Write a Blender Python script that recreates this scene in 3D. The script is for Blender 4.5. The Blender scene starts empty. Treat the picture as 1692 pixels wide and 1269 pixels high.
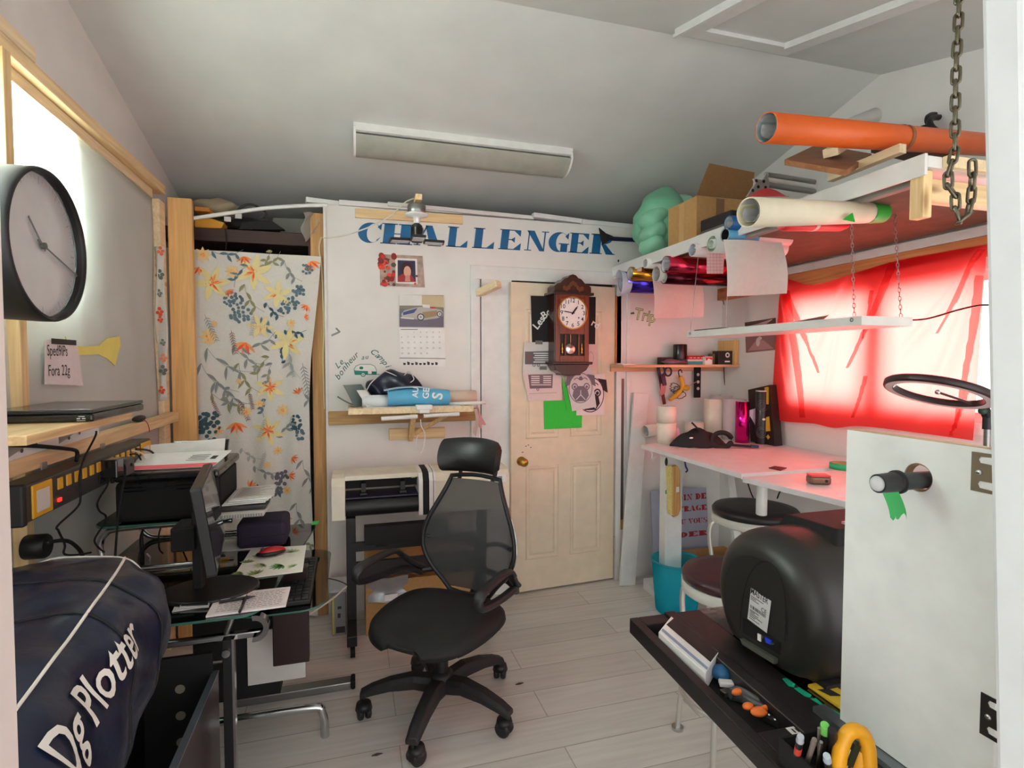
import bpy, bmesh, math, random
from mathutils import Vector, Matrix
R=math.radians; PI=math.pi; TAU=2*PI
rnd=random.Random(7)
scene=bpy.context.scene; COL=scene.collection
V=Vector
# ------------------------------------------------------------------ camera
F_PX=900.0; YAW=R(16.4); PITCH=R(2.32); EYE=V((0,0,1.52))
FW=V((math.sin(YAW)*math.cos(PITCH),math.cos(YAW)*math.cos(PITCH),-math.sin(PITCH)))
RT=V((math.cos(YAW),-math.sin(YAW),0)); UP=RT.cross(FW)
cd=bpy.data.cameras.new('camera'); cam=bpy.data.objects.new('camera',cd); COL.objects.link(cam)
cd.sensor_width=36; cd.lens=36*F_PX/1692; cd.clip_start=0.02
cam.matrix_world=Matrix(((RT.x,UP.x,-FW.x,EYE.x),(RT.y,UP.y,-FW.y,EYE.y),(RT.z,UP.z,-FW.z,EYE.z),(0,0,0,1)))
scene.camera=cam
def ray(px,py): return FW+RT*((px-846)/F_PX)+UP*((634.5-py)/F_PX)
def oy(px,py,Y): d=ray(px,py); return EYE+d*(Y/d.y)          # point on the plane y=Y (measured in the room)
def ox(px,py,X): d=ray(px,py); return EYE+d*(X/d.x)
def oz(px,py,Z): d=ray(px,py); return EYE+d*((Z-EYE.z)/d.z)
# ------------------------------------------------------------------ materials
def lin(c):
    if isinstance(c,str): c=tuple(int(c[i:i+2],16)/255 for i in (0,2,4))
    return tuple((x/12.92 if x<=.04045 else ((x+.055)/1.055)**2.4) for x in c)
_MC={}
def mat(col,rough=.55,metal=0,kind='plain',scale=None,amt=None,bump=None,**kw):
    key=(col,rough,metal,kind,scale,amt,bump,tuple(sorted(kw.items())))
    if key in _MC: return _MC[key]
    m=bpy.data.materials.new('mat_%s_%s'%(kind,col)); m.use_nodes=True; nt=m.node_tree; N=nt.nodes; L=nt.links
    b=N['Principled BSDF']; c=lin(col)
    b.inputs['Roughness'].default_value=rough; b.inputs['Metallic'].default_value=metal
    tc=N.new('ShaderNodeTexCoord'); mp=N.new('ShaderNodeMapping'); L.new(tc.outputs['Object'],mp.inputs['Vector'])
    src=None; d={'plain':(14,.06,0),'paper':(40,.04,.02),'fabric':(220,.18,.25),'wood':(3,.4,.06),'wall':(5,.05,.02),'rough':(30,.25,.2),'leather':(90,.12,.15),'brushed':(60,.15,.05),'card':(60,.1,.05)}[kind]
    sc=scale or d[0]; am=d[1] if amt is None else amt; bp=d[2] if bump is None else bump
    nz=N.new('ShaderNodeTexNoise'); nz.inputs['Scale'].default_value=sc; nz.inputs['Detail'].default_value=4
    if kind=='wood':
        ax=kw.get('axis','z'); st={'x':(.12,2.2,2.2),'y':(2.2,.12,2.2),'z':(2.2,2.2,.12)}[ax]
        mp.inputs['Scale'].default_value=st; nz.inputs['Scale'].default_value=sc*5; nz.inputs['Detail'].default_value=6; nz.inputs['Distortion'].default_value=1.5
    elif kind=='brushed': mp.inputs['Scale'].default_value=(.1,.1,4)
    L.new(mp.outputs['Vector'],nz.inputs['Vector'])
    rp=N.new('ShaderNodeValToRGB'); rp.color_ramp.elements[0].position=.3; rp.color_ramp.elements[1].position=.72
    lo=tuple(x*(1-am) for x in c); hi=tuple(min(1,x*(1+am*.6)) for x in c)
    if kind=='wood': lo=(c[0]*(1-am*.55),c[1]*(1-am*.8),c[2]*(1-am))
    rp.color_ramp.elements[0].color=(*lo,1); rp.color_ramp.elements[1].color=(*hi,1)
    L.new(nz.outputs['Fac'],rp.inputs['Fac'])
    out=rp.outputs['Color']
    if kind=='wood' and kw.get('knots',True):
        vo=N.new('ShaderNodeTexVoronoi'); vo.inputs['Scale'].default_value=3.2; mp2=N.new('ShaderNodeMapping')
        mp2.inputs['Scale'].default_value={'x':(.6,2,2),'y':(2,.6,2),'z':(2,2,.6)}[kw.get('axis','z')]
        L.new(tc.outputs['Object'],mp2.inputs['Vector']); L.new(mp2.outputs['Vector'],vo.inputs['Vector'])
        r2=N.new('ShaderNodeValToRGB'); r2.color_ramp.elements[0].position=.03; r2.color_ramp.elements[1].position=.11
        r2.color_ramp.elements[0].color=(.35,.22,.14,1); r2.color_ramp.elements[1].color=(1,1,1,1)
        L.new(vo.outputs['Distance'],r2.inputs['Fac'])
        mx=N.new('ShaderNodeMix'); mx.data_type='RGBA'; mx.blend_type='MULTIPLY'; mx.inputs['Factor'].default_value=.8
        L.new(out,mx.inputs[6]); L.new(r2.outputs['Color'],mx.inputs[7]); out=mx.outputs[2]
    L.new(out,b.inputs['Base Color'])
    if bp:
        bu=N.new('ShaderNodeBump'); bu.inputs['Strength'].default_value=bp; bu.inputs['Distance'].default_value=.004
        L.new(nz.outputs['Fac'],bu.inputs['Height']); L.new(bu.outputs['Normal'],b.inputs['Normal'])
    if 'coat' in kw: b.inputs['Coat Weight'].default_value=kw['coat']
    if 'trans' in kw: b.inputs['Transmission Weight'].default_value=kw['trans']
    if 'ior' in kw: b.inputs['IOR'].default_value=kw['ior']
    if 'alpha' in kw: b.inputs['Alpha'].default_value=kw['alpha']
    if 'emit' in kw:
        b.inputs['Emission Color'].default_value=(*c,1); b.inputs['Emission Strength'].default_value=kw['emit']
    if 'spec' in kw: b.inputs['Specular IOR Level'].default_value=kw['spec']
    _MC[key]=m; return m
def cloth(col,trans,transp=0,rough=.9,name='sheer',tcol=None):
    m=bpy.data.materials.new(name); m.use_nodes=True; nt=m.node_tree; N=nt.nodes; L=nt.links; c=lin(col); t=lin(tcol) if tcol else c
    N.remove(N['Principled BSDF']); o=N['Material Output']
    di=N.new('ShaderNodeBsdfDiffuse'); tr=N.new('ShaderNodeBsdfTranslucent'); tp=N.new('ShaderNodeBsdfTransparent')
    nz=N.new('ShaderNodeTexNoise'); nz.inputs['Scale'].default_value=8
    tc=N.new('ShaderNodeTexCoord'); L.new(tc.outputs['Object'],nz.inputs['Vector'])
    rp=N.new('ShaderNodeValToRGB'); rp.color_ramp.elements[0].color=(*[x*.85 for x in c],1); rp.color_ramp.elements[1].color=(*c,1); L.new(nz.outputs['Fac'],rp.inputs['Fac'])
    L.new(rp.outputs['Color'],di.inputs['Color']); tr.inputs['Color'].default_value=(*t,1); tp.inputs['Color'].default_value=(*[min(1,x*.5+.5) for x in t],1)
    m1=N.new('ShaderNodeMixShader'); m1.inputs[0].default_value=trans; L.new(di.outputs[0],m1.inputs[1]); L.new(tr.outputs[0],m1.inputs[2])
    m2=N.new('ShaderNodeMixShader'); m2.inputs[0].default_value=transp; L.new(m1.outputs[0],m2.inputs[1]); L.new(tp.outputs[0],m2.inputs[2])
    L.new(m2.outputs[0],o.inputs['Surface']); return m
def glassmat(col,alpha,rough=.03,name='clear glass'):
    m=bpy.data.materials.new(name); m.use_nodes=True; nt=m.node_tree; N=nt.nodes; L=nt.links; c=lin(col)
    N.remove(N['Principled BSDF']); o=N['Material Output']
    tp=N.new('ShaderNodeBsdfTransparent'); tp.inputs['Color'].default_value=(*c,1); gl=N.new('ShaderNodeBsdfGlossy'); gl.inputs['Roughness'].default_value=rough
    lw=N.new('ShaderNodeFresnel'); lw.inputs['IOR'].default_value=1.45
    nz=N.new('ShaderNodeTexNoise'); nz.inputs['Scale'].default_value=3; mr=N.new('ShaderNodeMath'); mr.operation='MULTIPLY_ADD'; mr.inputs[1].default_value=.04; mr.inputs[2].default_value=alpha
    L.new(nz.outputs['Fac'],mr.inputs[0]); ad=N.new('ShaderNodeMath'); ad.operation='ADD'; ad.use_clamp=True
    L.new(lw.outputs[0],ad.inputs[0]); L.new(mr.outputs[0],ad.inputs[1])
    mx=N.new('ShaderNodeMixShader'); L.new(ad.outputs[0],mx.inputs[0]); L.new(tp.outputs[0],mx.inputs[1]); L.new(gl.outputs[0],mx.inputs[2]); L.new(mx.outputs[0],o.inputs['Surface'])
    return m
# palette
WHITE=mat('ebe8e4',.6,kind='wall'); PAINT=mat('e9e8e6',.45); PAPER=mat('efeeec',.8,kind='paper'); BLACK=mat('131315',.45); MATTE=mat('0c0c0d',.75)
GLOSS=mat('0e0e10',.2,coat=.4); GREY=mat('7d7f80',.5); DGREY=mat('3a3b3d',.5); CHROME=mat('c9cbcc',.18,1.0); STEEL=mat('9a9a98',.35,1.0,kind='brushed')
PINEX=mat('ebcf9f',.6,kind='wood',axis='x',amt=.28); PINEY=mat('ebcf9f',.6,kind='wood',axis='y',amt=.28); PINEZ=mat('ebcd98',.6,kind='wood',axis='z',amt=.28)
PALEY=mat('efdab4',.6,kind='wood',axis='y',amt=.25); OAKZ=mat('e4b676',.55,kind='wood',axis='z',amt=.3); OLDZ=mat('b98f5c',.65,kind='wood',axis='z'); OLDX=mat('b4915f',.65,kind='wood',axis='x')
CARD=mat('b98c57',.8,kind='card'); CARDD=mat('8a6238',.8,kind='card'); GREEN=mat('39c92f',.7); MINT=mat('3fae7c',.6); TAPEG=mat('22a884',.55)
RED=mat('c3202a',.45); NAVY=mat('1a2440',.5,kind='fabric',scale=60,bump=.1); GOLD=mat('c59a4a',.3,1.0); YELLOW=mat('e0a92e',.5); ORANGE=mat('e2601d',.5)
WHITEP=mat('f2f1ee',.4); CREAM=mat('e9e2cf',.45); BROWN=mat('3a211a',.6,kind='wood',axis='x',knots=False)
# ------------------------------------------------------------------ mesh builder
def FR(o,x,y):
    x=V(x).normalized(); z=x.cross(V(y)).normalized(); y=z.cross(x)
    return Matrix(((x.x,y.x,z.x,o[0]),(x.y,y.y,z.y,o[1]),(x.z,y.z,z.z,o[2]),(0,0,0,1)))
def cr(P,n=6,closed=False):
    P=[V(p) for p in P]; out=[]; k=len(P)
    for i in range(k if closed else k-1):
        if closed: a,b,c,d=P[i-1],P[i],P[(i+1)%k],P[(i+2)%k]
        else: a=P[max(i-1,0)];b=P[i];c=P[i+1];d=P[min(i+2,k-1)]
        for j in range(n):
            t=j/n; out.append(.5*((2*b)+(c-a)*t+(2*a-5*b+4*c-d)*t*t+(3*b-a-3*c+d)*t**3))
    if not closed: out.append(P[-1])
    return out
_TC={}
def textmesh(s,bold=0,shear=0):
    k=(s,bold,shear)
    if k in _TC: return _TC[k]
    cu=bpy.data.curves.new('t','FONT'); cu.body=s; cu.size=1; cu.offset=bold; cu.shear=shear; cu.align_x='LEFT'; cu.resolution_u=3
    o=bpy.data.objects.new('t',cu); COL.objects.link(o); dg=bpy.context.evaluated_depsgraph_get(); me=bpy.data.meshes.new_from_object(o.evaluated_get(dg))
    vs=[v.co.copy() for v in me.vertices]; fs=[tuple(p.vertices) for p in me.polygons]
    bpy.data.objects.remove(o); bpy.data.curves.remove(cu); bpy.data.meshes.remove(me)
    _TC[k]=(vs,fs); return _TC[k]
class MB:
    def __init__(s,m=None,M=None): s.v=[];s.f=[];s.mi=[];s.sm=[];s.mats=[];s.cur=0;s.M=M; s.mat(m or WHITE)
    def mat(s,m):
        if m not in s.mats: s.mats.append(m)
        s.cur=s.mats.index(m); return s
    def add(s,vs,fs,smooth=False):
        n=len(s.v); s.v+= [(s.M@V(p)) if s.M else V(p) for p in vs]
        for f in fs: s.f.append(tuple(i+n for i in f)); s.mi.append(s.cur); s.sm.append(smooth)
        return s
    def box(s,a,b):
        x0,x1=sorted((a[0],b[0]));y0,y1=sorted((a[1],b[1]));z0,z1=sorted((a[2],b[2]))
        return s.add([(x0,y0,z0),(x1,y0,z0),(x1,y1,z0),(x0,y1,z0),(x0,y0,z1),(x1,y0,z1),(x1,y1,z1),(x0,y1,z1)],[(0,3,2,1),(4,5,6,7),(0,1,5,4),(1,2,6,5),(2,3,7,6),(3,0,4,7)])
    def cbox(s,c,d): return s.box([c[i]-d[i]/2 for i in range(3)],[c[i]+d[i]/2 for i in range(3)])
    def hexa(s,P): return s.add(P,[(0,3,2,1),(4,5,6,7),(0,1,5,4),(1,2,6,5),(2,3,7,6),(3,0,4,7)])
    def bar(s,p0,p1,w,t,up=(0,0,1)):
        p0=V(p0);p1=V(p1);d=(p1-p0).normalized();u=V(up); sd=d.cross(u)
        if sd.length<1e-4: sd=d.cross(V((1,0,0)))
        sd.normalize(); u=sd.cross(d).normalized(); a=sd*(w/2); b=u*(t/2)
        return s.hexa([p0-a-b,p0+a-b,p1+a-b,p1-a-b,p0-a+b,p0+a+b,p1+a+b,p1-a+b])
    def cyl(s,p0,p1,r0,r1=None,n=20,caps=True,smooth=True):
        r1=r0 if r1 is None else r1; p0=V(p0);p1=V(p1);d=(p1-p0).normalized(); a=d.orthogonal().normalized(); b=d.cross(a)
        vs=[]
        for p,r in ((p0,r0),(p1,r1)):
            for i in range(n): t=TAU*i/n; vs.append(p+(a*math.cos(t)+b*math.sin(t))*r)
        s.add(vs,[(i,(i+1)%n,n+(i+1)%n,n+i) for i in range(n)],smooth)
        if caps: s.add(vs,[tuple(range(n-1,-1,-1)),tuple(range(n,2*n))])
        return s
    def tube(s,P,r,n=8,closed=False,caps=True,flat=None):
        P=[V(p) for p in P]; k=len(P); rs=r if isinstance(r,(list,tuple)) else [r]*k; vs=[]; nrm=None
        for i,p in enumerate(P):
            if closed: d=P[(i+1)%k]-P[i-1]
            else: d=P[min(i+1,k-1)]-P[max(i-1,0)]
            d=d.normalized() if d.length>1e-9 else V((0,0,1))
            if nrm is None: nrm=d.orthogonal().normalized() if flat is None else (V(flat)-d*V(flat).dot(d)).normalized()
            else: nrm=(nrm-d*nrm.dot(d)); nrm=nrm.normalized() if nrm.length>1e-6 else d.orthogonal().normalized()
            b=d.cross(nrm); rr=rs[i]; ra,rb=rr if isinstance(rr,(list,tuple)) else (rr,rr)
            for j in range(n): t=TAU*j/n; vs.append(p+nrm*math.cos(t)*ra+b*math.sin(t)*rb)
        fs=[]
        for i in range(k if closed else k-1):
            for j in range(n):
                a=i*n; c=((i+1)%k)*n; fs.append((a+j,a+(j+1)%n,c+(j+1)%n,c+j))
        s.add(vs,fs,True)
        if caps and not closed: s.add(vs,[tuple(range(n-1,-1,-1)),tuple(range((k-1)*n,k*n))])
        return s
    def lathe(s,prof,o=(0,0,0),axis=(0,0,1),n=28,smooth=True,caps=True):
        d=V(axis).normalized();a=d.orthogonal().normalized();b=d.cross(a);o=V(o);vs=[]
        for r,h in prof:
            for i in range(n): t=TAU*i/n; vs.append(o+d*h+(a*math.cos(t)+b*math.sin(t))*r)
        fs=[(k*n+i,k*n+(i+1)%n,(k+1)*n+(i+1)%n,(k+1)*n+i) for k in range(len(prof)-1) for i in range(n)]
        s.add(vs,fs,smooth); k=len(prof)-1
        if caps: 
            if prof[0][0]>1e-5: s.add(vs,[tuple(range(n-1,-1,-1))])
            if prof[-1][0]>1e-5: s.add(vs,[tuple(range(k*n,k*n+n))])
        return s
    def poly(s,pts,fr,t=0.0,z=0.0,smooth=False):
        n=len(pts); A=[fr@V((p[0],p[1],z)) for p in pts]
        ar=sum(pts[i-1][0]*pts[i][1]-pts[i][0]*pts[i-1][1] for i in range(n))
        if ar<0: A=A[::-1]; pts=pts[::-1]
        if not t: return s.add(A,[tuple(range(n))])
        B=[fr@V((p[0],p[1],z+t)) for p in pts]
        return s.add(A+B,[tuple(range(n-1,-1,-1)),tuple(range(n,2*n))]+[(i,(i+1)%n,n+(i+1)%n,n+i) for i in range(n)],smooth)
    def rect(s,x0,y0,x1,y1,fr,t=0.0,z=0.0): return s.poly([(x0,y0),(x1,y0),(x1,y1),(x0,y1)],fr,t,z)
    def disc(s,x,y,rx,fr,ry=None,t=0.0,z=0.0,n=24,a0=0,a1=TAU):
        ry=ry or rx; return s.poly([(x+rx*math.cos(a0+(a1-a0)*i/n),y+ry*math.sin(a0+(a1-a0)*i/n)) for i in range(n+(0 if abs(a1-a0-TAU)<1e-6 else 1))],fr,t,z)
    def ring(s,x,y,ro,ri,fr,z=0.0,n=32,a0=0,a1=TAU,t=0.0):
        ro=ro if isinstance(ro,tuple) else (ro,ro); ri=ri if isinstance(ri,tuple) else (ri,ri)
        pt=lambda r,a:(x+r[0]*math.cos(a),y+r[1]*math.sin(a))
        for i in range(n):
            a=a0+(a1-a0)*i/n;b=a0+(a1-a0)*(i+1)/n; s.poly([pt(ri,a),pt(ro,a),pt(ro,b),pt(ri,b)],fr,t,z)
        return s
    def line(s,pts,w,fr,z=0.0,taper=False):
        k=len(pts)
        for i in range(k-1):
            a=V((*pts[i],0));b=V((*pts[i+1],0)); d=(b-a)
            if d.length<1e-9: continue
            nn=V((-d.y,d.x,0)).normalized()*w/2; s.poly([(a+nn)[:2],(a-nn)[:2],(b-nn)[:2],(b+nn)[:2]],fr,0,z)
        return s
    def ell(s,c,r,n=20,m=12,fn=None):
        c=V(c);vs=[];rx,ry,rz=(r,r,r) if not isinstance(r,(tuple,list)) else r
        for i in range(m+1):
            p=PI*i/m
            for j in range(n):
                t=TAU*j/n; q=V((math.sin(p)*math.cos(t),math.sin(p)*math.sin(t),-math.cos(p)))
                q=V((q.x*rx,q.y*ry,q.z*rz)); vs.append(c+(fn(q) if fn else q))
        return s.add(vs,[(i*n+j,i*n+(j+1)%n,(i+1)*n+(j+1)%n,(i+1)*n+j) for i in range(m) for j in range(n)],True)
    def sheet(s,fn,nu,nv,smooth=True,t=0.0):
        g=[V(fn(i/nu,j/nv)) for j in range(nv+1) for i in range(nu+1)]; w=nu+1
        fs=[(j*w+i,j*w+i+1,(j+1)*w+i+1,(j+1)*w+i) for j in range(nv) for i in range(nu)]
        s.add(g,fs,smooth)
        if t:
            nn=[]
            for j in range(nv+1):
                for i in range(nu+1):
                    du=g[j*w+min(i+1,nu)]-g[j*w+max(i-1,0)]; dv=g[min(j+1,nv)*w+i]-g[max(j-1,0)*w+i]; q=du.cross(dv); nn.append(q.normalized() if q.length>1e-12 else V((0,0,1)))
            h=[p-n_*t for p,n_ in zip(g,nn)]; s.add(h,[f[::-1] for f in fs],smooth)
            k=len(g); bd=[i for i in range(nu)]; E=[(i,i+1) for i in range(nu)]+[(j*w+nu,(j+1)*w+nu) for j in range(nv)]+[(nv*w+i+1,nv*w+i) for i in range(nu)]+[((j+1)*w,j*w) for j in range(nv)]
            s.add(g+h,[(b,a,a+k,b+k) for a,b in E])
        return s
    def text(s,tx,fr,size,x=0,y=0,z=0.0,align='l',bold=0,shear=0,sx=1,rot=0):
        vs,fs=textmesh(tx,bold,shear)
        if not vs: return s
        w0=min(p.x for p in vs);w1=max(p.x for p in vs); o={'l':w0,'c':(w0+w1)/2,'r':w1}[align]; c,sn=math.cos(rot),math.sin(rot)
        P=[]
        for p in vs:
            a=(p.x-o)*size*sx; b=p.y*size; P.append(fr@V((x+a*c-b*sn,y+a*sn+b*c,z)))
        return s.add(P,fs)
    def build(s,name,parent=None,label=None,cat=None,group=None,kind=None,bevel=0,seg=2,sub=0,solid=0,plabel=None):
        me=bpy.data.meshes.new(name); me.from_pydata([tuple(p) for p in s.v],[],s.f); me.validate(clean_customdata=False) if False else None
        for m in s.mats: me.materials.append(m)
        me.polygons.foreach_set('material_index',s.mi); me.polygons.foreach_set('use_smooth',s.sm); me.update()
        o=bpy.data.objects.new(name,me); COL.objects.link(o)
        if parent is not None: o.parent=parent
        tag(o,label,cat,group,kind)
        if plabel: o['label']=plabel
        if bevel:
            bm=bmesh.new(); bm.from_mesh(me); bmesh.ops.remove_doubles(bm,verts=bm.verts,dist=1e-6); bm.to_mesh(me); bm.free()
            md=o.modifiers.new('bevel','BEVEL'); md.width=bevel; md.segments=seg; md.limit_method='ANGLE'; md.angle_limit=R(40)
        if solid: md=o.modifiers.new('solid','SOLIDIFY'); md.thickness=solid; md.offset=0
        if sub: md=o.modifiers.new('sub','SUBSURF'); md.levels=sub; md.render_levels=sub
        return o
def tag(o,label=None,cat=None,group=None,kind=None):
    if label: o['label']=label
    if cat: o['category']=cat
    if group: o['group']=group
    if kind: o['kind']=kind
    return o
def thing(name,label,cat,group=None,kind=None):
    o=bpy.data.objects.new(name,None); o.empty_display_size=.05; COL.objects.link(o); return tag(o,label,cat,group,kind)
def struct(mb,name,**k): return mb.build(name,kind='structure',**k)
def finalize():
    kids={}
    for o in scene.objects:
        if o.parent: kids.setdefault(o.parent.name,[]).append(o)
    def desc(o):
        for c in kids.get(o.name,[]): yield c; yield from desc(c)
    for o in list(scene.objects):
        if o.parent or o.type not in ('EMPTY','MESH'): continue
        ms=[q for q in [o]+list(desc(o)) if q.type=='MESH']
        P=[v.co for q in ms for v in q.data.vertices]
        if not P: continue
        b=V(((min(p.x for p in P)+max(p.x for p in P))/2,(min(p.y for p in P)+max(p.y for p in P))/2,min(p.z for p in P)))
        o.location=b; T=Matrix.Translation(-b); done=set()
        for q in ms:
            if q.data.name not in done: q.data.transform(T); done.add(q.data.name)
# ------------------------------------------------------------------ room shell
XL,XR,YB=-1.02,2.60,3.40
RIDGE_Y,RIDGE_Z,SL=2.19,2.98,.259
def ceil_z(y): return RIDGE_Z-SL*abs(y-RIDGE_Y)
# floor of pale wood-look planks
fm=bpy.data.materials.new('pale laminate planks'); fm.use_nodes=True; N=fm.node_tree.nodes; L=fm.node_tree.links; b=N['Principled BSDF']; b.inputs['Roughness'].default_value=.42
tc=N.new('ShaderNodeTexCoord'); mp=N.new('ShaderNodeMapping'); L.new(tc.outputs['Object'],mp.inputs['Vector'])
br=N.new('ShaderNodeTexBrick'); br.inputs['Scale'].default_value=1; br.inputs['Brick Width'].default_value=1.25; br.inputs['Row Height'].default_value=.19; br.inputs['Mortar Size'].default_value=.0025; br.inputs['Mortar Smooth'].default_value=.3
br.inputs['Color1'].default_value=(*lin('e6e1dc'),1); br.inputs['Color2'].default_value=(*lin('dcd7d1'),1); br.inputs['Mortar'].default_value=(*lin('b5aea7'),1); L.new(mp.outputs['Vector'],br.inputs['Vector'])
mp2=N.new('ShaderNodeMapping'); mp2.inputs['Scale'].default_value=(.8,14,1); L.new(tc.outputs['Object'],mp2.inputs['Vector'])
nz=N.new('ShaderNodeTexNoise'); nz.inputs['Scale'].default_value=3; nz.inputs['Detail'].default_value=6; L.new(mp2.outputs['Vector'],nz.inputs['Vector'])
rp=N.new('ShaderNodeValToRGB'); rp.color_ramp.elements[0].color=(.88,.87,.86,1); rp.color_ramp.elements[1].color=(1,1,1,1); rp.color_ramp.elements[0].position=.35; rp.color_ramp.elements[1].position=.65; L.new(nz.outputs['Fac'],rp.inputs['Fac'])
mx=N.new('ShaderNodeMix'); mx.data_type='RGBA'; mx.blend_type='MULTIPLY'; mx.inputs['Factor'].default_value=1; L.new(br.outputs['Color'],mx.inputs[6]); L.new(rp.outputs['Color'],mx.inputs[7]); L.new(mx.outputs[2],b.inputs['Base Color'])
struct(MB(fm).box((XL-.1,-.6,-.06),(XR+.1,4.5,0)),'floor')
CEIL=mat('d9d9d6',.8,kind='wall')
g=MB(CEIL); zn=ceil_z(-.6); zf=ceil_z(4.5)
g.hexa([(XL-.1,-.6,zn),(XR+.1,-.6,zn),(XR+.1,RIDGE_Y,RIDGE_Z),(XL-.1,RIDGE_Y,RIDGE_Z),(XL-.1,-.6,zn+.06),(XR+.1,-.6,zn+.06),(XR+.1,RIDGE_Y,RIDGE_Z+.06),(XL-.1,RIDGE_Y,RIDGE_Z+.06)])
g.hexa([(XL-.1,RIDGE_Y,RIDGE_Z),(XR+.1,RIDGE_Y,RIDGE_Z),(XR+.1,4.5,zf),(XL-.1,4.5,zf),(XL-.1,RIDGE_Y,RIDGE_Z+.06),(XR+.1,RIDGE_Y,RIDGE_Z+.06),(XR+.1,4.5,zf+.06),(XL-.1,4.5,zf+.06)])
struct(g,'ceiling')
def wall_x(x0,x1,op,mb):
    # gable wall between x0 and x1 with a window opening op=(y0,y1,z0,z1)
    y0,y1,z0,z1=op
    def seg(a,c,za,zb,top=False):
        ta=ceil_z(a) if top else zb; tb=ceil_z(c) if top else zb
        mb.hexa([(x0,a,za),(x1,a,za),(x1,c,za),(x0,c,za),(x0,a,ta),(x1,a,ta),(x1,c,tb),(x0,c,tb)])
    ys=sorted([-.6,y0,y1,RIDGE_Y,4.5])
    for a,c in zip(ys,ys[1:]):
        if a>=y0-1e-6 and c<=y1+1e-6: seg(a,c,0,z0); seg(a,c,z1,0,True)
        else: seg(a,c,0,0,True)
    return mb
WINR=(1.57,2.73,1.255,1.915); WINL=(1.15,2.42,1.72,2.40)
struct(wall_x(XR,XR+.1,WINR,MB(WHITE)),'wall_right')
struct(wall_x(XL-.1,XL,WINL,MB(WHITE)),'wall_left')
# partition across the back, a doorway in it, and the closet behind
PL,DL,DR=-.139,.95,1.735
g=MB(WHITE); 
g.box((PL,YB,0),(DL-.16,YB+.09,2.44)); g.box((DL-.16,YB,2.06),(DR+.03,YB+.09,2.44)); g.box((DR+.03,YB,0),(XR,YB+.09,2.44))
struct(g,'wall_back')
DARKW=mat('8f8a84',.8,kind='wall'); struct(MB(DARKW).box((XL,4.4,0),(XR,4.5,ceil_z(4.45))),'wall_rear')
# windows
def window(name,x0,x1,op,mid):
    y0,y1,z0,z1=op; w=MB(WHITEP); t=.045
    w.box((x0,y0,z0),(x1,y1,z0+t)); w.box((x0,y0,z1-t),(x1,y1,z1)); w.box((x0,y0,z0+t),(x1,y0+t,z1-t)); w.box((x0,y1-t,z0+t),(x1,y1,z1-t)); w.box((x0,mid-.05,z0+t),(x1,mid+.05,z1-t))
    o=struct(w,name); MBp=MB(glassmat('f4fbfa',.01)); xm=(x0+x1)/2; MBp.box((xm-.003,y0+t,z0+t),(xm+.003,mid-.05,z1-t)); MBp.build('pane',o); MBp=MB(glassmat('f4fbfa',.01)); MBp.box((xm-.003,mid+.05,z0+t),(xm+.003,y1-t,z1-t)); MBp.build('pane',o); return o
w=window('window_1',XR+.02,XR+.08,WINR,2.15)
g=MB(WHITEP); y0,y1,z0,z1=WINR; c=.05
g.box((XR-.015,y0-c,z0-c),(XR,y1+c,z0)); g.box((XR-.015,y0-c,z1),(XR,y1+c,z1+c)); g.box((XR-.015,y0-c,z0),(XR,y0,z1)); g.box((XR-.015,y1,z0),(XR,y1+c,z1)); g.build('window_casing',w)
window('window_2',XL-.08,XL-.02,WINL,1.78)
# doorway the photo is taken from: white casings close to the camera
g=MB(mat('cbbfb9',.6))
la,lc=oy(6,520,.44),oy(31,1269,.44); lk=(la.x-lc.x)/(la.z-lc.z); lx=lambda z:lc.x+(z-lc.z)*lk
g.hexa([V((x+lx(z),y,z)) for z in (0,2.3) for x,y in ((-.2,.36),(0,.36),(0,.44),(-.2,.44))]); struct(g,'trim_1')
def right_casing():
    g=MB(mat('d8dbdc',.6)); Y=.44; a=oy(1619,0,Y); c=oy(1644,1269,Y); k=(a.x-c.x)/(a.z-c.z)
    P=[]
    for z in (0,2.4):
        xx=c.x+(z-c.z)*k; P+= [(xx,Y-.04,z),(xx+.35,Y-.04,z),(xx+.35,Y,z),(xx,Y,z)]
    return g.hexa(P)
struct(right_casing(),'trim_2',bevel=.006)
# door casing and jambs
g=MB(PAINT); g.box((DL-.225,YB-.015,0),(DL-.165,YB,2.045)); g.box((DL-.225,YB-.015,2.045),(DR+.05,YB,2.13)); struct(g,'trim_3',bevel=.004)
g=MB(PAINT); g.box((DL-.155,YB-.012,0),(DL+.045,YB+.06,2.05)); struct(g,'trim_4')
g=MB(PAINT); g.box((DR+.008,YB-.02,0),(DR+.045,YB+.06,2.06)); struct(g,'trim_5')
g=MB(PAINT); g.box((DR+.09,YB-.012,0),(DR+.115,YB,2.05)); struct(g,'trim_6')
# ------------------------------------------------------------------ light
wd=bpy.data.worlds.new('sky'); scene.world=wd; wd.use_nodes=True; bg=wd.node_tree.nodes['Background']; bg.inputs['Color'].default_value=(1,.985,.965,1); bg.inputs['Strength'].default_value=2.3
def area(name,loc,rot,sx,sy,e,col=(1,1,1)):
    l=bpy.data.lights.new(name,'AREA'); l.shape='RECTANGLE'; l.size=sx; l.size_y=sy; l.energy=e; l.color=col
    o=bpy.data.objects.new(name,l); COL.objects.link(o); o.location=loc; o.rotation_euler=rot; return o
area('daylight_right',(XR+1.0,2.2,1.8),(0,R(90),0),2.4,3.0,560,(1,.99,.97))
area('daylight_left',(XL-.5,1.7,2.05),(0,R(-90),0),1.0,1.4,900,(.97,.99,1))
vs=scene.view_settings; vs.view_transform='Standard'; vs.look='None'; vs.exposure=.15; vs.gamma=1; vs.use_curve_mapping=False
scene.render.film_transparent=False
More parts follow.
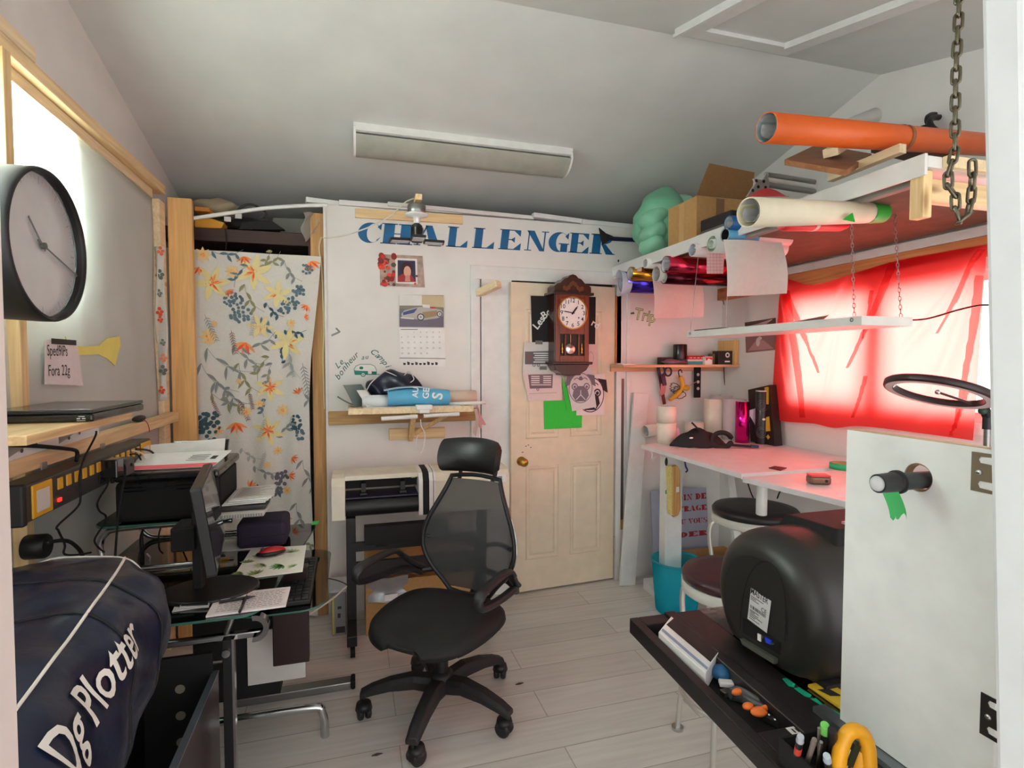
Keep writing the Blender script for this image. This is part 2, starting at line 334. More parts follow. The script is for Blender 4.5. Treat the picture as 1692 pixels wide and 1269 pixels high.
# ================================================================== LEFT WALL
LW=lambda X:FR((X,0,0),(0,1,0),(0,0,1))      # wall frame: x -> Y, y -> Z, out of the wall -> +X
BW=lambda Y:FR((0,Y,0),(1,0,0),(0,0,1))      # back wall frame: x -> X, y -> Z, out -> -Y
RW=lambda X:FR((X,0,0),(0,-1,0),(0,0,1))     # right wall frame: x -> -Y, y -> Z, out -> -X
UPF=lambda z:FR((0,0,z),(1,0,0),(0,1,0))
def one(mb,name,label,cat,**k): return mb.build(name,label=label,cat=cat,**k)
one(MB(PINEY).box((-1.018,.9,2.395),(-.925,3.29,2.44)),'wall_plate','long pine beam along the top of the left stud wall','beam',bevel=.003)
one(MB(PALEY).box((-1.018,.9,2.442),(-.925,2.07,2.487)),'wall_plate','short doubled pine beam lying on the left wall beam','beam',bevel=.003)
one(MB(PALEY).box((-1.018,1.0,2.352),(-.955,3.19,2.393)),'wall_batten','thin pine batten under the left wall beam above plastic sheet','batten',bevel=.002)
one(MB(PINEZ).box((-1.018,1.94,0),(-.93,1.98,1.90)),'wall_stud','pine stud with knots under the round black wall clock','stud',bevel=.003)
one(MB(PINEZ).box((-.952,1.875,2.05),(-.915,1.915,2.393)),'wall_stud','short pine stud end hanging above the round black wall clock','stud',bevel=.002)
one(MB(PALEY).box((-1.018,3.2,0),(-.93,3.29,2.35)),'wall_stud','pale pine stud at the far end of plastic sheeted left wall','stud',bevel=.003)
a=oy(282,600,3.29);b=oy(322,600,3.29)
one(MB(OAKZ).box((a.x,3.295,0),(b.x,3.335,oy(300,327,3.295).z)),'wooden_post','broad orange-toned wooden post standing left of the floral curtain','post',bevel=.004)
# plastic sheet over the studs
PL_M=cloth('eef0ec',.38,.14,name='plastic sheet',tcol='f4f6f2')
def plast(u,v):
    y=1.0+2.2*u; z=.05+2.30*v; w=.006*math.sin(22*y+5*z)*math.exp(-((z-1.75)/.35)**2)*(1 if y>2.4 else .3)+.004*math.sin(9*y-7*z)
    return (-.962+w,y,z)
one(MB(PL_M).sheet(plast,70,50),'plastic_sheet','large translucent plastic sheet stapled over the left stud wall','plastic sheet',solid=.0008)
# white boards behind the lower half of the sheet
one(MB(WHITE).box((-1.018,1.985,1.24),(-.985,3.19,1.55)),'wall_board','pale wall board behind the plastic sheet above wooden rail','board')
g=MB(mat('f5e67c',.7)); g.poly([(lambda p:(p.y,p.z))(ox(x,y,-.957)) for x,y in ((107,556),(112,570),(140,573),(164,571),(176,559),(196,556),(198,570),(189,604),(176,592),(160,585),(130,587),(112,582))],LW(-.957),.003)
one(g,'yellow_cloth','crumpled yellow cloth scrap hanging on left wall behind paper note','cloth')
# wall clock -----------------------------------------------------------
def wall_clock():
    t=thing('wall_clock','large round black wall clock with pale blank dial on left wall','clock')
    c=ox(85,407,-.77); o=V((0,c.y,c.z)); ax=(1,0,0); r=.202
    MB(BLACK).lathe([(r*.93,-.925),(r*.97,-.90),(r,-.80),(r,-.775),(r*.985,-.768),(r*.95,-.768),(r*.935,-.778),(r*.93,-.79)],o,ax,64,caps=False).build('case',t)
    g=MB(mat('c9cbcb',.35,coat=.6)); g.lathe([(0.0001,-.795),(r*.94,-.795)],o,ax,64,caps=False); fr=FR((-.794,c.y,c.z),(0,1,0),(0,0,1)); g.mat(mat('8d9293',.5))
    for i in range(60):
        a=TAU*i/60; l=.012 if i%5 else .02; k=r*.9; w=.0012
        g.line([(k*math.sin(a),k*math.cos(a)),((k-l)*math.sin(a),(k-l)*math.cos(a))],w*(2 if i%5==0 else 1),fr)
    g.build('dial',t)
    def hand(px,py,w,z,nm):
        p=ox(px,py,-.785); d=(p.y-c.y,p.z-c.z); g=MB(mat('6c6e6c',.4)); g.line([(-d[0]*.18,-d[1]*.18),(d[0]*.55,d[1]*.55),d],w,FR((z,c.y,c.z),(0,1,0),(0,0,1))); g.build(nm,t,solid=.001)
    hand(50,357,.006,-.789,'hour_hand'); hand(128,456,.005,-.786,'minute_hand')
    MB(mat('77797a',.3,.8)).cyl((-.792,c.y,c.z),(-.782,c.y,c.z),.009).build('hub',t)
wall_clock()
# note -----------------------------------------------------------------
def note():
    t=thing('paper_note','handwritten paper note taped to left wall with black tape','note'); X=-.948
    q=lambda x,y:(lambda p:(p.y,p.z))(ox(x,y,X)); P=[q(74,562),q(126,562),q(137,637),q(73,635)]
    MB(mat('e8dede',.8,kind='paper')).poly(P,LW(X),.001).build('sheet',t)
    g=MB(mat('2a2424',.7)); fr=LW(X+.002); a=q(77,585); g.text('Sped9IPs',fr,.052,a[0],a[1]-.005,0,sx=.72); b=q(79,611); g.text('Fora 22g',fr,.052,b[0],b[1]-.02,0,sx=.78); g.build('handwriting',t)
    a=q(83,561);b=q(124,567); MB(mat('2a2723',.5)).rect(a[0],b[1]-.008,b[0],a[1]+.004,LW(X+.003),.001).build('tape',t)
note()
# rail, shelf, laptop ---------------------------------------------------
one(MB(PINEY).box((-.928,1.70,1.205),(-.888,3.285,1.255)),'wall_rail','horizontal pine rail on left wall above the power strip','rail',bevel=.003)
def small_shelf():
    t=thing('wall_shelf','small plywood shelf on left wall carrying a closed laptop','shelf')
    MB(mat('d8b98a',.7,kind='wood',axis='y')).box((-.928,1.45,1.335),(-.69,2.06,1.357)).build('board',t,bevel=.002)
    for y in (1.6,2.0): MB(PINEZ).box((-.928,y-.02,1.255),(-.888,y+.02,1.335)).build('bracket',t)
small_shelf()
def laptop():
    t=thing('laptop','closed black laptop lying on small plywood shelf on left wall','laptop')
    z=1.3575; a=(-.93,1.735); 
    MB(GLOSS).box((-.925,1.735,z),(-.675,2.115,z+.022)).build('base',t,bevel=.006,seg=3)
    MB(mat('23262a',.25,coat=.3)).box((-.925,1.735,z+.0225),(-.677,2.115,z+.034)).build('lid',t,bevel=.004,seg=3)
    g=MB(mat('c8ccd0',.3,.7)); fr=FR((-.7,1.734,z),(1,0,0),(0,0,1))
    for i in range(2): g.rect(-.012+i*.012,.008,-.004+i*.012,.011,fr,.001)
    g.rect(-.012,.003,.008,.0045,fr,.001); g.rect(-.008,.014,.006,.016,fr,.001); g.build('port',t)
laptop()
# things on the rail
def stack(name,label,cat,pl,cols,z0,dz,group=None,th=.0012):
    for i,(P,c,lb) in enumerate(pl):
        z=z0+i*dz; g=MB(mat(c,.75,kind='paper')); g.poly(P,UPF(z),th); one(g,name,lb,cat,group=group)
for i,(y0,y1,c,lb) in enumerate([(1.72,2.0,'e6e3de','white printed paper sheet under the laptop shelf on rail'),(1.98,2.28,'dcdcd8','patterned card sheet with small black marks on pine rail')]):
    t=thing('paper_sheet',lb,'paper'); MB(mat(c,.8,kind='paper')).hexa([(-.925,y0,1.258),(-.87,y0,1.258),(-.87,y1,1.262),(-.925,y1,1.262),(-.925,y0,1.262),(-.87,y0,1.262),(-.87,y1,1.325),(-.925,y1,1.325)]).build('sheet',t)
    g=MB(mat('54504c',.8)); fr=FR((-.868,0,1.265),(0,1,0),(0,0,1))
    for k in range(3): g.disc(y0+.08+k*.07,.012+.008*k,.008,fr,.006,n=8)
    g.build('print',t)
def gadget():
    t=thing('key_fob','small black gadget with red cord on the pine rail','gadget'); c=ox(232,697,-.9)
    MB(BLACK).ell((-.905,c.y,1.27),(.02,.06,.014)).build('body',t)
    P=[ox(x,y,-.886) for x,y in ((232,697),(242,697),(246,706),(247,714))]; P[0]=V((-.9,c.y,1.275)); MB(RED).tube(cr(P),.0018,6).build('cord',t)
gadget()
# power strip ------------------------------------------------------------
def power_strip():
    t=thing('power_strip','long black power strip with yellow outlets and two work lights','power strip')
    X0,X1=-.887,-.815; zb,zt=1.098,1.20; y0=1.70;y1=2.62
    MB(mat('3b3a38',.5)).box((X0,y0,zb),(X1,y1,zt)).build('housing',t,bevel=.006)
    MB(mat('1c1c1c',.6)).box((X0,y0-.022,zb-.004),(X1+.004,y0+.001,zt+.004)).build('end_cap',t,bevel=.006)
    fr=LW(X1)
    for ya in (y0+.02,y1-.12):
        g=MB(YELLOW); g.rect(ya,zb+.006,ya+.1,zt-.006,fr,.006); o=g.build('work_light',t,bevel=.003)
        g=MB(mat('d5d3cc',.4)); g.rect(ya+.018,zb+.02,ya+.082,zt-.024,fr,.0065); g.build('lens',o)
    for i in range(13):
        y=y0+.155+i*.05; g=MB(YELLOW); g.rect(y,zb+.055,y+.026,zb+.088,fr,.005); g.build('outlet_cover',t,bevel=.0015)
    for i in range(4):
        y=y0+.42+i*.09; MB(mat('161616',.6)).rect(y,zb+.012,y+.05,zb+.044,fr,.004).build('outlet',t,bevel=.002)
    c=(y0+.15); MB(mat('ff2a1c',.4,emit=2.0)).rect(c+.005,zb+.02,c+.02,zb+.03,fr,.005).build('switch',t)
    for y in (1.93,2.33): MB(mat('b8b6aa',.4,.7)).rect(y,zt,y+.03,zt+.02,LW(-.887),.004).build('bracket',t)
power_strip()
t=thing('power_adapter','black plug-in power adapter on the power strip','adapter'); c=ox(185,772,-.79)
MB(GLOSS).box((-.814,c.y-.028,c.z-.035),(-.765,c.y+.03,c.z+.03)).build('body',t,bevel=.004)
MB(MATTE).cyl((-.79,c.y,c.z-.035),(-.79,c.y,c.z-.055),.006).build('strain_relief',t)
t=thing('power_adapter','grey square power adapter right of the black adapter on power strip','adapter'); c=ox(205,772,-.79)
MB(mat('4b4a48',.5)).box((-.814,c.y-.012,c.z-.03),(-.775,c.y+.055,c.z+.03)).build('body',t,bevel=.004); MB(BLACK).cyl((-.776,c.y+.02,c.z+.005),(-.77,c.y+.02,c.z+.005),.006).build('socket',t)
def cable(label,pts,X,r=.0035,col=None,name='power_cable',cat='cable',n=6):
    P=[ox(x,y,X if not isinstance(X,(list,tuple)) else X[i]) for i,(x,y) in enumerate(pts)]
    return one(MB(col or MATTE).tube(cr(P,n),r,7),name,label,cat)
cable('thick black cable curving from left jamb down into power strip top',[(12,735),(60,737),(105,741),(126,745),(127,757),(126,762)],-.845,.006)
cable('thin black cable hanging from laptop shelf in front of power strip',[(159,712),(157,722),(138,760),(131,790),(133,820),(128,838),(96,868),(97,878),(107,900),(106,915),(125,917),(150,913)],-.79,.003)
cable('thin wavy black cable under the black power adapter',[(180,790),(177,803),(161,830),(165,845),(175,853),(170,868),(157,890),(160,902),(172,912)],-.79,.003)
cable('straight black cable dropping from the grey adapter behind navy bag',[(197,764),(206,770),(206,790),(200,820),(194,870),(190,925)],-.775,.0038)
cable('black cable with bend from right outlets to the printer',[(215,751),(228,752),(235,775),(227,835),(235,870),(236,900),(240,945)],-.8,.003)
cable('thick black cable arching from power strip far end down wall',[(225,742),(250,746),(258,765),(247,800),(241,860),(232,890),(235,930),(238,955)],-.78,.004)
cable('white cable plugged into power strip far end',[(218,744),(236,750),(243,765),(243,785),(237,810),(240,850)],-.79,.003,col=mat('d8d6d0',.5))
# round socket
t=thing('power_socket','round black socket with thick cable on stud above navy bag','socket'); c=ox(62,903,-.90)
MB(BLACK).lathe([(.034,0),(.036,.004),(.036,.05),(.032,.056)],(-.93,c.y,c.z),(1,0,0)).build('body',t)
MB(CHROME).cyl((-.874,c.y+.005,c.z+.008),(-.871,c.y+.005,c.z+.008),.007).build('screw',t)
P=[V((-.873,c.y+.0,c.z+.01)),ox(104,893,-.85),ox(120,898,-.85),ox(135,915,-.85),ox(137,940,-.86)]; MB(MATTE).tube(cr(P),.006,8).build('cord',t)
# ================================================================== NAVY MACHINE BAG on a black bin
NAVYB=mat('121a31',.30,kind='fabric',scale=11,amt=.25,bump=1.0)
BX,BZ,BY0,BY1=-.655,.868,.42,1.60
def bagp(y,a,off=0):
    k=(y-BY0)/(BY1-BY0); e=1-max(0,(k-.86)/.14)**2*.22; wr=.008*math.sin(9*y+3*a)+.006*math.sin(23*y-4*a+1)+.004*math.sin(40*y+7*a)
    rx=.214*e; rz=(.2+.02*math.sin(3.2*y))*e; ca,sa=math.cos(a),math.sin(a)
    f=lambda q:math.copysign(abs(q)**.82,q)
    return V((BX+.09*(1-k)+(rx+wr+off)*f(ca),y,BZ+.02*k-.12*(1-k)+(rz+wr+off)*f(sa)))
def bag():
    t=thing('machine_bag','big navy nylon bag with white piping and sewn white lettering','bag')
    g=MB(NAVYB); n=44; m=60; vs=[bagp(BY0+(BY1-BY0)*j/m,TAU*i/n) for j in range(m+1) for i in range(n)]
    g.add(vs,[(j*n+i,j*n+(i+1)%n,(j+1)*n+(i+1)%n,(j+1)*n+i) for j in range(m) for i in range(n)],True)
    c1=V((BX,BY1+.012,BZ)); 
    for s in range(3):
        k0=1-s/3;k1=1-(s+1)/3; A=[bagp(BY1,TAU*i/n)*k0+c1*(1-k0) for i in range(n)]; B=[bagp(BY1,TAU*i/n)*k1+c1*(1-k1) for i in range(n)]
        if s<2: g.add(A+B,[(i,(i+1)%n,n+(i+1)%n,n+i) for i in range(n)],True)
        else: g.add(A+[c1],[(i,(i+1)%n,n) for i in range(n)],True)
    g.add([bagp(BY0,TAU*i/n) for i in range(n)],[tuple(range(n))])
    g.build('body',t)
    PIP=mat('e6e2d8',.6)
    for a in (R(62),R(140)): MB(PIP).tube([bagp(BY0+(BY1-BY0)*j/50,a,.002) for j in range(51)],.0032,6).build('piping',t)
    MB(PIP).tube([bagp(BY1-.004,TAU*i/60,.001) for i in range(60)],.003,6,closed=True).build('piping',t)
    for y in (1.22,1.38): MB(MATTE).tube([bagp(y+.03*math.sin(TAU*i/48),TAU*i/48,.001) for i in range(48)],.003,6,closed=True).build('cord',t)
    g=MB(mat('dcdad2',.6)); vs,fs=textmesh('Dg Plotter',.014,.12); sz=.124; y0=.925
    def put(p): return bagp(y0+p.x*sz*.68,R(22)+ (p.y*sz)/.215,.004)
    # subdivide faces so the lettering follows the curved cloth
    bm=bmesh.new(); B=[bm.verts.new((p.x,p.y,0)) for p in vs]
    for f in fs:
        try: bm.faces.new([B[i] for i in f])
        except ValueError: pass
    bmesh.ops.triangulate(bm,faces=bm.faces[:]); bmesh.ops.subdivide_edges(bm,edges=[e for e in bm.edges if e.calc_length()>.12],cuts=3,use_grid_fill=True); bmesh.ops.triangulate(bm,faces=bm.faces[:])
    bm.verts.index_update(); g.add([put(v.co) for v in bm.verts],[tuple(v.index for v in f.verts) for f in bm.faces]); bm.free()
    g.build('lettering',t)
bag()
def bin_():
    t=thing('metal_bin','open black metal bin with holed back panel beneath navy bag','bin'); M=mat('1a1517',.35); y0,y1=.5,1.90
    MB(M).box((-.64,y0,.0),(-.625,y1,.53)).build('side_panel',t); MB(mat('2c1d22',.3)).box((-.435,y0,0),(-.42,y1,.53)).build('side_panel',t)
    g=MB(MATTE); g.box((-.625,y1-.015,0),(-.435,y1,.60)); g.build('back_panel',t)
    MB(M).box((-.625,y0,0),(-.435,y1-.015,.015)).build('bottom',t)
    for i in range(5): MB(mat('8d877c',.6)).disc(-.525,.50-.085*i,.014,BW(y1-.0155),t=.001).build('hole',t)
    MB(STEEL).cyl((-.66,y1+.006,.56),(-.41,y1+.006,.56),.006).build('rod',t)
    MB(mat('7b8794',.3,.6)).box((-.437,y0,.53),(-.418,y1,.535)).build('rim',t)
    MB(MATTE).box((-.84,y0,0),(-.645,1.55,.56)).build('pedestal',t)
    MB(mat('35d84a',.5)).disc(1.37,.545,.008,LW(-.624),t=.001).build('sticker',t)
bin_()
# ================================================================== GLASS DESK
GLS=glassmat('c6d6d0',.10,.04,'green tinted glass')
GLE=mat('3d6b5e',.2)
def rrect(x0,y0,x1,y1,r,n=6):
    P=[]
    for cx,cy,a0 in ((x1-r,y0+r,-90),(x1-r,y1-r,0),(x0+r,y1-r,90),(x0+r,y0+r,180)):
        for i in range(n+1): a=R(a0+90*i/n); P.append((cx+r*math.cos(a),cy+r*math.sin(a)))
    return P
def glass_top(name,t,P,z,th=.008):
    g=MB(GLS); fr=UPF(z); n=len(P); A=[fr@V((p[0],p[1],0)) for p in P];B=[fr@V((p[0],p[1],th)) for p in P]
    g.add(B,[tuple(range(n))]); g.add(A,[tuple(range(n-1,-1,-1))]); g.mat(GLE); g.add(A+B,[(i,(i+1)%n,n+(i+1)%n,n+i) for i in range(n)]); return g.build(name,t)
DX0,DX1,DY0,DY1,DZ=-.90,-.17,1.79,2.74,.75
def desk():
    t=thing('glass_desk','tinted glass computer desk with chrome tube frame along left wall','desk')
    P=rrect(DX0,DY0,DX1,DY1,.05); P=[(x-(.12*(1-((y-DY0)/(DY1-DY0)))**2 if x>-.5 else 0),y) for x,y in P]
    glass_top('tabletop',t,P,DZ-.008)
    glass_top('raised_shelf',t,rrect(-.90,2.26,-.43,2.72,.06),.922)
    # bent chrome tube that carries the raised shelf
    for y in (2.30,2.68):
        Q=[(-.45,y,.910),(-.80,y,.910),(-.87,y,.89),(-.885,y,.835),(-.86,y,.775),(-.78,y,.755),(-.5,y,.755)]
        MB(CHROME).tube(cr(Q,5),.011,10).build('shelf_support',t)
    # legs: flat uprights with bent tube feet
    for y,x in ((1.845,-.372),(2.62,-.40)):
        g=MB(BLACK); g.box((x-.022,y-.012,.06),(x+.005,y+.012,.66)); g.build('leg',t,bevel=.002)
        g=MB(CHROME); g.box((x+.005,y-.012,.06),(x+.012,y+.012,.66)); g.build('leg_trim',t)
        g=MB(CHROME); g.cyl((x-.01,y-.02,.62),(x-.01,y-.012,.62),.012); g.build('bolt',t)
    for y in (1.87,2.62):
        MB(CHROME).bar((-.86,y,.655),(-.27,y,.655),.024,.02).build('crossbar',t,bevel=.004)
        g=MB(CHROME); c=V((-.30,y-.02,.69)); fr=FR(c,(1,0,0),(0,0,1)); g.ring(0,0,.042,.026,fr,n=24,a0=R(-100),a1=R(100),t=.03); g.build('end_bracket',t)
        MB(STEEL).cyl((-.39,y,.66),(-.36,y,.742),.008).build('strut',t)
    Q=[(-.80,2.30,.02),(-.80,2.28,.10),(-.72,2.28,.13),(-.20,2.28,.13),(-.13,2.28,.10),(-.12,2.28,.0)]
    MB(CHROME).tube(cr(Q,5),.016,10).build('foot',t)
    g=MB(STEEL); g.box((-.55,2.58,.0),(-.02,2.64,.035)); g.build('foot_bar',t,bevel=.004)
    MB(MATTE).box((-.02,2.575,.0),(.0,2.645,.04)).build('foot_cap',t,bevel=.006)
    g=MB(mat('2b171a',.3)); g.box((-.30,2.20,.36),(-.17,2.24,.735)); g.build('side_panel',t,bevel=.004)
    g=MB(MATTE); g.box((-.62,2.40,.14),(-.30,2.60,.60)); g.build('computer_holder',t)
    g=MB(mat('d9d6d0',.5)); g.box((-.42,2.385,.2),(-.2,2.395,.42)); g.build('lower_board',t)
    # slide-out keyboard tray of glass
    glass_top('keyboard_tray',t,[(x+(0.05*math.sin(PI*(y-1.95)/.7) if x>-.2 else 0),y) for x,y in rrect(-.40,1.98,-.12,2.62,.07)],.655,.006)
    for y in (2.05,2.55): MB(STEEL).box((-.40,y-.01,.661),(-.36,y+.01,.742)).build('tray_runner',t)
desk()
def keyboard():
    t=thing('keyboard','black keyboard on the glass tray under the desk edge','keyboard')
    MB(BLACK).box((-.285,2.02,.662),(-.15,2.46,.68)).build('body',t,bevel=.004)
    g=MB(mat('202124',.5))
    for i in range(5):
        for j in range(14): g.box((-.278+i*.025,2.03+j*.03,.68),(-.258+i*.025,2.054+j*.03,.687))
    g.build('keys',t)
keyboard()
# printer ----------------------------------------------------------------
def printer():
    t=thing('printer','black office printer on raised glass shelf beside floral curtain','printer'); z=.931
    x0,x1,y0,y1=-.83,-.50,2.28,2.68
    MB(MATTE).box((x0,y0,z),(x1,y1,z+.150)).build('body',t,bevel=.018,seg=3)
    MB(mat('141416',.25,coat=.4)).box((x0-.004,y0-.004,z+.151),(x1+.012,y1+.004,z+.182)).build('lid',t,bevel=.01)
    g=MB(GLOSS); 
    for k in range(3): g.box((x0+.02,y0-.003,z+.115+k*.013),(x1-.02,y0,z+.12+k*.013))
    g.build('vent',t)
    MB(mat('050505',.8)).box((x1-.002,y0+.06,z+.03),(x1+.004,y1-.03,z+.14)).build('output_slot',t)
    MB(mat('2b2b2d',.4)).box((x1,y0+.02,z+.014),(x1+.17,y1-.05,z+.026)).build('paper_tray',t,bevel=.003)
    MB(GLOSS).hexa([(x0+.1,y1-.10,z+.182),(x1-.02,y1-.10,z+.182),(x1-.02,y1-.075,z+.182),(x0+.1,y1-.075,z+.182),(x0+.1,y1-.05,z+.25),(x1-.02,y1-.05,z+.25),(x1-.02,y1-.035,z+.25),(x0+.1,y1-.035,z+.25)]).build('feed_support',t)
printer()
def sheet_obj(name,label,P3,col='eeecea',cat='paper',prints=None,th=.0012,group=None,up=(0,0,1)):
    # quad sheet through four room points
    a,b,c,d=[V(p) for p in P3]; n=(b-a).cross(d-a).normalized()*th
    g=MB(mat(col,.8,kind='paper')); g.hexa([a,b,c,d,a+n,b+n,c+n,d+n]); 
    if not prints: return one(g,name,label,cat,group=group)
    t=thing(name,label,cat,group); g.build('sheet',t); h=MB(mat(prints,.8)); fr=FR(a+n*1.4,b-a,d-a); w=(b-a).length; hh=(d-a).length; rr=random.Random(len(label))
    k=9
    for i in range(k):
        y=hh*(.12+.78*i/k); h.rect(w*.08,y,w*(.5+.4*rr.random()),y+hh*.022,fr)
    h.build('print',t); return t
zt=1.118
sheet_obj('paper_sheet','white sheet with black script standing in printer feed',[(-.80,2.56,zt+.0),(-.53,2.58,zt+.0),(-.53,2.615,zt+.07),(-.81,2.60,zt+.055)],'d9d7d3')
t=thing('paper_sheet','white form with red strip lying on the printer top','paper'); 
sh=lambda u,v:(-.86+.34*u+.03*v,2.33+.20*v,1.117+.005*math.sin(3*v)+.03*v*v)
MB(PAPER).sheet(sh,6,6,t=.001).build('sheet',t); MB(mat('e2606a',.7)).sheet(lambda u,v:V(sh(u,v*.26))+V((0,-.0005,.0012)),6,2).build('red_strip',t)
g=MB(mat('8a8a8e',.8)); 
for i in range(4): g.sheet(lambda u,v:V(sh(.62+.2*u,.45+.1*i+.04*v))+V((0,0,.0012)),2,1)
g.mat(mat('38383a',.8)).sheet(lambda u,v:V(sh(.86+.06*u,.5+.2*v))+V((0,0,.0012)),2,1); g.build('print',t)
for i in range(4):
    c=('e9e7e4','dad8d6','f0eeec','cfc9c2')[i]; lb=('bottom white sheet of the printed pile in printer tray','grey sheet second from bottom in printer tray','white sheet third from bottom in printer tray','printed top sheet with dark emblem in printer tray')[i]
    z=.9585+i*.0055; o=.01*i; sheet_obj('paper_sheet',lb,[(-.49+o,2.33+o,z),(-.335+o,2.33+o,z+.004),(-.325,2.60-o,z+.004),(-.49+o,2.60-o,z)],c,prints=('6b5a58' if i==3 else None),th=.004)
# notebook under the tray, purple box
t=thing('notebook','spiral notebook on raised glass shelf under the printer tray','notebook'); MB(mat('c9c4bd',.7,kind='paper')).box((-.495,2.25,.9305),(-.33,2.44,.942)).build('pages',t); g=MB(STEEL)
for i in range(18): g.cyl((-.49+.009*i,2.247,.9305),(-.49+.009*i,2.247,.943),.0025,n=6)
g.build('spiral',t)
t=thing('fabric_pouch','dark purple fabric pouch on glass desk under printer tray','pouch'); MB(mat('2a2038',.8,kind='fabric')).box((-.46,2.42,.751),(-.27,2.60,.86)).build('body',t,bevel=.02,seg=3); MB(mat('1b1522',.7)).box((-.455,2.418,.80),(-.275,2.422,.805)).build('zip',t)
# monitor -----------------------------------------------------------------
def monitor():
    t=thing('monitor','black monitor seen edge-on on the glass desk','monitor')
    a=V((-.395,1.80,.875));b=V((-.462,2.24,.875)); d=(b-a); n=V((d.y,-d.x,0)).normalized(); up=(V((0,0,1))-n*.14).normalized(); n=d.normalized().cross(up)*1.0
    if n.x<0: n=-n
    h=.275; w=d.length; fr=FR(a,d,up)
    back=-1 if (fr.to_3x3()@V((0,0,1))).x>0 else 1
    g=MB(mat('161517',.4)); g.poly(rrect(0,0,w,h,.008,3),fr,.03*back,0); g.build('shell',t,bevel=.003)
    g=MB(mat('4a4a4b',.12,coat=.5)); g.rect(.008,.012,w-.008,h-.008,fr,0,-.0012*back); g.build('screen',t)
    m=a+d*.55+n*-.05
    g=MB(MATTE); g.bar(V((m.x-.02,m.y,.76)),V((m.x-.02,m.y,1.02)),.05,.03,(1,0,0)); g.build('stand',t,bevel=.005)
    g=MB(MATTE); g.bar(V((m.x-.02,m.y,1.0)),m+V((.04,0,.14)),.08,.03); g.build('neck',t)
    g=MB(mat('1a1a1b',.35)); g.poly([(m.x+.02+.15*math.cos(TAU*i/32),m.y-.03+.115*math.sin(TAU*i/32)) for i in range(32)],UPF(.751),.014); g.build('foot',t,bevel=.005)
    MB(MATTE).box((m.x-.09,m.y-.05,.9),(m.x-.02,m.y+.07,.98)).build('cable_box',t,bevel=.006)
monitor()
# things on the desk
def deskquad(px): return [oz(x,y,.7515) for x,y in px]
def leafy(mb,fr,x,y,L_,a,w,m):
    mb.mat(m); P=[]
    for s in (1,-1):
        for i in range(7):
            k=i/6 if s>0 else 1-i/6; P.append((x+math.cos(a)*L_*k-math.sin(a)*s*w*math.sin(PI*k),y+math.sin(a)*L_*k+math.cos(a)*s*w*math.sin(PI*k)))
    mb.poly(P,fr)
def mousepad():
    t=thing('mouse_pad','white mouse pad with green leaf print on glass desk','mouse pad')
    q=deskquad([(382,960),(500,945),(506,902),(415,908)]); a,b,c,d=q; g=MB(mat('eeede2',.7,kind='paper')); fr=FR(a,b-a,d-a); P=[(0,0),((b-a).length,0)]+[(lambda v:(v.x,v.y))(fr.inverted()@p) for p in (c,d)]
    g.poly(P,fr,.003,-.0); g.build('pad',t); h=MB(WHITE); rr=random.Random(3); fz=FR(a+V((0,0,.0036)),b-a,d-a); W=P[1][0];H=P[2][1]
    G=[mat('5f9a4a',.8),mat('9ab06a',.8),mat('3f7d3a',.8),mat('b9c795',.8)]
    for (u,v,s) in ((.13,.2,.045),(.35,.1,.05),(.42,.42,.05),(.7,.3,.055),(.82,.75,.05),(.3,.72,.05),(.6,.75,.045),(.88,.2,.035),(.14,.55,.04)):
        m=G[rr.randrange(4)]; a0=rr.random()*6
        for k in range(7): leafy(h,fz,u*W,v*H,s*(1-.08*abs(k-3)),a0+(k-3)*.38,s*.11,m)
    h.build('leaf_print',t)
mousepad()
t=thing('computer_mouse','red and black computer mouse on leaf print mouse pad','mouse'); c=oz(448,917,.756); yaw=R(20)
mm=Matrix.Translation(c)@Matrix.Rotation(yaw,4,'Z'); g=MB(BLACK,mm); g.ell((0,0,.011),(.056,.031,.012),24,10); g.build('base',t); g=MB(mat('b3141c',.2,coat=.6),mm); g.ell((0.004,0,.012),(.052,.024,.022),24,10,fn=lambda q:V((q.x,q.y,max(q.z,.0)))); g.build('shell',t); g=MB(BLACK,mm); g.ell((-.03,0,.028),(.009,.004,.007)); g.build('wheel',t)
sheet_obj('paper_sheet','blank white sheet on glass desk behind mouse pad',deskquad([(362,912),(446,906),(457,887),(372,892)]),'f0efed')
t=thing('notepad','open pink-white notepad covered in handwriting on desk front','notepad'); q=deskquad([(340,1021),(472,1003),(480,972),(360,985)])
a,b,c,d=q; n=V((0,0,.006)); MB(mat('ece3e2',.8,kind='paper')).hexa([a,b,c,d,a+n,b+n,c+n,d+n]).build('pages',t); fr=FR(a+n+V((0,0,.001)),b-a,d-a); W=(b-a).length;H=(d-a).length; g=MB(mat('8d7c86',.8)); rr=random.Random(5)
for i in range(9):
    x=W*.1
    while x<W*.92:
        l=W*(.02+.05*rr.random()); g.rect(x,H*(.1+.085*i),x+l,H*(.1+.085*i)+.003,fr); x+=l+W*.02
g.build('handwriting',t)
for p0,p1,lb in (((362,995),(422,985),'black ballpoint pen lying across the upper notepad'),((396,1011),(408,983),'black pen with silver clip lying upright on notepad')):
    t=thing('pen',lb,'pen'); a=oz(*p0,.7635);b=oz(*p1,.7635); MB(BLACK).cyl(a,a.lerp(b,.8),.0045,n=10).build('barrel',t); MB(DGREY).cyl(a.lerp(b,.8),b,.0045,.0015,n=10).build('tip',t); MB(STEEL).cyl(a.lerp(b,.05)+V((0,0,.006)),a.lerp(b,.3)+V((0,0,.006)),.0012,n=6).build('clip',t)
sheet_obj('paper_sheet','white paper slip under the black graphics tablet on desk',deskquad([(284,1012),(342,1003),(350,985),(292,994)]),'e6e5e4')
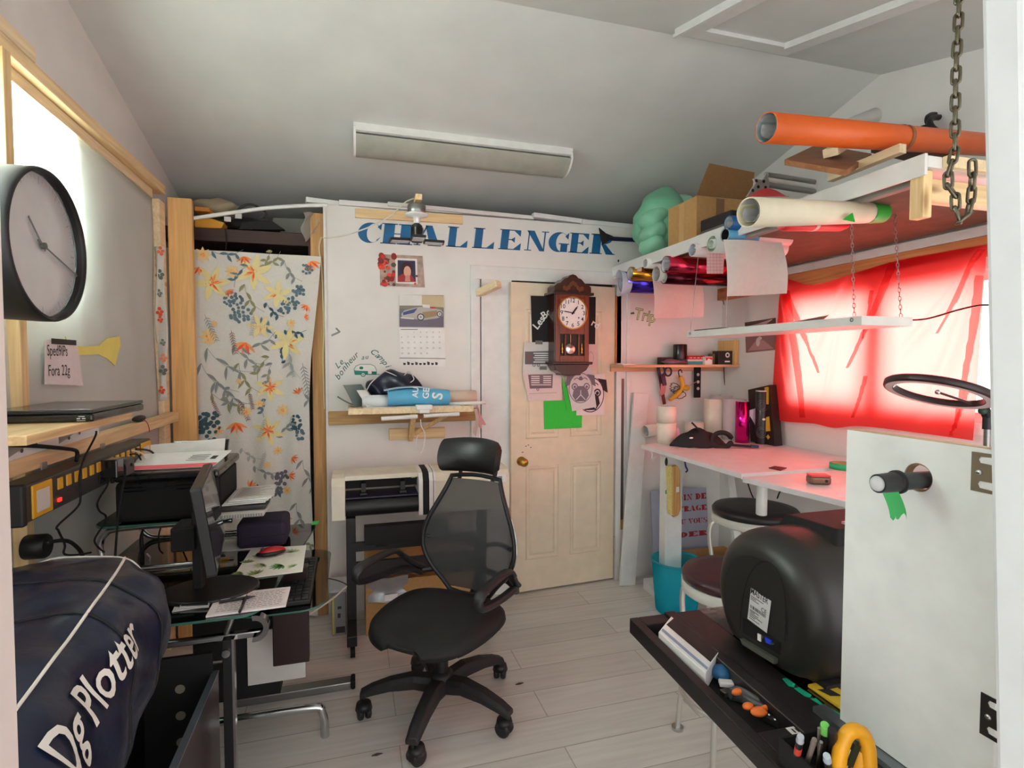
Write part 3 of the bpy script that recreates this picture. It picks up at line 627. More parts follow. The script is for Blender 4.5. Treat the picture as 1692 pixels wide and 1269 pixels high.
t=thing('graphics_tablet','small black graphics tablet with pale rim on the glass desk','tablet'); q=[oz(x,y,.754) for x,y in ((297,1006),(345,1004),(354,970),(304,972))]; a,b,c,d=q; n=V((0,0,.006)); MB(mat('d9d8d6',.5)).hexa([a,b,c,d,a+n,b+n,c+n,d+n]).build('rim',t)
k=lambda p,s:p.lerp((a+b+c+d)/4,s)+n; q2=[k(a,.06),k(b,.06),k(c,.22),k(d,.22)]; n2=V((0,0,.004)); MB(mat('18181a',.3)).hexa(q2+[p+n2 for p in q2]).build('surface',t,bevel=.001)
t=thing('tape_flag','green adhesive tape scrap on far corner of glass desk','tape'); a,b,c,d=[oz(x,y,.7508) for x,y in ((514,868),(526,866),(528,860),(517,862))]; n=V((0,0,.001)); MB(mat('3fbf5f',.6)).hexa([a,b,c,d,a+n,b+n,c+n,d+n]).build('strip',t)
for (px,r,c,lb) in (((398,884),.008,'d8d4cc','small white bead lying on the desk behind blank sheet'),((412,883),.010,'2c2c30','dark bead on the desk right of the white bead'),((433,878),.011,'b9a998','small tan pebble on desk beside purple pouch')):
    p=oz(*px,.751); one(MB(mat(c,.4)).ell(p+V((0,0,r*.7)),(r*1.3,r,r*.7)),'desk_trinket',lb,'trinket')
t=thing('usb_stick','brass coloured memory stick on the desk beside monitor foot','memory stick'); p=oz(370,925,.751); MB(GOLD).box(p-V((.02,.008,0)),p+V((.02,.008,.008))).build('body',t); MB(STEEL).box(p+V((.02,-.006,.001)),p+V((.034,.006,.007))).build('connector',t)
# cable tangle behind the monitor
cable('black cable loop hanging from the raised shelf beside monitor',[(268,865),(262,890),(272,915),(276,935)],-.80,.003)
cable('thin black cable slanting from wall to monitor foot',[(255,945),(290,915),(320,890)],[-.80,-.72,-.6],.003)
cable('second slanting black cable below the first near monitor foot',[(250,955),(300,930),(330,905)],[-.80,-.72,-.6],.003)
cable('white cable sagging behind monitor over chrome support',[(243,915),(265,935),(300,940),(330,950)],[-.78,-.76,-.7,-.62],.003,col=mat('d8d6d0',.5))
one(MB(MATTE).tube(cr([oz(x,y,.757) for x,y in ((246,958),(262,968),(252,978),(268,985),(256,965),(275,990),(285,980))],8),.007,8),'power_cable','tangled bundle of black cables on desk behind navy bag','cable')
one(MB(MATTE).tube(cr([oy(515,950,2.45),oy(535,954,2.55),oy(560,960,2.75),oy(573,966,2.93)],6),.0025,6),'power_cable','black keyboard cable crossing from the tray to plotter leg','cable')
# ================================================================== CLOSET AND FLORAL CURTAIN
CYY=3.362
def cfold(x,z):
    k=max(0,min(1,(2.14-z)/2.1)); t=max(0,(x+.42)/.25)
    return CYY+.013*math.sin(17*x+1.2*z)*(.4+k)+.011*math.sin(41*x-2*z+.6)*k-.034*math.exp(-((x+.30+.05*k)/.05)**2)*k+.026*math.exp(-((x+.60-.1*k)/.05)**2)*k+.006*math.sin(5*z+9*x)*k
def cxr(z):
    tab=[(420,531),(480,526),(545,519),(590,514),(663,511),(786,513),(855,516),(940,521),(1035,527)]
    pz=[(oy(x,y,CYY).z,oy(x,y,CYY).x) for y,x in tab]
    for (z0,x0),(z1,x1) in zip(pz,pz[1:]):
        if z<=z0 and z>=z1: return x0+(x1-x0)*(z0-z)/(z0-z1)
    return pz[0][1] if z>pz[0][0] else pz[-1][1]
def curtain():
    ztl=oy(325,412,CYY).z; ztr=oy(530,424,CYY).z; x0=-.985
    g=MB(mat('dcd9d2',.9,kind='fabric',scale=90,amt=.05,bump=.1))
    def S(u,v):
        zt=ztl+(ztr-ztl)*u; z=zt+(.02-zt)*v; x=x0+(cxr(z)-x0)*u; return (x,cfold(x,z)+.0,z)
    g.sheet(S,90,60)
    P=MB(WHITE); rr=random.Random(11)
    def leaf(x,z,L_,a,w,m,bend=0):
        P.mat(m); n=7; A=[];B=[]
        for i in range(n+1):
            k=i/n; aa=a+bend*k; cx=x+math.cos(a+bend*k*.5)*L_*k; cz=z+math.sin(a+bend*k*.5)*L_*k; ww=w*math.sin(PI*min(1,k*1.0+.02))*(1-.25*k)
            A.append((cx-math.sin(aa)*ww,cz+math.cos(aa)*ww)); B.append((cx+math.sin(aa)*ww,cz-math.cos(aa)*ww))
        for i in range(n): P.poly([A[i],B[i],B[i+1],A[i+1]],BW(0),0,0)
    def stem(pts,w,m):
        P.mat(m); q=[(p.x,p.y) for p in cr([(x,z,0) for x,z in pts],6)]; P.line(q,w,BW(0))
    def px(x,y): p=oy(x,y,CYY); return p.x,p.z
    YE=mat('e6d79c',.9);OR=mat('ef9a5a',.9);PO=mat('e8c48a',.9);RD=mat('e2552c',.9);BL=mat('5c7480',.9);DB=mat('3c5a66',.9);OL=mat('8f8d68',.9);GR=mat('8b9090',.9);PU=mat('8a5a58',.9);LG=mat('a9aeac',.9)
    def lily(x,y,s,a0):
        x,z=px(x,y)
        s*=1.25
        for k in range(6): leaf(x,z,s,a0+k*TAU/6+.1*math.sin(k*5),s*.20,YE,.25)
        for k in range(6): leaf(x,z,s*.55,a0+k*TAU/6,s*.07,OR,.2)
        for k in range(5): leaf(x,z,s*.38,a0+.5+k*TAU/5,s*.055,RD)
    def bloom(x,y,s):
        x,z=px(x,y)
        for k in range(8): leaf(x,z,s,k*TAU/8,s*.22,PO)
        P.mat(OR); P.disc(x,z,s*.3,BW(0),n=10)
    def redf(x,y,s,a0):
        x,z=px(x,y)
        for k in range(5): leaf(x,z,s,a0+(k-2)*.5,s*.13,RD if k%2 else OR)
    def berries(x,y,n,w,h,m=BL,r=.0095):
        x,z=px(x,y)
        for i in range(n):
            for _ in range(12):
                a=rr.random()*TAU; q=math.sqrt(rr.random()); bx=x+w*q*math.cos(a);bz=z+h*q*math.sin(a)
                if all((bx-c[0])**2+(bz-c[1])**2>(1.9*r)**2 for c in bb): break
            bb.append((bx,bz)); P.mat(m); P.disc(bx,bz,r*(.8+.3*rr.random()),BW(0),n=9); 
    def fern(x,y,L_,a,m):
        x,z=px(x,y); stem([(x,z),(x+math.cos(a)*L_,z+math.sin(a)*L_)],.0022,m)
        for i in range(9):
            k=.1+.1*i
            for s in (1,-1): leaf(x+math.cos(a)*L_*k,z+math.sin(a)*L_*k,L_*.16,a+s*.8,.0022,m)
    def branch(x,y,L_,a,m,n=5,w=.009):
        x,z=px(x,y); e=[(x+math.cos(a+.15*k)*L_*k/4,z+math.sin(a+.15*k)*L_*k/4) for k in range(5)]; stem(e,.0022,m)
        for i in range(n):
            k=(i+.6)/n; q=e[min(4,int(k*4))]; s=1 if i%2 else -1; leaf(q[0],q[1],L_*.3,a+s*.75+.1*i*0,w,m,-.4*s)
    bb=[]
    for a in ((420,450,.085,.3),(350,468,.085,1.1),(474,566,.085,.2),(443,712,.075,.6),(430,540,.06,.9),(459,486,.07,-1.8),(446,640,.07,-1.6)): lily(*a)
    for a in ((335,421,.045),(384,449,.04),(344,556,.05),(345,562,.03),(429,668,.035),(407,680,.035),(467,678,.04),(430,545,.035),(481,534,.028),(361,712,.03),(459,745,.03),(442,768,.025),(474,810,.03),(354,535,.02),(395,630,.02)): bloom(*a)
    for a in ((403,424,.05,-1.4),(407,566,.075,-1.9),(390,698,.07,-1.5),(514,432,.06,-1.2),(376,480,.04,-.9),(329,441,.05,-1.6),(508,505,.04,-2.2),(503,524,.03,0),(482,756,.04,-.5),(478,785,.04,-.2),(440,832,.04,2.0),(472,850,.05,-1.6),(412,806,.05,.7),(494,650,.04,2)): redf(*a)
    for a in ((385,495,22,.05,.04),(398,520,24,.055,.045),(480,500,20,.05,.04),(494,482,14,.03,.03),(470,512,12,.04,.02),(344,700,30,.06,.07,DB,.013),(352,740,22,.055,.05,DB,.013),(490,700,20,.035,.05,DB),(497,718,12,.03,.03,BL),(465,790,16,.035,.05,mat('6d6670',.9),.011),(455,810,14,.035,.03,mat('6d6670',.9),.011),(508,445,14,.03,.03,BL)): berries(*a)
    for a in ((338,520,.16,-1.2,GR),(382,545,.14,-1.4,PU),(420,520,.12,-1.7,LG),(395,660,.13,-1.2,PU),(412,648,.10,-1.4,PU),(350,660,.10,-1.2,PU),(440,690,.12,-1.9,LG),(500,600,.2,-1.4,BL),(476,590,.12,-1.3,LG),(440,745,.12,-1.9,LG)): fern(*a)
    for a in ((350,415,.16,-.5,BL),(450,415,.12,-2.4,OL),(405,470,.18,-1.6,OL),(430,440,.14,.1,OL),(470,430,.15,-1.5,GR),(388,570,.2,-1.2,GR),(400,575,.2,-.1,GR),(395,600,.2,-1.6,OL),(445,590,.15,-2.6,OL),(450,600,.14,-2.2,GR),(342,575,.28,-1.1,GR),(360,630,.24,-1.2,GR),(332,600,.25,-1.3,GR),(350,650,.2,-.9,OL),(480,570,.2,-1.9,LG),(455,560,.15,1.9,BL),(470,545,.12,-.6,DB),(440,660,.1,-2.3,BL),(455,720,.14,.3,GR),(500,760,.22,-1.6,GR),(420,770,.14,-.9,GR),(425,800,.16,-.8,DB),(490,830,.2,-1.7,GR),(465,600,.1,1.2,DB),(440,500,.12,-1.3,DB),(410,440,.14,-2.7,BL),(500,640,.16,-1.5,GR),(455,870,.12,-1.2,DB),(480,880,.14,-2,GR),(400,740,.12,-1.2,LG),(380,640,.12,-2.2,GR)): branch(*a)
    # same print repeats below, partly hidden by the desk
    for i in range(26): branch(335+rr.random()*170,880+rr.random()*120,.12,-1.5+rr.random(),[GR,LG,OL][i%3])
    ok=[]
    for i,q in enumerate(P.v):
        q.y=cfold(q.x,q.z)-.0045; q.x=min(q.x,cxr(q.z)-.001); q.x=max(q.x,-.984)
    n0=len(g.v); base=len(g.mats)
    for m in P.mats: g.mat(m)
    g.v+=P.v; g.f+=[tuple(i+n0 for i in f) for f in P.f]; g.mi+=[g.mats.index(P.mats[k]) for k in P.mi]; g.sm+=P.sm
    one(g,'floral_curtain','long white curtain with orange lilies and blue berries across closet opening','curtain')
curtain()
g=MB(mat('dcd9d2',.9,kind='fabric',scale=90,amt=.05)); YS=3.195
S=lambda u,v:(-.955+.045*u+.008*math.sin(9*v+3*u),YS-.006*math.sin(7*v+4*u),oy(270,408,YS).z+(oy(270,662,YS).z-oy(270,408,YS).z)*v)
g.sheet(S,6,30)
for (v,c,r) in ((.03,'ea7a52',.016),(.18,'6d746c',.018),(.3,'7e887e',.014),(.42,'e2552c',.016),(.47,'e2552c',.012),(.62,'7e887e',.012),(.72,'ea8a6a',.015),(.8,'6d746c',.018),(.93,'e2552c',.014)):
    g.mat(mat(c,.9)); p=S(.5,v); fr=BW(p[1]-.006)
    for k in range(4): g.disc(p[0]+r*.6*math.cos(k*1.7),p[2]+r*math.sin(k*1.7),r*.55,fr,n=8)
one(g,'floral_cloth','narrow strip of floral cloth hanging on stud left of orange-toned post','cloth',solid=.001)
# dark shelf in the closet and what is stored on it
one(MB(BROWN).box((-1.0,3.47,oy(400,401,3.47).z),(-.20,4.2,oy(400,380,3.47).z)),'closet_shelf','dark brown wooden shelf across the top of closet behind the curtain','shelf',bevel=.003)
ZS=oy(400,380,3.47).z+.001
one(MB(mat('4a1c16',.6)).box((-.235,3.425,oy(508,425,3.42).z),(-.222,3.45,oy(508,384,3.42).z)),'wood_strip','short dark red strip at right end of the brown closet shelf','strip')
def q3(P,Y): return [oy(x,y,Y) for x,y in P]
def slab(P,Y,th,m):
    A=q3(P,Y); return MB(m).add([p for p in A]+[p+V((0,th,0)) for p in A],[tuple(range(len(A)-1,-1,-1)),tuple(range(len(A),2*len(A)))]+[(i,(i+1)%len(A),len(A)+(i+1)%len(A),len(A)+i) for i in range(len(A))])
one(slab([(322,348),(346,350),(346,343),(322,341)],3.52,.12,mat('d8913a',.6)),'tool_box','small orange and black tool box at left on closet shelf','box')
one(slab([(322,377),(366,377),(370,368),(352,362),(322,357)],3.50,.10,mat('e0a030',.6)),'tool_box','yellow box below the orange tool box on closet shelf','box')
def soft(label,name,cat,c,r,m,nz=.12,seed=1):
    rr=random.Random(seed); ph=[rr.random()*6 for _ in range(6)]
    return one(MB(m).ell(c,r,24,14,fn=lambda q:q*(1+nz*(math.sin(9*q.x/r[0]*.5+ph[0])*math.sin(4*q.z/r[2]+ph[1])+.5*math.sin(7*q.y/r[1]+5*q.x/r[0]+ph[2])))),name,label,cat)
p=oy(352,338,3.62); soft('crumpled beige cloth bundle behind orange tool box on closet shelf','cloth_bundle','cloth bundle',(p.x,3.72,p.z),(.12,.1,.055),mat('b5a88e',.8),.15,3)
t=thing('tool_bag','black nylon tool bag with handles lying on closet shelf','bag'); p=oy(412,356,3.55); g=MB(MATTE); g.ell((p.x,3.66,ZS+.055),(.16,.10,.055),24,12,fn=lambda q:q*(1+.1*math.sin(30*q.x)*math.sin(25*q.y))); g.build('body',t)
MB(mat('3a3c38',.5)).tube(cr([oy(x,y,3.56) for x,y in ((385,360),(395,345),(410,338),(425,341),(440,352),(430,360))],6),.007,8).build('handle',t)
for x,y in ((376,362),(394,357)): a=oy(x,y,3.545); MB(WHITEP).cbox(a,(.035,.006,.028)).build('tag',t)
one(slab([(395,379),(470,379),(445,362),(400,368)],3.54,.05,mat('0d0d0d',.7)),'flat_case','flat black case under tool bag on closet shelf','case')
one(slab([(445,383),(510,386),(510,362),(452,360)],3.75,.02,mat('8d8f88',.7)),'storage_board','grey board leaning behind black case on closet shelf','board')
t=thing('shelf_string','dark cord hanging down from closet shelf over curtain','cord'); MB(MATTE).tube(cr([oy(x,y,3.455) for x,y in ((372,378),(374,395),(373,412))],4),.004,6).build('cord',t)
one(MB(WHITEP).tube(cr([oy(x,y,3.36) for x,y in ((318,361),(380,352),(440,344),(500,340),(541,339))],6),.011,10),'white_pipe','bent white plastic pipe spanning above the closet opening','pipe')
a=oy(523,355,3.40);
one(MB(OLDZ).box((-.222,3.402,0),(-.150,3.47,oy(525,352,3.40).z)),'wooden_post','weathered wooden post right of the floral curtain','post',bevel=.003)
one(MB(PAINT).box((-.149,3.385,0),(-.136,3.399,2.43)),'edge_strip','thin cream edge strip on the left end of white wall panel','strip')
S2=lambda u,v:(-.26+.08*u+.012*math.sin(8*v+4*u),3.395-.02*math.sin(5*u+3*v)-.01*v,oy(520,352,3.39).z-(.17-.06*u)*v)
one(MB(cloth('d9d4cc',.4,.35,name='torn film')).sheet(S2,16,16),'plastic_scrap','torn grey plastic scrap at the top of weathered post','plastic scrap')
one(MB(mat('d9c89a',.6)).tube(cr([oy(x,y,3.392) for x,y in ((531,392),(527,410),(531,440),(533,480),(535,540),(534,600),(536,676))],6),.005,6),'power_cable','cream cable running down the weathered post beside white panel','cable')
for a,b,w,lb in (((505,331),(560,338),.03,'short white batten jutting over closet on panel top'),((560,336),(760,351),.03,'white batten on panel top behind the clamp lamp'),((640,338),(880,361),.025,'long white moulding on panel top right of lamp'),((880,356),(1000,372),.03,'white moulding tilted on panel top near blue G'),((960,372),(1052,381),.03,'white moulding at right end of panel top')):
    p0=oy(*a,3.41);p1=oy(*b,3.44); p0.z=max(p0.z,2.456);p1.z=max(p1.z,2.456); one(MB(PAINT).bar(p0,p1,.05,w),'wood_moulding',lb,'moulding',bevel=.003)
# ================================================================== LETTERING on the white panel
BLUE=mat('0f5f93',.45)
def el(cx,cy,rx,ry,a): return (cx+rx*math.cos(a),cy+ry*math.sin(a))
def glyph(ch,T=.34,s=.045):
    G=[]; r=lambda x0,y0,x1,y1:G.append([(x0,y0),(x1,y0),(x1,y1),(x0,y1)])
    def cres(o,i,a0,a1,n=22):
        for k in range(n):
            a=R(a0+(a1-a0)*k/n);b=R(a0+(a1-a0)*(k+1)/n); G.append([el(*i,a),el(*o,a),el(*o,b),el(*i,b)])
    def stem(x): r(x,0,x+T,1); r(x-.08,0,x+T+.08,s); r(x-.08,1-s,x+T+.08,1)
    tri=lambda *p:G.append(list(p))
    if ch in 'CGO':
        if ch=='O': cres((.5,.5,.5,.5),(.5,.5,.2,.46),0,360)
        else: cres((.52,.5,.5,.5),(.66,.5,.28,.46),48,312); tri((.80,.80),(.96,.66),(.97,1.0))
        if ch=='G': r(.62,.02,.95,.42); r(.52,.40,1.02,.45)
        else: tri((.80,.16),(.84,.12),(.97,.32)) if ch=='C' else None
    elif ch=='H': stem(.06); stem(.60); r(.38,.48,.62,.53)
    elif ch=='A': G.append([(.36,1),(.62,1),(.98,0),(.60,0)]); G.append([(.40,1),(.46,1),(.14,0),(.07,0)]); r(.22,.27,.72,.32); r(-.02,0,.24,s); r(.52,0,1.04,s)
    elif ch=='L': stem(.10); r(.4,0,.98,s); tri((.66,s),(.98,s),(.98,.36))
    elif ch in 'EF':
        stem(.08); r(.4,1-s,.94,1); tri((.64,1-s),(.94,.68),(.94,1-s)); r(.4,.48,.62,.53); tri((.52,.505),(.70,.36),(.70,.65))
        if ch=='E': r(.4,0,.98,s); tri((.66,s),(.98,s),(.98,.36))
    elif ch=='N': r(.12,0,.17,1); r(.0,0,.3,s); G.append([(.04,1),(.36,1),(.86,0),(.66,0)]); r(.80,0,.86,1); r(.68,1-s,.99,1)
    elif ch in 'RPBD':
        stem(.08)
        if ch=='D': cres((.42,.5,.54,.5),(.42,.5,.22,.455),-90,90)
        else:
            cres((.45,.75,.42,.25),(.45,.75,.14,.205),-90,90,12)
            if ch=='B': cres((.47,.26,.47,.26),(.47,.26,.16,.215),-90,90,12)
            if ch=='R': G.append([(.44,.5),(.62,.5),(.98,.03),(.66,.03)]); r(.66,0,1.04,s)
    elif ch=='S':
        cres((.5,.73,.42,.27),(.52,.74,.18,.2),60,270,12); cres((.5,.27,.44,.27),(.48,.26,.18,.2),-120,90,12); tri((.74,.9),(.88,.68),(.9,1)); tri((.26,.1),(.1,.34),(.08,0))
    elif ch=='I': stem(.33)
    elif ch=='T': r(.33,0,.67,1); r(.22,0,.78,s); r(.04,1-s,.96,1); tri((.04,1-s),(.3,1-s),(.04,.66)); tri((.7,1-s),(.96,1-s),(.96,.66))
    elif ch=='U': r(.04,.25,.36,1); r(.0,1-s,.46,1); r(.78,.25,.84,1); r(.66,1-s,.98,1); cres((.44,.27,.40,.27),(.57,.27,.21,.22),180,360,12)
    elif ch=='V': G.append([(.02,1),(.36,1),(.6,0),(.46,0)]); G.append([(.84,1),(.9,1),(.55,0),(.48,0)]); r(-.04,1-s,.46,1); r(.7,1-s,1.02,1)
    elif ch=='J': r(.4,.25,.74,1); r(.3,1-s,.84,1); cres((.40,.26,.34,.26),(.32,.26,.1,.2),180,360,10)
    return G
def put_glyph(mb,ch,x0,x1,y0,y1,fr,shear=0,z=0,t=0,T=.34,s=.045):
    w=x1-x0;h=y1-y0
    for P in glyph(ch,T,s): mb.poly([(x0+w*x+shear*h*(y),y0+h*y) for x,y in P],fr,t,z)
def challenger():
    t=thing('wall_lettering','big blue serif capital lettering across white panel above the door','lettering')
    xs=[(589,629),(629,680),(684,727),(736,772),(779,816),(823,860),(866,904),(904,938),(939,972),(974,1014)]
    for ch,(a,b) in zip('CHALLENGER',xs):
        k=(a-589)/430; yb0=400+21*k; yt0=366+22*k; p=oy(a,yb0,3.398);q=oy(b,400+21*(b-589)/430,3.398); zt=oy(a,yt0,3.398).z
        g=MB(BLUE); put_glyph(g,ch,p.x,q.x,p.z,zt,BW(3.399),.12,0,.0012); g.build('letter',t)
challenger()
# wood strip and clamp lamp
def wq(P,Y,m,th=.02): return slab(P,Y-th,th,m)
one(wq([(587,359),(765,370),(765,355),(587,344)],3.401,PINEX,.02),'wood_strip','pine strip screwed to panel above the blue lettering behind lamp','strip',bevel=.002)
def lamp():
    t=thing('panel_lamp','three-panel black LED garage lamp on pine arm above lettering','lamp'); Y=3.06
    c=oy(686,0,Y); z=lambda y:oy(686,y,Y).z
    MB(PINEY).bar(oy(686,348,3.38),oy(692,325,3.0),.035,.03).build('arm',t)
    MB(STEEL).lathe([(.0,0),(.046,0),(.05,.004),(.05,.045),(.046,.05),(0,.05)],(c.x,Y,z(354)),(0,0,1),32).build('junction_box',t)
    MB(WHITEP).lathe([(.018,0),(.02,.03),(.03,.036),(.062,.042),(.062,.05),(0,.055)],(c.x,Y,z(369)),(0,0,1),32).build('socket',t)
    g=MB(BLACK); g.lathe([(.016,.1),(.03,.09),(.036,.02),(.03,0),(0,0)],(c.x,Y,z(400)),(0,0,1),24); g.build('lamp_head',t)
    for i in range(10):
        a=TAU*i/10; g=MB(STEEL if i%2 else BLACK); g.bar((c.x+.034*math.cos(a),Y+.034*math.sin(a),z(396)),(c.x+.034*math.cos(a),Y+.034*math.sin(a),z(377)),.006,.012,(math.cos(a),math.sin(a),0)); 
        if i in (6,7,8,9): g.build('cooling_fin',t)
    for ang in (R(185),R(-5),R(-92)):
        d=V((math.cos(ang),math.sin(ang),-.03)); s=V((-math.sin(ang),math.cos(ang),0)); o=V((c.x,Y,z(398)))
        g=MB(BLACK); g.bar(o+d*.035,o+d*.15,.075,.014); 
        pn=g.build('lamp_panel',t,bevel=.004); g=MB(mat('c9cacb',.3)); g.bar(o+d*.045-V((0,0,.0085)),o+d*.14-V((0,0,.0085)),.06,.004); g.build('diffuser',pn)
    MB(mat('dcd8c8',.6)).tube(cr([oy(x,y,3.15) for x,y in ((684,328),(670,334),(655,348),(640,360),(615,373),(592,382),(560,391),(533,393))],6),.004,6).build('cord',t)
lamp()
# photo, calendar -----------------------------------------------------------
def pc(P,Y=3.397): return [(lambda p:(p.x,p.z))(oy(x,y,Y)) for x,y in P]
def photo():
    t=thing('photo_print','portrait photo print framed by red flowers taped to white panel','photo'); fr=BW(3.397)
    MB(mat('b59d90',.6,kind='rough',amt=.35,bump=0)).poly(pc([(627,420),(698,423),(702,475),(628,472)]),fr,.0015).build('sheet',t)
    MB(mat('eae4e0',.6)).poly(pc([(653,426),(689,428),(690,470),(654,468)]),fr,.0018).build('mount',t)
    MB(mat('2c3050',.6)).poly(pc([(657,430),(686,431),(687,466),(657,465)]),fr,.0021).build('portrait_backdrop',t)
    g=MB(mat('3a1420',.6)); fz=BW(3.3945); x,z=pc([(672,445)])[0]; g.disc(x,z,.036,fz,.045); g.mat(mat('a3222e',.6)); g.poly(pc([(657,466),(658,457),(666,452),(678,452),(684,460),(685,466)]),BW(3.3943)); g.mat(mat('dba58e',.6)); x,z=pc([(673,449)])[0]; g.disc(x,z,.022,BW(3.394),.034); g.mat(mat('c98c78',.6)); g.poly(pc([(669,465),(678,465),(677,455),(670,455)]),BW(3.3938)); g.build('portrait_figure',t)
    g=MB(mat('c22420',.6)); rr=random.Random(4); cs=[mat('c22420',.6),mat('e0432f',.6),mat('8e1a1a',.6),mat('5b4a3a',.6),mat('7a2a20',.6)]
    for i in range(60):
        px_=628+rr.random()*(24 if i<42 else 66); py=421+rr.random()*50
        if i>=42 and py<455: py=455+rr.random()*16
        if px_>652 and px_<682: continue
        g.mat(cs[rr.randrange(5)]); x,z=pc([(px_,py)])[0]; g.disc(x,z,.006+.012*rr.random(),BW(3.3942-.0001*i/10),n=8)
    g.build('flower_print',t)
photo()
def calendar():
    t=thing('wall_calendar','wall calendar with silver roadster picture hanging on white panel','calendar'); fr=BW(3.396)
    MB(mat('f0efec',.6)).poly(pc([(660,545),(735,546),(736,606),(662,604)]),BW(3.397),.003).build('lower_page',t)
    MB(mat('f3f2f0',.6)).poly(pc([(659,541),(735,543),(735,592),(661,592)]),fr,.0035).build('month_page',t)
    g=MB(mat('8a8690',.6)); g.poly(pc([(660,487),(733,488),(733,541),(660,540)]),fr,.003); g.build('picture',t)
    z0=3.3925; lay=lambda k:BW(z0-.0003*k)
    g=MB(mat('e6e4e0',.6)); g.poly(pc([(660,487),(697,488),(697,505),(660,505)]),lay(1)); g.mat(mat('c9b894',.6)); g.poly(pc([(697,488),(733,489),(733,508),(697,506)]),lay(1)); g.mat(mat('857f6a',.6)); g.poly(pc([(660,505),(733,508),(733,512),(660,510)]),lay(2)); g.mat(mat('6f6a78',.6)); g.poly(pc([(660,510),(733,512),(733,541),(660,540)]),lay(1)); g.build('background_print',t)
    g=MB(mat('b9b2ac',.5)); g.poly(pc([(663,519),(668,513),(688,508),(698,507),(712,509),(729,512),(732,516),(731,522),(722,526),(700,529),(682,527),(664,524)]),lay(3))
    g.mat(mat('3b4a86',.5)); g.poly(pc([(666,516),(690,509),(684,517),(666,521)]),lay(4)); g.mat(mat('a08660',.5)); g.poly(pc([(697,516),(722,513),(722,522),(702,526)]),lay(4)); g.mat(mat('c83228',.5)); g.poly(pc([(711,507),(719,507),(718,510),(711,510)]),lay(5))
    g.mat(mat('e8e8ea',.4)); g.poly(pc([(697,503),(710,504),(710,509),(699,508)]),lay(4)); g.mat(mat('26242a',.5))
    for cx,cy,rw in ((695,524,.022),(726,519,.017)):
        x,z=pc([(cx,cy)])[0]; g.mat(mat('26242a',.5)); g.disc(x,z,rw,lay(5)); g.mat(mat('d8d8d8',.4)); g.disc(x,z,rw*.72,lay(6)); g.mat(mat('8a8a8a',.4)); g.disc(x,z,rw*.3,lay(7))
    g.mat(mat('dddddd',.4)); g.poly(pc([(662,524),(684,526),(684,528),(662,526)]),lay(5)); g.build('car_print',t)
    g=MB(mat('6a6a6c',.7)); 
    for i,y in enumerate((549,557,566,575,584)):
        for j in range(7):
            d=i*7+j-1
            if 1<=d<=31:
                x,z=pc([(663+10.3*j,y)])[0]; g.text(str(d),BW(3.3922),.013,x,z-.004,0)
    g.mat(mat('5a5a5c',.7)); g.poly(pc([(660,591),(736,592),(736,593),(660,592)]),BW(3.3922)); g.poly(pc([(662,544),(690,544),(690,545),(662,545)]),BW(3.3922)); g.build('date_print',t)
    g=MB(mat('3a3a3c',.7)); rr=random.Random(8)
    for k in range(9): x=666+6.6*k; h=rr.random()*3; g.poly(pc([(x,600-h),(x+4.5,600-h*.4),(x+4,603),(x+.5,603)]),BW(3.3935))
    g.build('logo_print',t)
calendar()
# camping decal -------------------------------------------------------------
def camp():
    t=thing('wall_decal','green camping decal with caravan on white panel above small shelf','decal'); GN=mat('1f7f6e',.6); fr=BW(3.3985)
    g=MB(mat('2c6a64',.6))
    def arc(s,pts,size):
        P=pc(pts); 
        for i,ch in enumerate(s):
            k=i/(len(s)-1)*(len(P)-1); a=min(int(k),len(P)-2); f=k-a; x=P[a][0]+(P[a+1][0]-P[a][0])*f; z=P[a][1]+(P[a+1][1]-P[a][1])*f; g.text(ch,fr,size,x,z,0,'c',.004,.35,rot=math.atan2(P[a+1][1]-P[a][1],P[a+1][0]-P[a][0]))
    arc('Le',[(561,607),(567,601)],.05); arc('bonheur',[(562,625),(572,611),(582,599),(592,589)],.05); arc('au',[(600,594),(607,593)],.04); arc('Camping',[(616,586),(627,595),(638,608),(650,625)],.052)
    g.build('script',t)
    g=MB(mat('f1f0ea',.5)); body=[(586,616),(585,610),(588,605),(595,602),(612,602),(619,605),(622,611),(622,619),(587,619)]; g.poly(pc(body),fr,0,.0002); g.mat(GN); g.poly(pc([(585,612),(622,614),(622,619),(587,619)]),fr,0,.0005); g.line(pc(body+[body[0]]),.003,fr,.0006)
    x,z=pc([(600,619)])[0]; g.disc(x,z,.014,fr,z=.0008); g.mat(mat('f1f0ea',.5)); g.disc(x,z,.009,fr,z=.001); g.rect(*pc([(608,618)])[0],*pc([(614,607)])[0],fr,0,.0009); g.mat(GN); g.disc(x,z,.004,fr,z=.0012); x,z=pc([(597,608)])[0]; g.disc(x,z,.012,fr,.009,z=.0012); g.rect(*pc([(622,619)])[0],*pc([(628,618)])[0],fr,0,.0006); g.build('caravan',t)
camp()
for (P,lb) in (([(547,553),(560,547),(561,550),(548,556)],'grey scuffed tape strip on the white panel near its left edge'),([(556,541),(563,548),(561,550),(554,543)],'short grey tape strip crossing the longer strip on white panel')):
    one(MB(mat('8a8c8a',.7)).poly(pc(P),BW(3.4005),.0015),'tape_strip',lb,'tape')
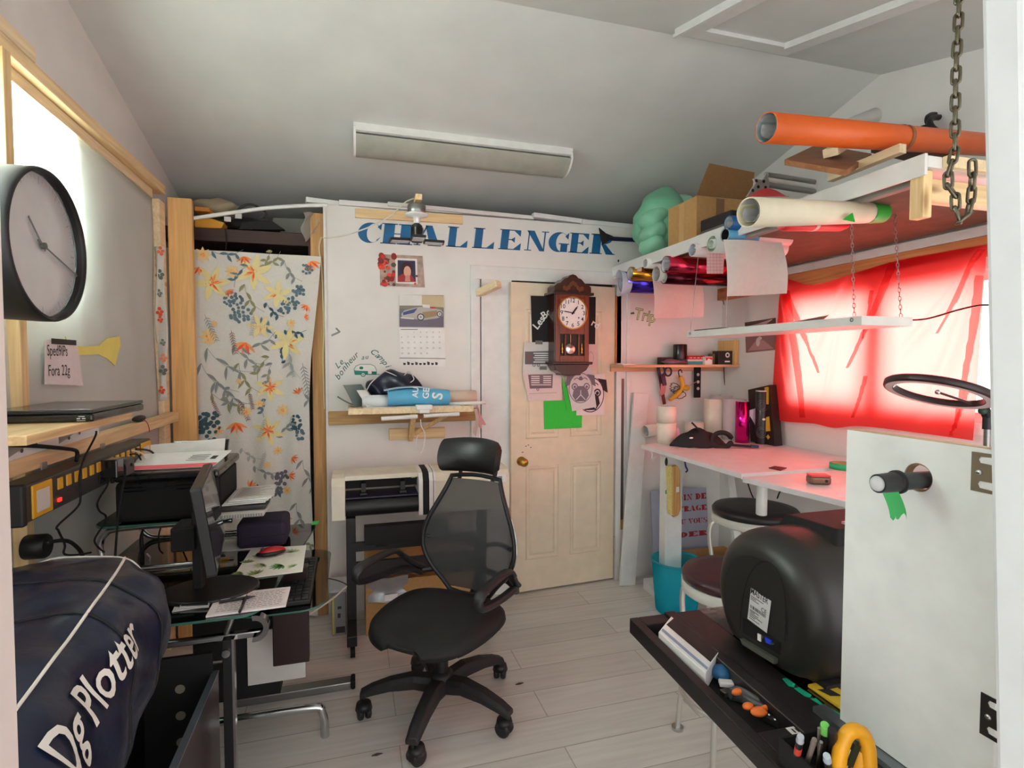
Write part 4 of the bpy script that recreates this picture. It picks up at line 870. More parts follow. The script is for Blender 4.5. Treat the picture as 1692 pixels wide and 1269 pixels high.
# ================================================================== SMALL SHELF ON THE WHITE PANEL
def panel_shelf():
    t=thing('wall_shelf','small pine shelf on white panel below the calendar','shelf'); Y=3.12
    a=oy(575,678,Y);b=oy(783,673,Y); zt=1.262
    MB(PALEY).box((a.x,Y,zt-.034),(b.x,3.399,zt)).build('board',t,bevel=.003)
    z0=oy(545,702,3.38).z; MB(OLDX).box((-.135,3.365,z0),(oy(790,690,3.38).x,3.399,zt-.035)).build('ledger',t,bevel=.003)
    c=oy(683,700,3.2); MB(PINEZ).bar((c.x,3.385,oy(683,724,3.38).z),(c.x,3.20,zt-.04),.05,.03,(1,0,0)).build('bracket',t,bevel=.002)
    MB(PINEZ).bar((c.x+.02,3.34,oy(690,716,3.36).z),(oy(745,690,3.2).x,3.2,zt-.045),.025,.02).build('brace',t)
    MB(PINEX).box((oy(643,715,3.38).x,3.375,oy(643,727,3.38).z),(oy(735,715,3.38).x,3.399,oy(643,709,3.38).z)).build('lower_strip',t,bevel=.002)
panel_shelf()
def tlamp():
    t=thing('shelf_lamp','white T-shaped lamp hanging under small pine shelf','lamp'); Y=3.13
    p=lambda x,y:oy(x,y,Y)
    MB(WHITEP).cyl(p(630,692),p(690,688),.012).build('tube',t); MB(WHITEP).cyl(p(700,687),p(759,684),.012).build('tube',t)
    g=MB(WHITEP); g.box((p(687,0).x,Y-.03,p(0,693).z),(p(705,0).x,Y+.03,1.227)); g.box((p(682,0).x,Y-.032,p(0,694).z),(p(710,0).x,Y+.032,p(0,684).z)); g.build('holder',t,bevel=.006)
    MB(WHITEP).tube(cr([p(x,y) for x,y in ((695,693),(696,703),(701,714),(702,724),(699,742),(694,748),(689,742),(688,728),(691,718))],6),.0028,6).build('cord',t)
tlamp()
ZT=1.262
def roll(name,label,c0,c1,r,m,core=None,inner=None,cat='roll',group=None,n=32,r1=None,wall=.004,endm=None):
    t=thing(name,label,cat,group); c0=V(c0);c1=V(c1); d=(c1-c0); L_=d.length; r1=r1 or r
    g=MB(m); g.lathe([(r-wall,0),(r,0),(r1,L_),(r1-wall,L_)],c0,d,n,caps=False); g.build('sheet_roll',t)
    h=MB(inner or mat('d9dadb',.6)); h.lathe([(r-wall,0),(r-wall*1.05,.001),(r1-wall,L_)],c0,d,n,caps=False)
    if core: h.mat(core); h.lathe([(r*.45,-.004),(r*.55,-.004),(r*.55,L_),(r*.45,L_),(r*.45,-.004)],c0,d,20,caps=False)
    # loose inner turn of the sheet
    fr=FR(c0+d.normalized()*.004,d.orthogonal(),d.cross(d.orthogonal())); h.mat(endm or mat('c9c9c8',.6)); 
    for i in range(18): 
        a0=i*.35; q=lambda i_:(( r-wall)*(1-.025*i_)*math.cos(.35*i_),(r-wall)*(1-.025*i_)*math.sin(.35*i_)); h.add([fr@V((*q(i),0)),fr@V((*q(i+1),0)),fr@V((*q(i+1),L_*.9)),fr@V((*q(i),L_*.9))],[(0,1,2,3)],True)
    h.build('inner_turn',t); return t
# things on that shelf
t=thing('folded_bag','crumpled navy bag with white piping on small pine shelf','bag'); c=oy(652,642,3.30); rr=random.Random(2)
g=MB(NAVYB); g.ell((c.x,3.305,ZT+.098),(.165,.075,.10),40,24,fn=lambda q:V((q.x*(1+.06*math.sin(30*q.z)),q.y*(1+.3*math.sin(34*q.x+20*q.z)),max(-.096,q.z*(1+.15*math.sin(20*q.x+1))+.022*math.sin(36*q.x)*math.cos(24*q.z))))); g.build('body',t)
for P in ([(604,650),(612,634),(628,619),(636,613)],[(636,613),(648,618),(656,622)],[(668,620),(676,614),(684,626),(678,632)]): MB(mat('d8d4cb',.6)).tube(cr([oy(x,y,3.238) for x,y in P],4),.0028,6).build('piping',t)
t=thing('blue_bag','light blue printed bag rolled on small pine shelf','bag'); a=oy(640,655,3.19);b=oy(741,650,3.19)
g=MB(mat('5fb4dc',.45)); S=lambda u,v:(a.x+(b.x-a.x)*u,3.185-.048*math.cos(PI*(v-.5))*1+.01*math.sin(6*u),ZT+.006+.088*(1-math.cos(PI*v))/2+.012*math.sin(PI*u)*v)
g.sheet(S,20,14,t=.002); g.build('body',t); g=MB(mat('b9ddf0',.45)); g.sheet(lambda u,v:(a.x-.02+(b.x-a.x)*.86*u,3.16+.05*v,ZT+.094+.018*math.sin(PI*u)+.006*v),14,5,t=.002); g.build('flap',t)
g=MB(WHITEP); fr=BW(3.127); 
for tx,x,y,s,ro in (('S',730,652,.085,R(80)),('GE',708,650,.05,R(85)),('AU',690,649,.045,R(85))): p=oy(x,y,3.125); MB(WHITEP).text(tx,fr,s,p.x,p.z-.03,0,'l',.02,rot=ro).build('print',t)
a=oy(598,657,3.2);b=oy(640,656,3.2); roll('paper_roll','short white roll with blue rim and blue print on pine shelf',(a.x,3.2,ZT+.035),(b.x+.04,3.2,ZT+.036),.034,mat('e9ebee',.5),inner=mat('2a52c8',.5))
t=thing('vinyl_sheet','curled grey-green vinyl sheet at left end of small pine shelf','vinyl'); a=oy(585,650,3.22)
MB(mat('7f918d',.5)).sheet(lambda u,v:(a.x-.03+.10*u+.03*math.cos(3.2*v),3.2+.12*u,ZT+.004+.062*(1-math.cos(3.4*v))),10,16,t=.002).build('sheet',t); MB(mat('dfe3e0',.5)).sheet(lambda u,v:(a.x+.04+.05*u+.028*math.cos(3.2*v),3.17+.02*u,ZT+.004+.048*(1-math.cos(3.3*v))),8,16,t=.002).build('backing',t)
one(MB(mat('8a8f90',.5)).sheet(lambda u,v:(oy(558,655,3.3).x+.12*u,3.22+.10*v,ZT+.06-.052*math.sin(PI/2*u)),10,6,t=.002),'vinyl_strip','grey vinyl strip curling off the left edge of pine shelf','vinyl strip')
a=oy(742,646,3.3);b=oy(786,650,3.3); roll('paper_tube','beige paper tube behind blue bag on small pine shelf',(a.x-.1,3.3,ZT+.042),(b.x,3.3,ZT+.042),.04,mat('e0d2bd',.6),inner=mat('8d8a86',.6))
a=oy(770,662,3.17);b=oy(803,661,3.15); roll('paper_tube','thin white paper tube overhanging right end of pine shelf',(a.x-.15,3.2,ZT+.010),(b.x,3.15,ZT+.016),.010,WHITEP,inner=MATTE,n=14,wall=.002)
one(MB(mat('d7d9d6',.6)).box((oy(600,664,3.15).x,3.13,ZT+.0005),(oy(760,664,3.15).x,3.19,ZT+.0035)),'paper_sheet','flat white paper under blue bag along front of pine shelf','paper')
one(MB(mat('d3cdc6',.6)).sheet(lambda u,v:(oy(783,680,3.2).x+.03*u+.01*math.sin(4*v),3.2+.05*u,1.235-.14*v-.03*u*v),5,10,t=.0015),'paper_curl','curled paper strip hanging at right end of pine shelf','paper')
g=MB(mat('e3a9a6',.6)); g.poly(pc([(789,668),(797,690),(804,702),(800,703),(797,700),(796,709),(792,706),(789,695),(786,676)],3.37),BW(3.38),.002); one(g,'ribbon','pink paper ribbon hanging beside the door casing','ribbon')
# ================================================================== VINYL PLOTTER ON STAND
def plotter():
    t=thing('vinyl_plotter','cream and black wide vinyl plotter on black wheeled stand','plotter'); Y=3.0
    X=lambda px:oy(px,800,Y).x; Z=lambda py,px=600:oy(px,py,Y).z
    xl,xm,xs,xr=X(547),X(570),X(692),X(842); zb,zt=Z(858),Z(787)
    prof=[(0,zb+.0),(0,zt-.05),(.03,zt-.01),(.09,zt),(.22,zt),(.24,zt-.03),(.24,zb)]
    def endcap(x0,x1,m,nm):
        g=MB(m); fr=FR((x0,Y,0),(0,1,0),(0,0,1)); g.poly(prof,fr,x1-x0); g.build(nm,t,bevel=.004)
    endcap(xl,xm,CREAM,'end_cap'); endcap(xs+.085,xr,CREAM,'end_cap')
    c0=xs
    for w,m in ((.022,WHITEP),(.035,MATTE),(.022,WHITEP),(.003,MATTE),(.012,WHITEP)):
        pr=[(y-.006,z+(.006 if z>zb+.02 else 0)) for y,z in prof]; g=MB(m); g.poly(pr,FR((c0,Y,0),(0,1,0),(0,0,1)),w-.0005); g.build('stripe',t); c0+=w
    g=MB(CREAM); g.poly([(.04,zt-.028),(.04,zt-.004),(.09,zt+.002),(.23,zt+.002),(.24,zt-.03),(.24,zb),(.225,zb),(.225,zt-.028)],FR((xm,Y,0),(0,1,0),(0,0,1)),xs-xm); g.build('cover',t)
    MB(MATTE).box((xm,Y+.10,zt-.085),(xs,Y+.22,zt-.029)).build('carriage_rail',t)
    MB(mat('2a2440',.4)).box((xm,Y+.02,zt-.125),(xs,Y+.2,zt-.118)).build('platen',t)
    MB(BLACK).cyl((xm,Y+.045,zt-.175),(xs,Y+.045,zt-.175),.048).build('roller',t)
    for px in (601,667):
        x=X(px); g=MB(BLACK); g.box((x-.012,Y+.05,zt-.116),(x+.012,Y+.10,zt-.05)); g.cyl((x-.018,Y+.045,zt-.108),(x+.018,Y+.045,zt-.108),.012); g.build('pinch_roller',t)
    MB(mat('b9c23a',.5)).box((X(683),Y+.095,zt-.045),(X(690),Y+.1,zt-.038)).build('label',t)
    g=MB(WHITEP); x0=X(806);x1=X(836); g.box((x0,Y-.006,Z(797,820)),(x1,Y+.002,Z(783,820))); o=g.build('control_panel',t); MB(mat('6d7f86',.3)).box((X(812),Y-.008,Z(795,820)),(X(829),Y-.006,Z(787,820))).build('display',o)
    # stand
    for px in (581,800):
        x=oy(px,900,Y).x; g=MB(BLACK); g.box((x-.028,Y+.03,.12),(x+.022,Y+.085,zb)); g.build('stand_leg',t,bevel=.003)
        g=MB(BLACK); g.box((x-.028,2.84,.065),(x+.022,3.2,.12)); g.build('stand_foot',t,bevel=.004)
        for y in (2.87,3.18): MB(MATTE).cyl((x-.012,y,.03),(x+.012,y,.03),.03).build('caster',t)
    x0=oy(581,900,Y).x;x1=oy(800,900,Y).x
    MB(BLACK).box((x0,Y+.02,Z(913)),(x1,Y+.05,Z(899))).build('crossbar',t); MB(mat('1c1514',.5)).box((x0,Y+.02,Z(958)),(x1,Y+.05,Z(932))).build('crossbar',t)
    g=MB(MATTE); g.box((oy(602,880,2.93).x,2.93,oy(602,902,2.93).z),(oy(740,880,2.93).x,2.99,oy(602,872,2.93).z)); 
    g.build('catch_box',t)
    MB(MATTE).box((oy(620,895,2.96).x,2.95,oy(602,905,2.96).z),(oy(640,895,2.96).x,3.05,oy(602,898,2.96).z)).build('catch_arm',t)
plotter()
def carton(name,label,a,b,open_=False,m=CARD,tape=True):
    t=thing(name,label,'box'); x0,y0,z0=a;x1,y1,z1=b; k=.005
    g=MB(m); 
    for A,B in (((x0,y0,z0),(x1,y1,z0+k)),((x0,y0,z0+k),(x1,y0+k,z1)),((x0,y1-k,z0+k),(x1,y1,z1)),((x0,y0+k,z0+k),(x0+k,y1-k,z1)),((x1-k,y0+k,z0+k),(x1,y1-k,z1))): g.box(A,B)
    if not open_: g.box((x0,y0,z1),(x1,y1,z1+k))
    g.build('carton',t); return t
a=oy(593,1060,3.09)
t=carton('cardboard_box','open cardboard box under the plotter with silver mailer on top',(.06,3.07,0.0),(.72,3.36,.30),True)
MB(CARD).hexa([(.06,3.355,.30),(.72,3.355,.30),(.72,3.36,.30),(.06,3.36,.30),(.06,3.385,.37),(.72,3.385,.37),(.72,3.39,.37),(.06,3.39,.37)]).build('flap',t)
t=thing('padded_mailer','silver padded mailer on the cardboard box beneath plotter','mailer'); MB(mat('a9abae',.3,.5)).sheet(lambda u,v:(.07+.22*u,3.055+.02*math.sin(4*v)-.012*math.sin(PI*u),.19+.14*v+.004*math.sin(9*u)),12,8,t=.004).build('pouch',t); MB(WHITEP).box((.16,3.03,.20),(.23,3.034,.235)).build('label',t)
t=thing('product_box','tall narrow grey printed box on floor left of plotter leg','box'); a=oy(549,1050,3.12);b=oy(571,985,3.12)
MB(mat('8d8f90',.4)).box((a.x,3.12,0.0),(b.x,3.30,.245)).build('carton',t,bevel=.002); g=MB(mat('2a2a2a',.5)); fr=BW(3.119); g.rect(a.x+.02,.015,b.x-.005,.05,fr,.001); g.rect(a.x+.03,.1,a.x+.045,.125,fr,.001); g.rect(a.x+.03,.15,a.x+.05,.165,fr,.001); g.build('print',t); MB(mat('c9b44a',.5)).rect(a.x+.002,.01,a.x+.012,.23,BW(3.118),.001).build('yellow_stripe',t); MB(mat('c9ccd0',.3)).box((a.x-.012,3.115,.246),(b.x+.012,3.30,.262)).build('lid',t)
P=[oy(x,y,Yv) for x,y,Yv in ((478,1037,2.75),(500,1022,2.8),(530,1003,2.9),(555,985,3.0),(573,968,3.03))]; one(MB(mat('d5d0c2',.5)).tube(cr(P,6),.005,8),'power_cable','white cable slanting from under glass desk to plotter leg','cable')
# ================================================================== DOOR
LZ=.0085; HA=R(3.5); HO=V((DR,3.395,0)); DW=.757
DLp=HO+V((-DW*math.cos(HA),-DW*math.sin(HA),0)); DF=FR(DLp,HO-DLp,(0,0,1)); DI=DF.inverted(); DN=(DF.to_3x3()@V((0,0,1)))
def dp(px,py,off=0):
    o=DLp+DN*off; d=ray(px,py); s=(o-EYE).dot(DN)/d.dot(DN); p=DI@(EYE+d*s); return (p.x,p.y)
def door():
    DM=mat('e8d6bc',.5); t=MB(DM)
    t.poly([(0,.012),(DW,.012),(DW,2.03),(0,2.03)],DF,.034,-.034); o=struct(t,'door_1',bevel=.002)
    for (x0,x1,z0,z1) in ((.10,.335,1.02,1.86),(.42,.655,1.02,1.86),(.10,.335,.22,.84),(.42,.655,.22,.84)):
        g=MB(DM)
        def ringq(a,b,za,zb):
            A=[(x0+a,z0+a),(x1-a,z0+a),(x1-a,z1-a),(x0+a,z1-a)];B=[(x0+b,z0+b),(x1-b,z0+b),(x1-b,z1-b),(x0+b,z1-b)]
            vs=[DF@V((*p,za)) for p in A]+[DF@V((*p,zb)) for p in B]; g.add(vs,[(i,(i+1)%4,4+(i+1)%4,4+i) for i in range(4)])
        ringq(0,.006,.0002,.007); ringq(.006,.016,.007,.007); ringq(.016,.028,.007,.001); ringq(.028,.042,.001,.008); g.poly([(x0+.042,z0+.042),(x1-.042,z0+.042),(x1-.042,z1-.042),(x0+.042,z1-.042)],DF,0,.008); g.build('panel_moulding',o)
    kx,kz=dp(861,762); c=DF@V((kx,kz,0)); k=MB(GOLD); k.lathe([(.03,0),(.03,.006),(.014,.012),(.012,.035),(.024,.045),(.028,.058),(.022,.07),(0,.073)],c,DN,28); k.build('door_knob',o)
    for z in (1.78,.26): MB(mat('b9b2a0',.4,.6)).cyl(DF@V((DW+.004,z-.045,.004)),DF@V((DW+.004,z+.045,.004)),.007).build('hinge',o)
    g=MB(mat('4a4038',.7)); 
    for (x,y,r_) in ((868,738,2),(872,736,2),(876,740,2),(862,748,3)): g.rect(*dp(x,y),*dp(x+r_,y-1.5),DF,.0008)
    g.build('scratch_mark',o)
door()
one(MB(PALEY).bar(oy(790,485,3.40),oy(824,469,3.25),.05,.045),'wood_block','yellowish pine block sticking out at top left of the door','block',bevel=.004)
# papers on the door
def dsheet(name,label,P,col,z,prints=None,cat='paper'):
    t=thing(name,label,cat); MB(mat(col,.75,kind='paper')).poly([dp(*p) for p in P],DF,.0008,z+LZ).build('sheet',t)
    return t
t=dsheet('poster','black poster with white curved lettering behind the pendulum clock','' or [(876,489),(983,491),(982,569),(878,567)],'141214',.003,cat='poster')
g=MB(WHITEP)
for tx,x,y,ro,s in (('Les',887,545,R(52),.068),('Bo',898,528,R(36),.068),('rd',975,537,R(-30),.068)): MB(WHITEP).text(tx,DF,s,*dp(x,y),.0045+LZ,'l',.02,rot=ro).build('lettering',t)
def tape(t,x,y): a=dp(x-6,y+3);b=dp(x+6,y-3); MB(mat('77736a',.6)).rect(*a,*b,DF,.0006,.008+LZ).build('tape',t)
t=dsheet('paper_print','upper grey van flyer taped to the door left of clock',[(865,566),(908,565),(908,622),(862,622)],'ddd6d2',.0045); g=MB(mat('6e6468',.7)); g.poly([dp(*p) for p in ((866,581),(908,580),(908,602),(866,602))],DF,0,.0058+LZ); g.mat(WHITEP)
for i in range(5): g.poly([dp(*p) for p in ((880+2*(i%2),583+3.6*i),(908,583+3.6*i),(908,584.6+3.6*i),(880+2*(i%2),584.6+3.6*i))],DF,0,.0062+LZ)
g.mat(mat('b0483c',.6)).ring(*dp(873,589),.013,.009,DF,.0062+LZ,12); g.mat(mat('5f5a5e',.7))
for x in (881,888): g.ring(*dp(x,603),.011,.006,DF,.0062+LZ,14)
g.build('van_print',t); tape(t,889,566)
t=dsheet('paper_print','lower pinkish van flyer on the door above green sheet',[(862,618),(926,612),(927,661),(872,663)],'e3cfcb',.0065); g=MB(mat('7d6268',.7)); g.poly([dp(*p) for p in ((871,619),(912,618),(911,641),(874,642))],DF,0,.0078+LZ); g.mat(mat('e9dcd8',.7))
for i in range(4):
    for a,b in ((876,890),(896,909)): g.poly([dp(*p) for p in ((a,621+3.4*i),(b,621+3.4*i),(b,622.8+3.4*i),(a,622.8+3.4*i))],DF,0,.0082+LZ)
g.poly([dp(*p) for p in ((876,635),(909,635),(909,636.5),(876,636.5))],DF,0,.0082+LZ)
g.mat(mat('7d6268',.7)).ring(*dp(887,643),.010,.005,DF,.0082+LZ,14); g.mat(mat('b9a5a2',.7)); g.poly([dp(*p) for p in ((872,650),(918,648),(918,649),(872,651))],DF,0,.0082+LZ); g.build('van_print',t); tape(t,896,608)
GS=mat('2fc43a',.7,kind='paper')
for z,P,lb in ((.0030,[(897,662),(961,660),(960,706),(898,709)],'large bright green sheet hanging lowest on the door'),(.0095,[(926,622),(934,640),(942,676),(935,679),(929,650)],'narrow green paper wedge beside the dog face drawing on door')):
    t=thing('green_paper',lb,'paper'); MB(GS).poly([dp(*p) for p in P],DF,.0008,z+LZ).build('sheet',t)
def pug(g,cx,cy,s,fr,z,m,half=False):
    def q(x,y): return (cx+x*s,cy+y*s)
    D=lambda x,y,rx,ry,dz: g.disc(*q(x,y),rx*s,fr,ry*s,z=z+dz)
    lt=mat('e6dfde',.7)
    g.mat(m); g.ring(*q(0,0),(.52*s,.6*s),(.49*s,.57*s),fr,z,30)
    for sx in (-1,1):
        g.mat(m); g.poly([q(sx*.25,.55),q(sx*.60,.5),q(sx*.66,.05),q(sx*.46,.16),q(sx*.42,.36)],fr,0,z+.0002)
        g.mat(m); D(sx*.26,.06,.14,.14,.0003); g.mat(lt); D(sx*.26,.06,.09,.09,.0005); g.mat(m); D(sx*.26,.05,.06,.06,.0007)
        g.ring(*q(sx*.17,.27),.14*s,.11*s,fr,z+.0003,12,R(20),R(160))
    g.mat(m); g.poly([q(-.36,-.3),q(-.30,-.05),q(-.1,.08),q(.1,.08),q(.30,-.05),q(.36,-.3),q(.2,-.52),q(-.2,-.52)],fr,0,z+.0006); g.mat(lt); g.line([q(0,-.08),q(0,-.26),q(-.2,-.46)],.02*s*1.6,fr,z+.0009); g.line([q(0,-.26),q(.2,-.46)],.02*s*1.6,fr,z+.0009); g.mat(m); D(0,.38,.08,.08,.0004)
t=dsheet('paper_print','pink-white sheet with black dog face partly behind another dog drawing',[(951,622),(998,617),(997,685),(951,686)],'f0dfde',.0045); g=MB(WHITE); pug(g,*dp(974,652),.20,DF,.0058+LZ,mat('2a1a20',.7)); g.build('dog_print',t)
t=dsheet('paper_print','front white sheet with grey dog face drawing hanging from the clock',[(932,622),(974,606),(983,672),(943,679)],'dcd6d5',.0125); g=MB(WHITE); pug(g,*dp(957,641),.17,DF,.0138+LZ,mat('77707a',.7)); g.build('dog_print',t)
t=dsheet('paper_print','pale pink sheet with oval outline on the door right of clock',[(955,569),(985,568),(985,612),(955,612)],'e8c6c0',.0022); g=MB(mat('a9787a',.7)); g.ring(*dp(975,592),(.02,.045),(.018,.042),DF,.0035+LZ,24); g.build('oval_print',t)
# ================================================================== PENDULUM CLOCK
def pendulum_clock():
    t=thing('pendulum_clock','dark wooden pendulum wall clock with white dial hanging on door','clock')
    W1=mat('3a160d',.3,kind='wood',axis='z',knots=False,coat=.5); W2=mat('702f12',.3,kind='wood',axis='z',knots=False,coat=.5); W3=mat('2c110b',.35,coat=.4)
    D=.125; a=dp(918,540,D);b=dp(974,540,D); cx=(a[0]+b[0])/2; hw=(b[0]-a[0])/2*1.0; zt=dp(945,486,D)[1]; zb=dp(945,599,D)[1]
    def box(x0,x1,z0,z1,d0,d1,m,nm,bev=.003): return MB(m).poly([(x0,z0),(x1,z0),(x1,z1),(x0,z1)],DF,d1-d0,d0).build(nm,t,bevel=bev)
    box(cx-hw,cx+hw,zb,zt,.012,D-.018,W1,'case'); 
    # front door frame with an upper round and a lower arched opening
    f=D-.018; box(cx-hw*.98,cx-hw*.72,zb,zt,f,D,W2,'door_frame');box(cx+hw*.72,cx+hw*.98,zb,zt,f,D,W2,'door_frame'); box(cx-hw*.72,cx+hw*.72,zb,zb+.045,f,D,W2,'door_frame'); box(cx-hw*.72,cx+hw*.72,zt-.03,zt,f,D,W2,'door_frame')
    dz=dp(945,517,D)[1]; rd=.112*1.0; rd=min(hw*.84,.105)
    box(cx-hw*.72,cx+hw*.72,dz-rd-.035,dz-rd*.6,f,D-.002,W2,'door_frame')
    box(cx-hw*.72,cx+hw*.72,dz-rd*.6,zt-.03,f,D-.006,mat('a35a22',.35,kind='wood',axis='z',knots=False),'door_panel',.001)
    lz0=zb+.045; lz1=dz-rd-.035
    g=MB(mat('120d0c',.3)); g.poly([(cx-hw*.72,lz0),(cx+hw*.72,lz0),(cx+hw*.72,lz1),(cx-hw*.72,lz1)],DF,.001,f); g.build('inner_window',t)
    for s in (-1,1):
        g=MB(W2); g.poly([(cx+s*hw*.36,lz0),(cx+s*hw*.44,lz0),(cx+s*hw*.44,lz1),(cx+s*hw*.36,lz1)],DF,.012,f+.001); g.build('window_bar',t)
        x=cx+s*hw*.58; c0=DF@V((x,lz0+.01,D-.008)); MB(GOLD).lathe([(.002,0),(.007,.01),(.003,.02),(.008,.03),(.003,.045),(.004,.06),(.001,.07)],c0,(0,0,1),12).build('brass_ornament',t)
    MB(GOLD).cyl(DF@V((cx-.01,lz1,f+.008)),DF@V((cx-.01,lz0+.03,f+.008)),.002,n=8).build('pendulum_rod',t)
    MB(mat('d9d2c8',.15,.9)).lathe([(0,0),(.036,0),(.038,.003),(.03,.007),(0,.009)],DF@V((cx-.012,lz0+.042,f+.006)),DN,30).build('pendulum',t)
    # dial
    g=MB(GOLD); g.ring(cx,dz,rd*1.04,rd*.97,DF,D-.001,40,t=.004); g.build('dial_ring',t)
    g=MB(mat('f1edea',.4)); g.disc(cx,dz,rd,DF,z=D,n=40); g.build('dial',t)
    g=MB(MATTE)
    for i in range(12):
        a=TAU*(i+1)/12; g.text(str(i+1),DF,.038,cx+rd*.78*math.sin(a),dz+rd*.78*math.cos(a)-.012,D+.0008,'c',.008)
    for s in (-1,1): g.disc(cx+s*rd*.42,dz-rd*.3,.005,DF,z=D+.0008,n=10)
    g.build('numerals',t)
    for ang,l,w,nm in ((R(38),rd*.55,.011,'hour_hand'),(R(-82),rd*.74,.006,'minute_hand')):
        g=MB(mat('1a1212',.4)); d=(math.sin(ang),math.cos(ang)); g.line([(cx-d[0]*.012,dz-d[1]*.012),(cx+d[0]*l*.8,dz+d[1]*l*.8)],w,DF,D+.003); g.line([(cx+d[0]*l*.8,dz+d[1]*l*.8),(cx+d[0]*l,dz+d[1]*l)],w*.4,DF,D+.003); g.build(nm,t,solid=.001)
    # crown: moulded cornice with a carved arch
    box(cx-hw*1.22,cx+hw*1.18,zt-.006,zt+.012,.0,D+.022,W3,'cornice',.004)
    P=[(-1.08,0),(1.08,0),(1.08,.035),(.92,.052),(.72,.058),(.5,.085),(.3,.092),(.18,.108),(0,.114),(-.18,.108),(-.3,.092),(-.5,.085),(-.72,.058),(-.92,.052),(-1.08,.035)]
    MB(W1).poly([(cx+x*hw,zt+.012+z*1.0) for x,z in P],DF,D-.01,.015).build('crown',t,bevel=.004)
    g=MB(mat('6b3a20',.4)); 
    for i in range(9): x=(i-4)*hw*.13; g.disc(cx+x,zt+.05+.02*math.cos(i-4),.011,DF,.014,t=.003,z=D+.005)
    g.build('carving',t)
    box(cx-hw*1.2,cx+hw*1.14,zb-.012,zb+.004,.0,D+.018,W3,'base_moulding',.004)
    P=[(-1.1,0),(1.06,0),(.85,-.038),(.55,-.058),(.5,-.07),(-.55,-.07),(-.6,-.058),(-.9,-.038)]
    MB(W1).poly([(cx+x*hw,zb-.012+z) for x,z in P],DF,D-.015,.01).build('base',t,bevel=.003)
pendulum_clock()
# ================================================================== LOFT SHELF ON THE RIGHT
SX,SZ=1.72,2.16
LAM=mat('e8e6e2',.4); OSB=mat('5e4630',.75,kind='rough',scale=14)
def loft():
    t=thing('loft_shelf','long white hanging shelf along right wall loaded with rolls and boxes','shelf')
    g=MB(LAM); g.box((SX,1.28,2.125),(XR-.002,3.398,SZ)); g.box((SX-.012,1.28,2.10),(SX,3.398,SZ+.006)); g.build('plank',t,bevel=.002)
    MB(OSB).box((SX+.05,1.40,2.10),(XR-.06,3.36,2.124)).build('underside_board',t)
    MB(mat('8b877f',.6)).box((SX+.03,1.31,2.09),(SX+.06,2.4,2.124)).build('grey_rail',t)
    MB(PINEX).box((SX+.04,1.30,2.03),(XR-.03,1.338,2.099)).build('crossbeam',t,bevel=.003); MB(PINEZ).box((SX+.002,1.292,1.975),(SX+.039,1.338,2.12)).build('end_block',t,bevel=.003)
    MB(PALEY).box((SX+.06,1.262,2.125),(XR-.05,1.279,SZ)).build('end_board',t)
    g=MB(MATTE); 
    for px,py in ((1022,431),(1053,431)): p=ox(px,py,SX); g.cyl(p+V((-.002,0,0)),p+V((.001,0,0)),.008,n=12)
    o=MB(LAM).box((SX-.001,3.05,2.085),(SX+.02,3.395,2.124)).build('front_lip',t); g.build('screw',o)
loft()
one(MB(LAM).box((XR-.05,.9,2.05),(XR-.001,3.398,2.092)),'wall_rail','white painted rail along right wall under the loft shelf','rail')
one(MB(mat('c9824e',.6,kind='wood',axis='y')).box((XR-.045,.9,1.965),(XR-.001,3.398,2.049)),'wall_rail','orange-brown timber rail along right wall above red curtain','rail',bevel=.003)
def xroll(label,px,py,rpx,x0,L_,m,name='vinyl_roll',r1k=1,slope=0,dy=0,**k):
    c=ox(px,py,x0); s=(c-EYE).dot(FW); r=rpx*s/F_PX
    return roll(name,label,c,c+V((L_,dy,slope)),r,m,r1=r*r1k,**k),c,r
FOIL=lambda c:mat(c,.16,.9)
xroll('purple foil roll with flared white liner, nearest the door under loft shelf',1030,466,17,1.70,.55,FOIL('4a33b8'),inner=mat('c9cde4',.4))
MB(mat('d3d8ea',.35)).sheet(lambda u,v:(ox(1022,470,1.66).x+.07*u,ox(1022,470,1.66).y+.055*math.cos(PI*(.2+1.5*v)),ox(1022,468,1.66).z+.085*math.sin(PI*(.2+1.5*v))*(1-.25*u)),4,18,t=.001).build('vinyl_liner',label='flared white liner sheet at left of purple foil roll',cat='vinyl liner')
xroll('gold foil roll above the purple roll under loft shelf',1041,452,11,1.69,.5,FOIL('c98a2e'),inner=mat('d9d4cb',.5))
xroll('small white roll with red stripes behind gold roll under loft shelf',1066,435,8,1.68,.4,WHITEP)
xroll('grey paper roll whose sheet hangs down beside gold roll',1084,453,13,1.68,.10,mat('c7c4be',.7),inner=mat('d5d3cf',.7))
def hang(label,P,m,y0=None,curl=.03,name='paper_sheet',cat='paper'):
    a,b,c,d=P; S=lambda u,v:((a.lerp(b,u)).lerp(d.lerp(c,u),v))+V((0,-curl*math.sin(PI*v)*(.4+.6*u)-.01*math.sin(5*u+2*v),0)); return one(MB(m).sheet(S,14,18,t=.001),name,label,cat)
TR=mat('cfc9c3',.6,kind='paper')
Yh=3.02; hang('pale translucent paper sheet hanging over wall above small shelf',[oy(1077,452,Yh),oy(1155,448,Yh),oy(1161,524,Yh),oy(1079,526,Yh)],TR)
xroll('red foil roll with open white end under the loft shelf',1100,437,14,1.69,.5,FOIL('c0304a'),inner=mat('dfe2ea',.4))
xroll('dark burgundy foil roll below the red foil roll',1097,458,11,1.70,.5,FOIL('4a1420'))
xroll('small white printed roll with blue end under loft shelf',1144,413,11,1.68,.4,mat('e6d6d8',.5),inner=mat('b9c7dc',.5))
xroll('white roll with pale green core under the loft shelf',1176,403,14,1.68,.42,mat('e3e6e0',.5),inner=mat('a8c9a4',.5),core=mat('dfe8dc',.5))
c=ox(1169,415,1.70); Yh=c.y; 
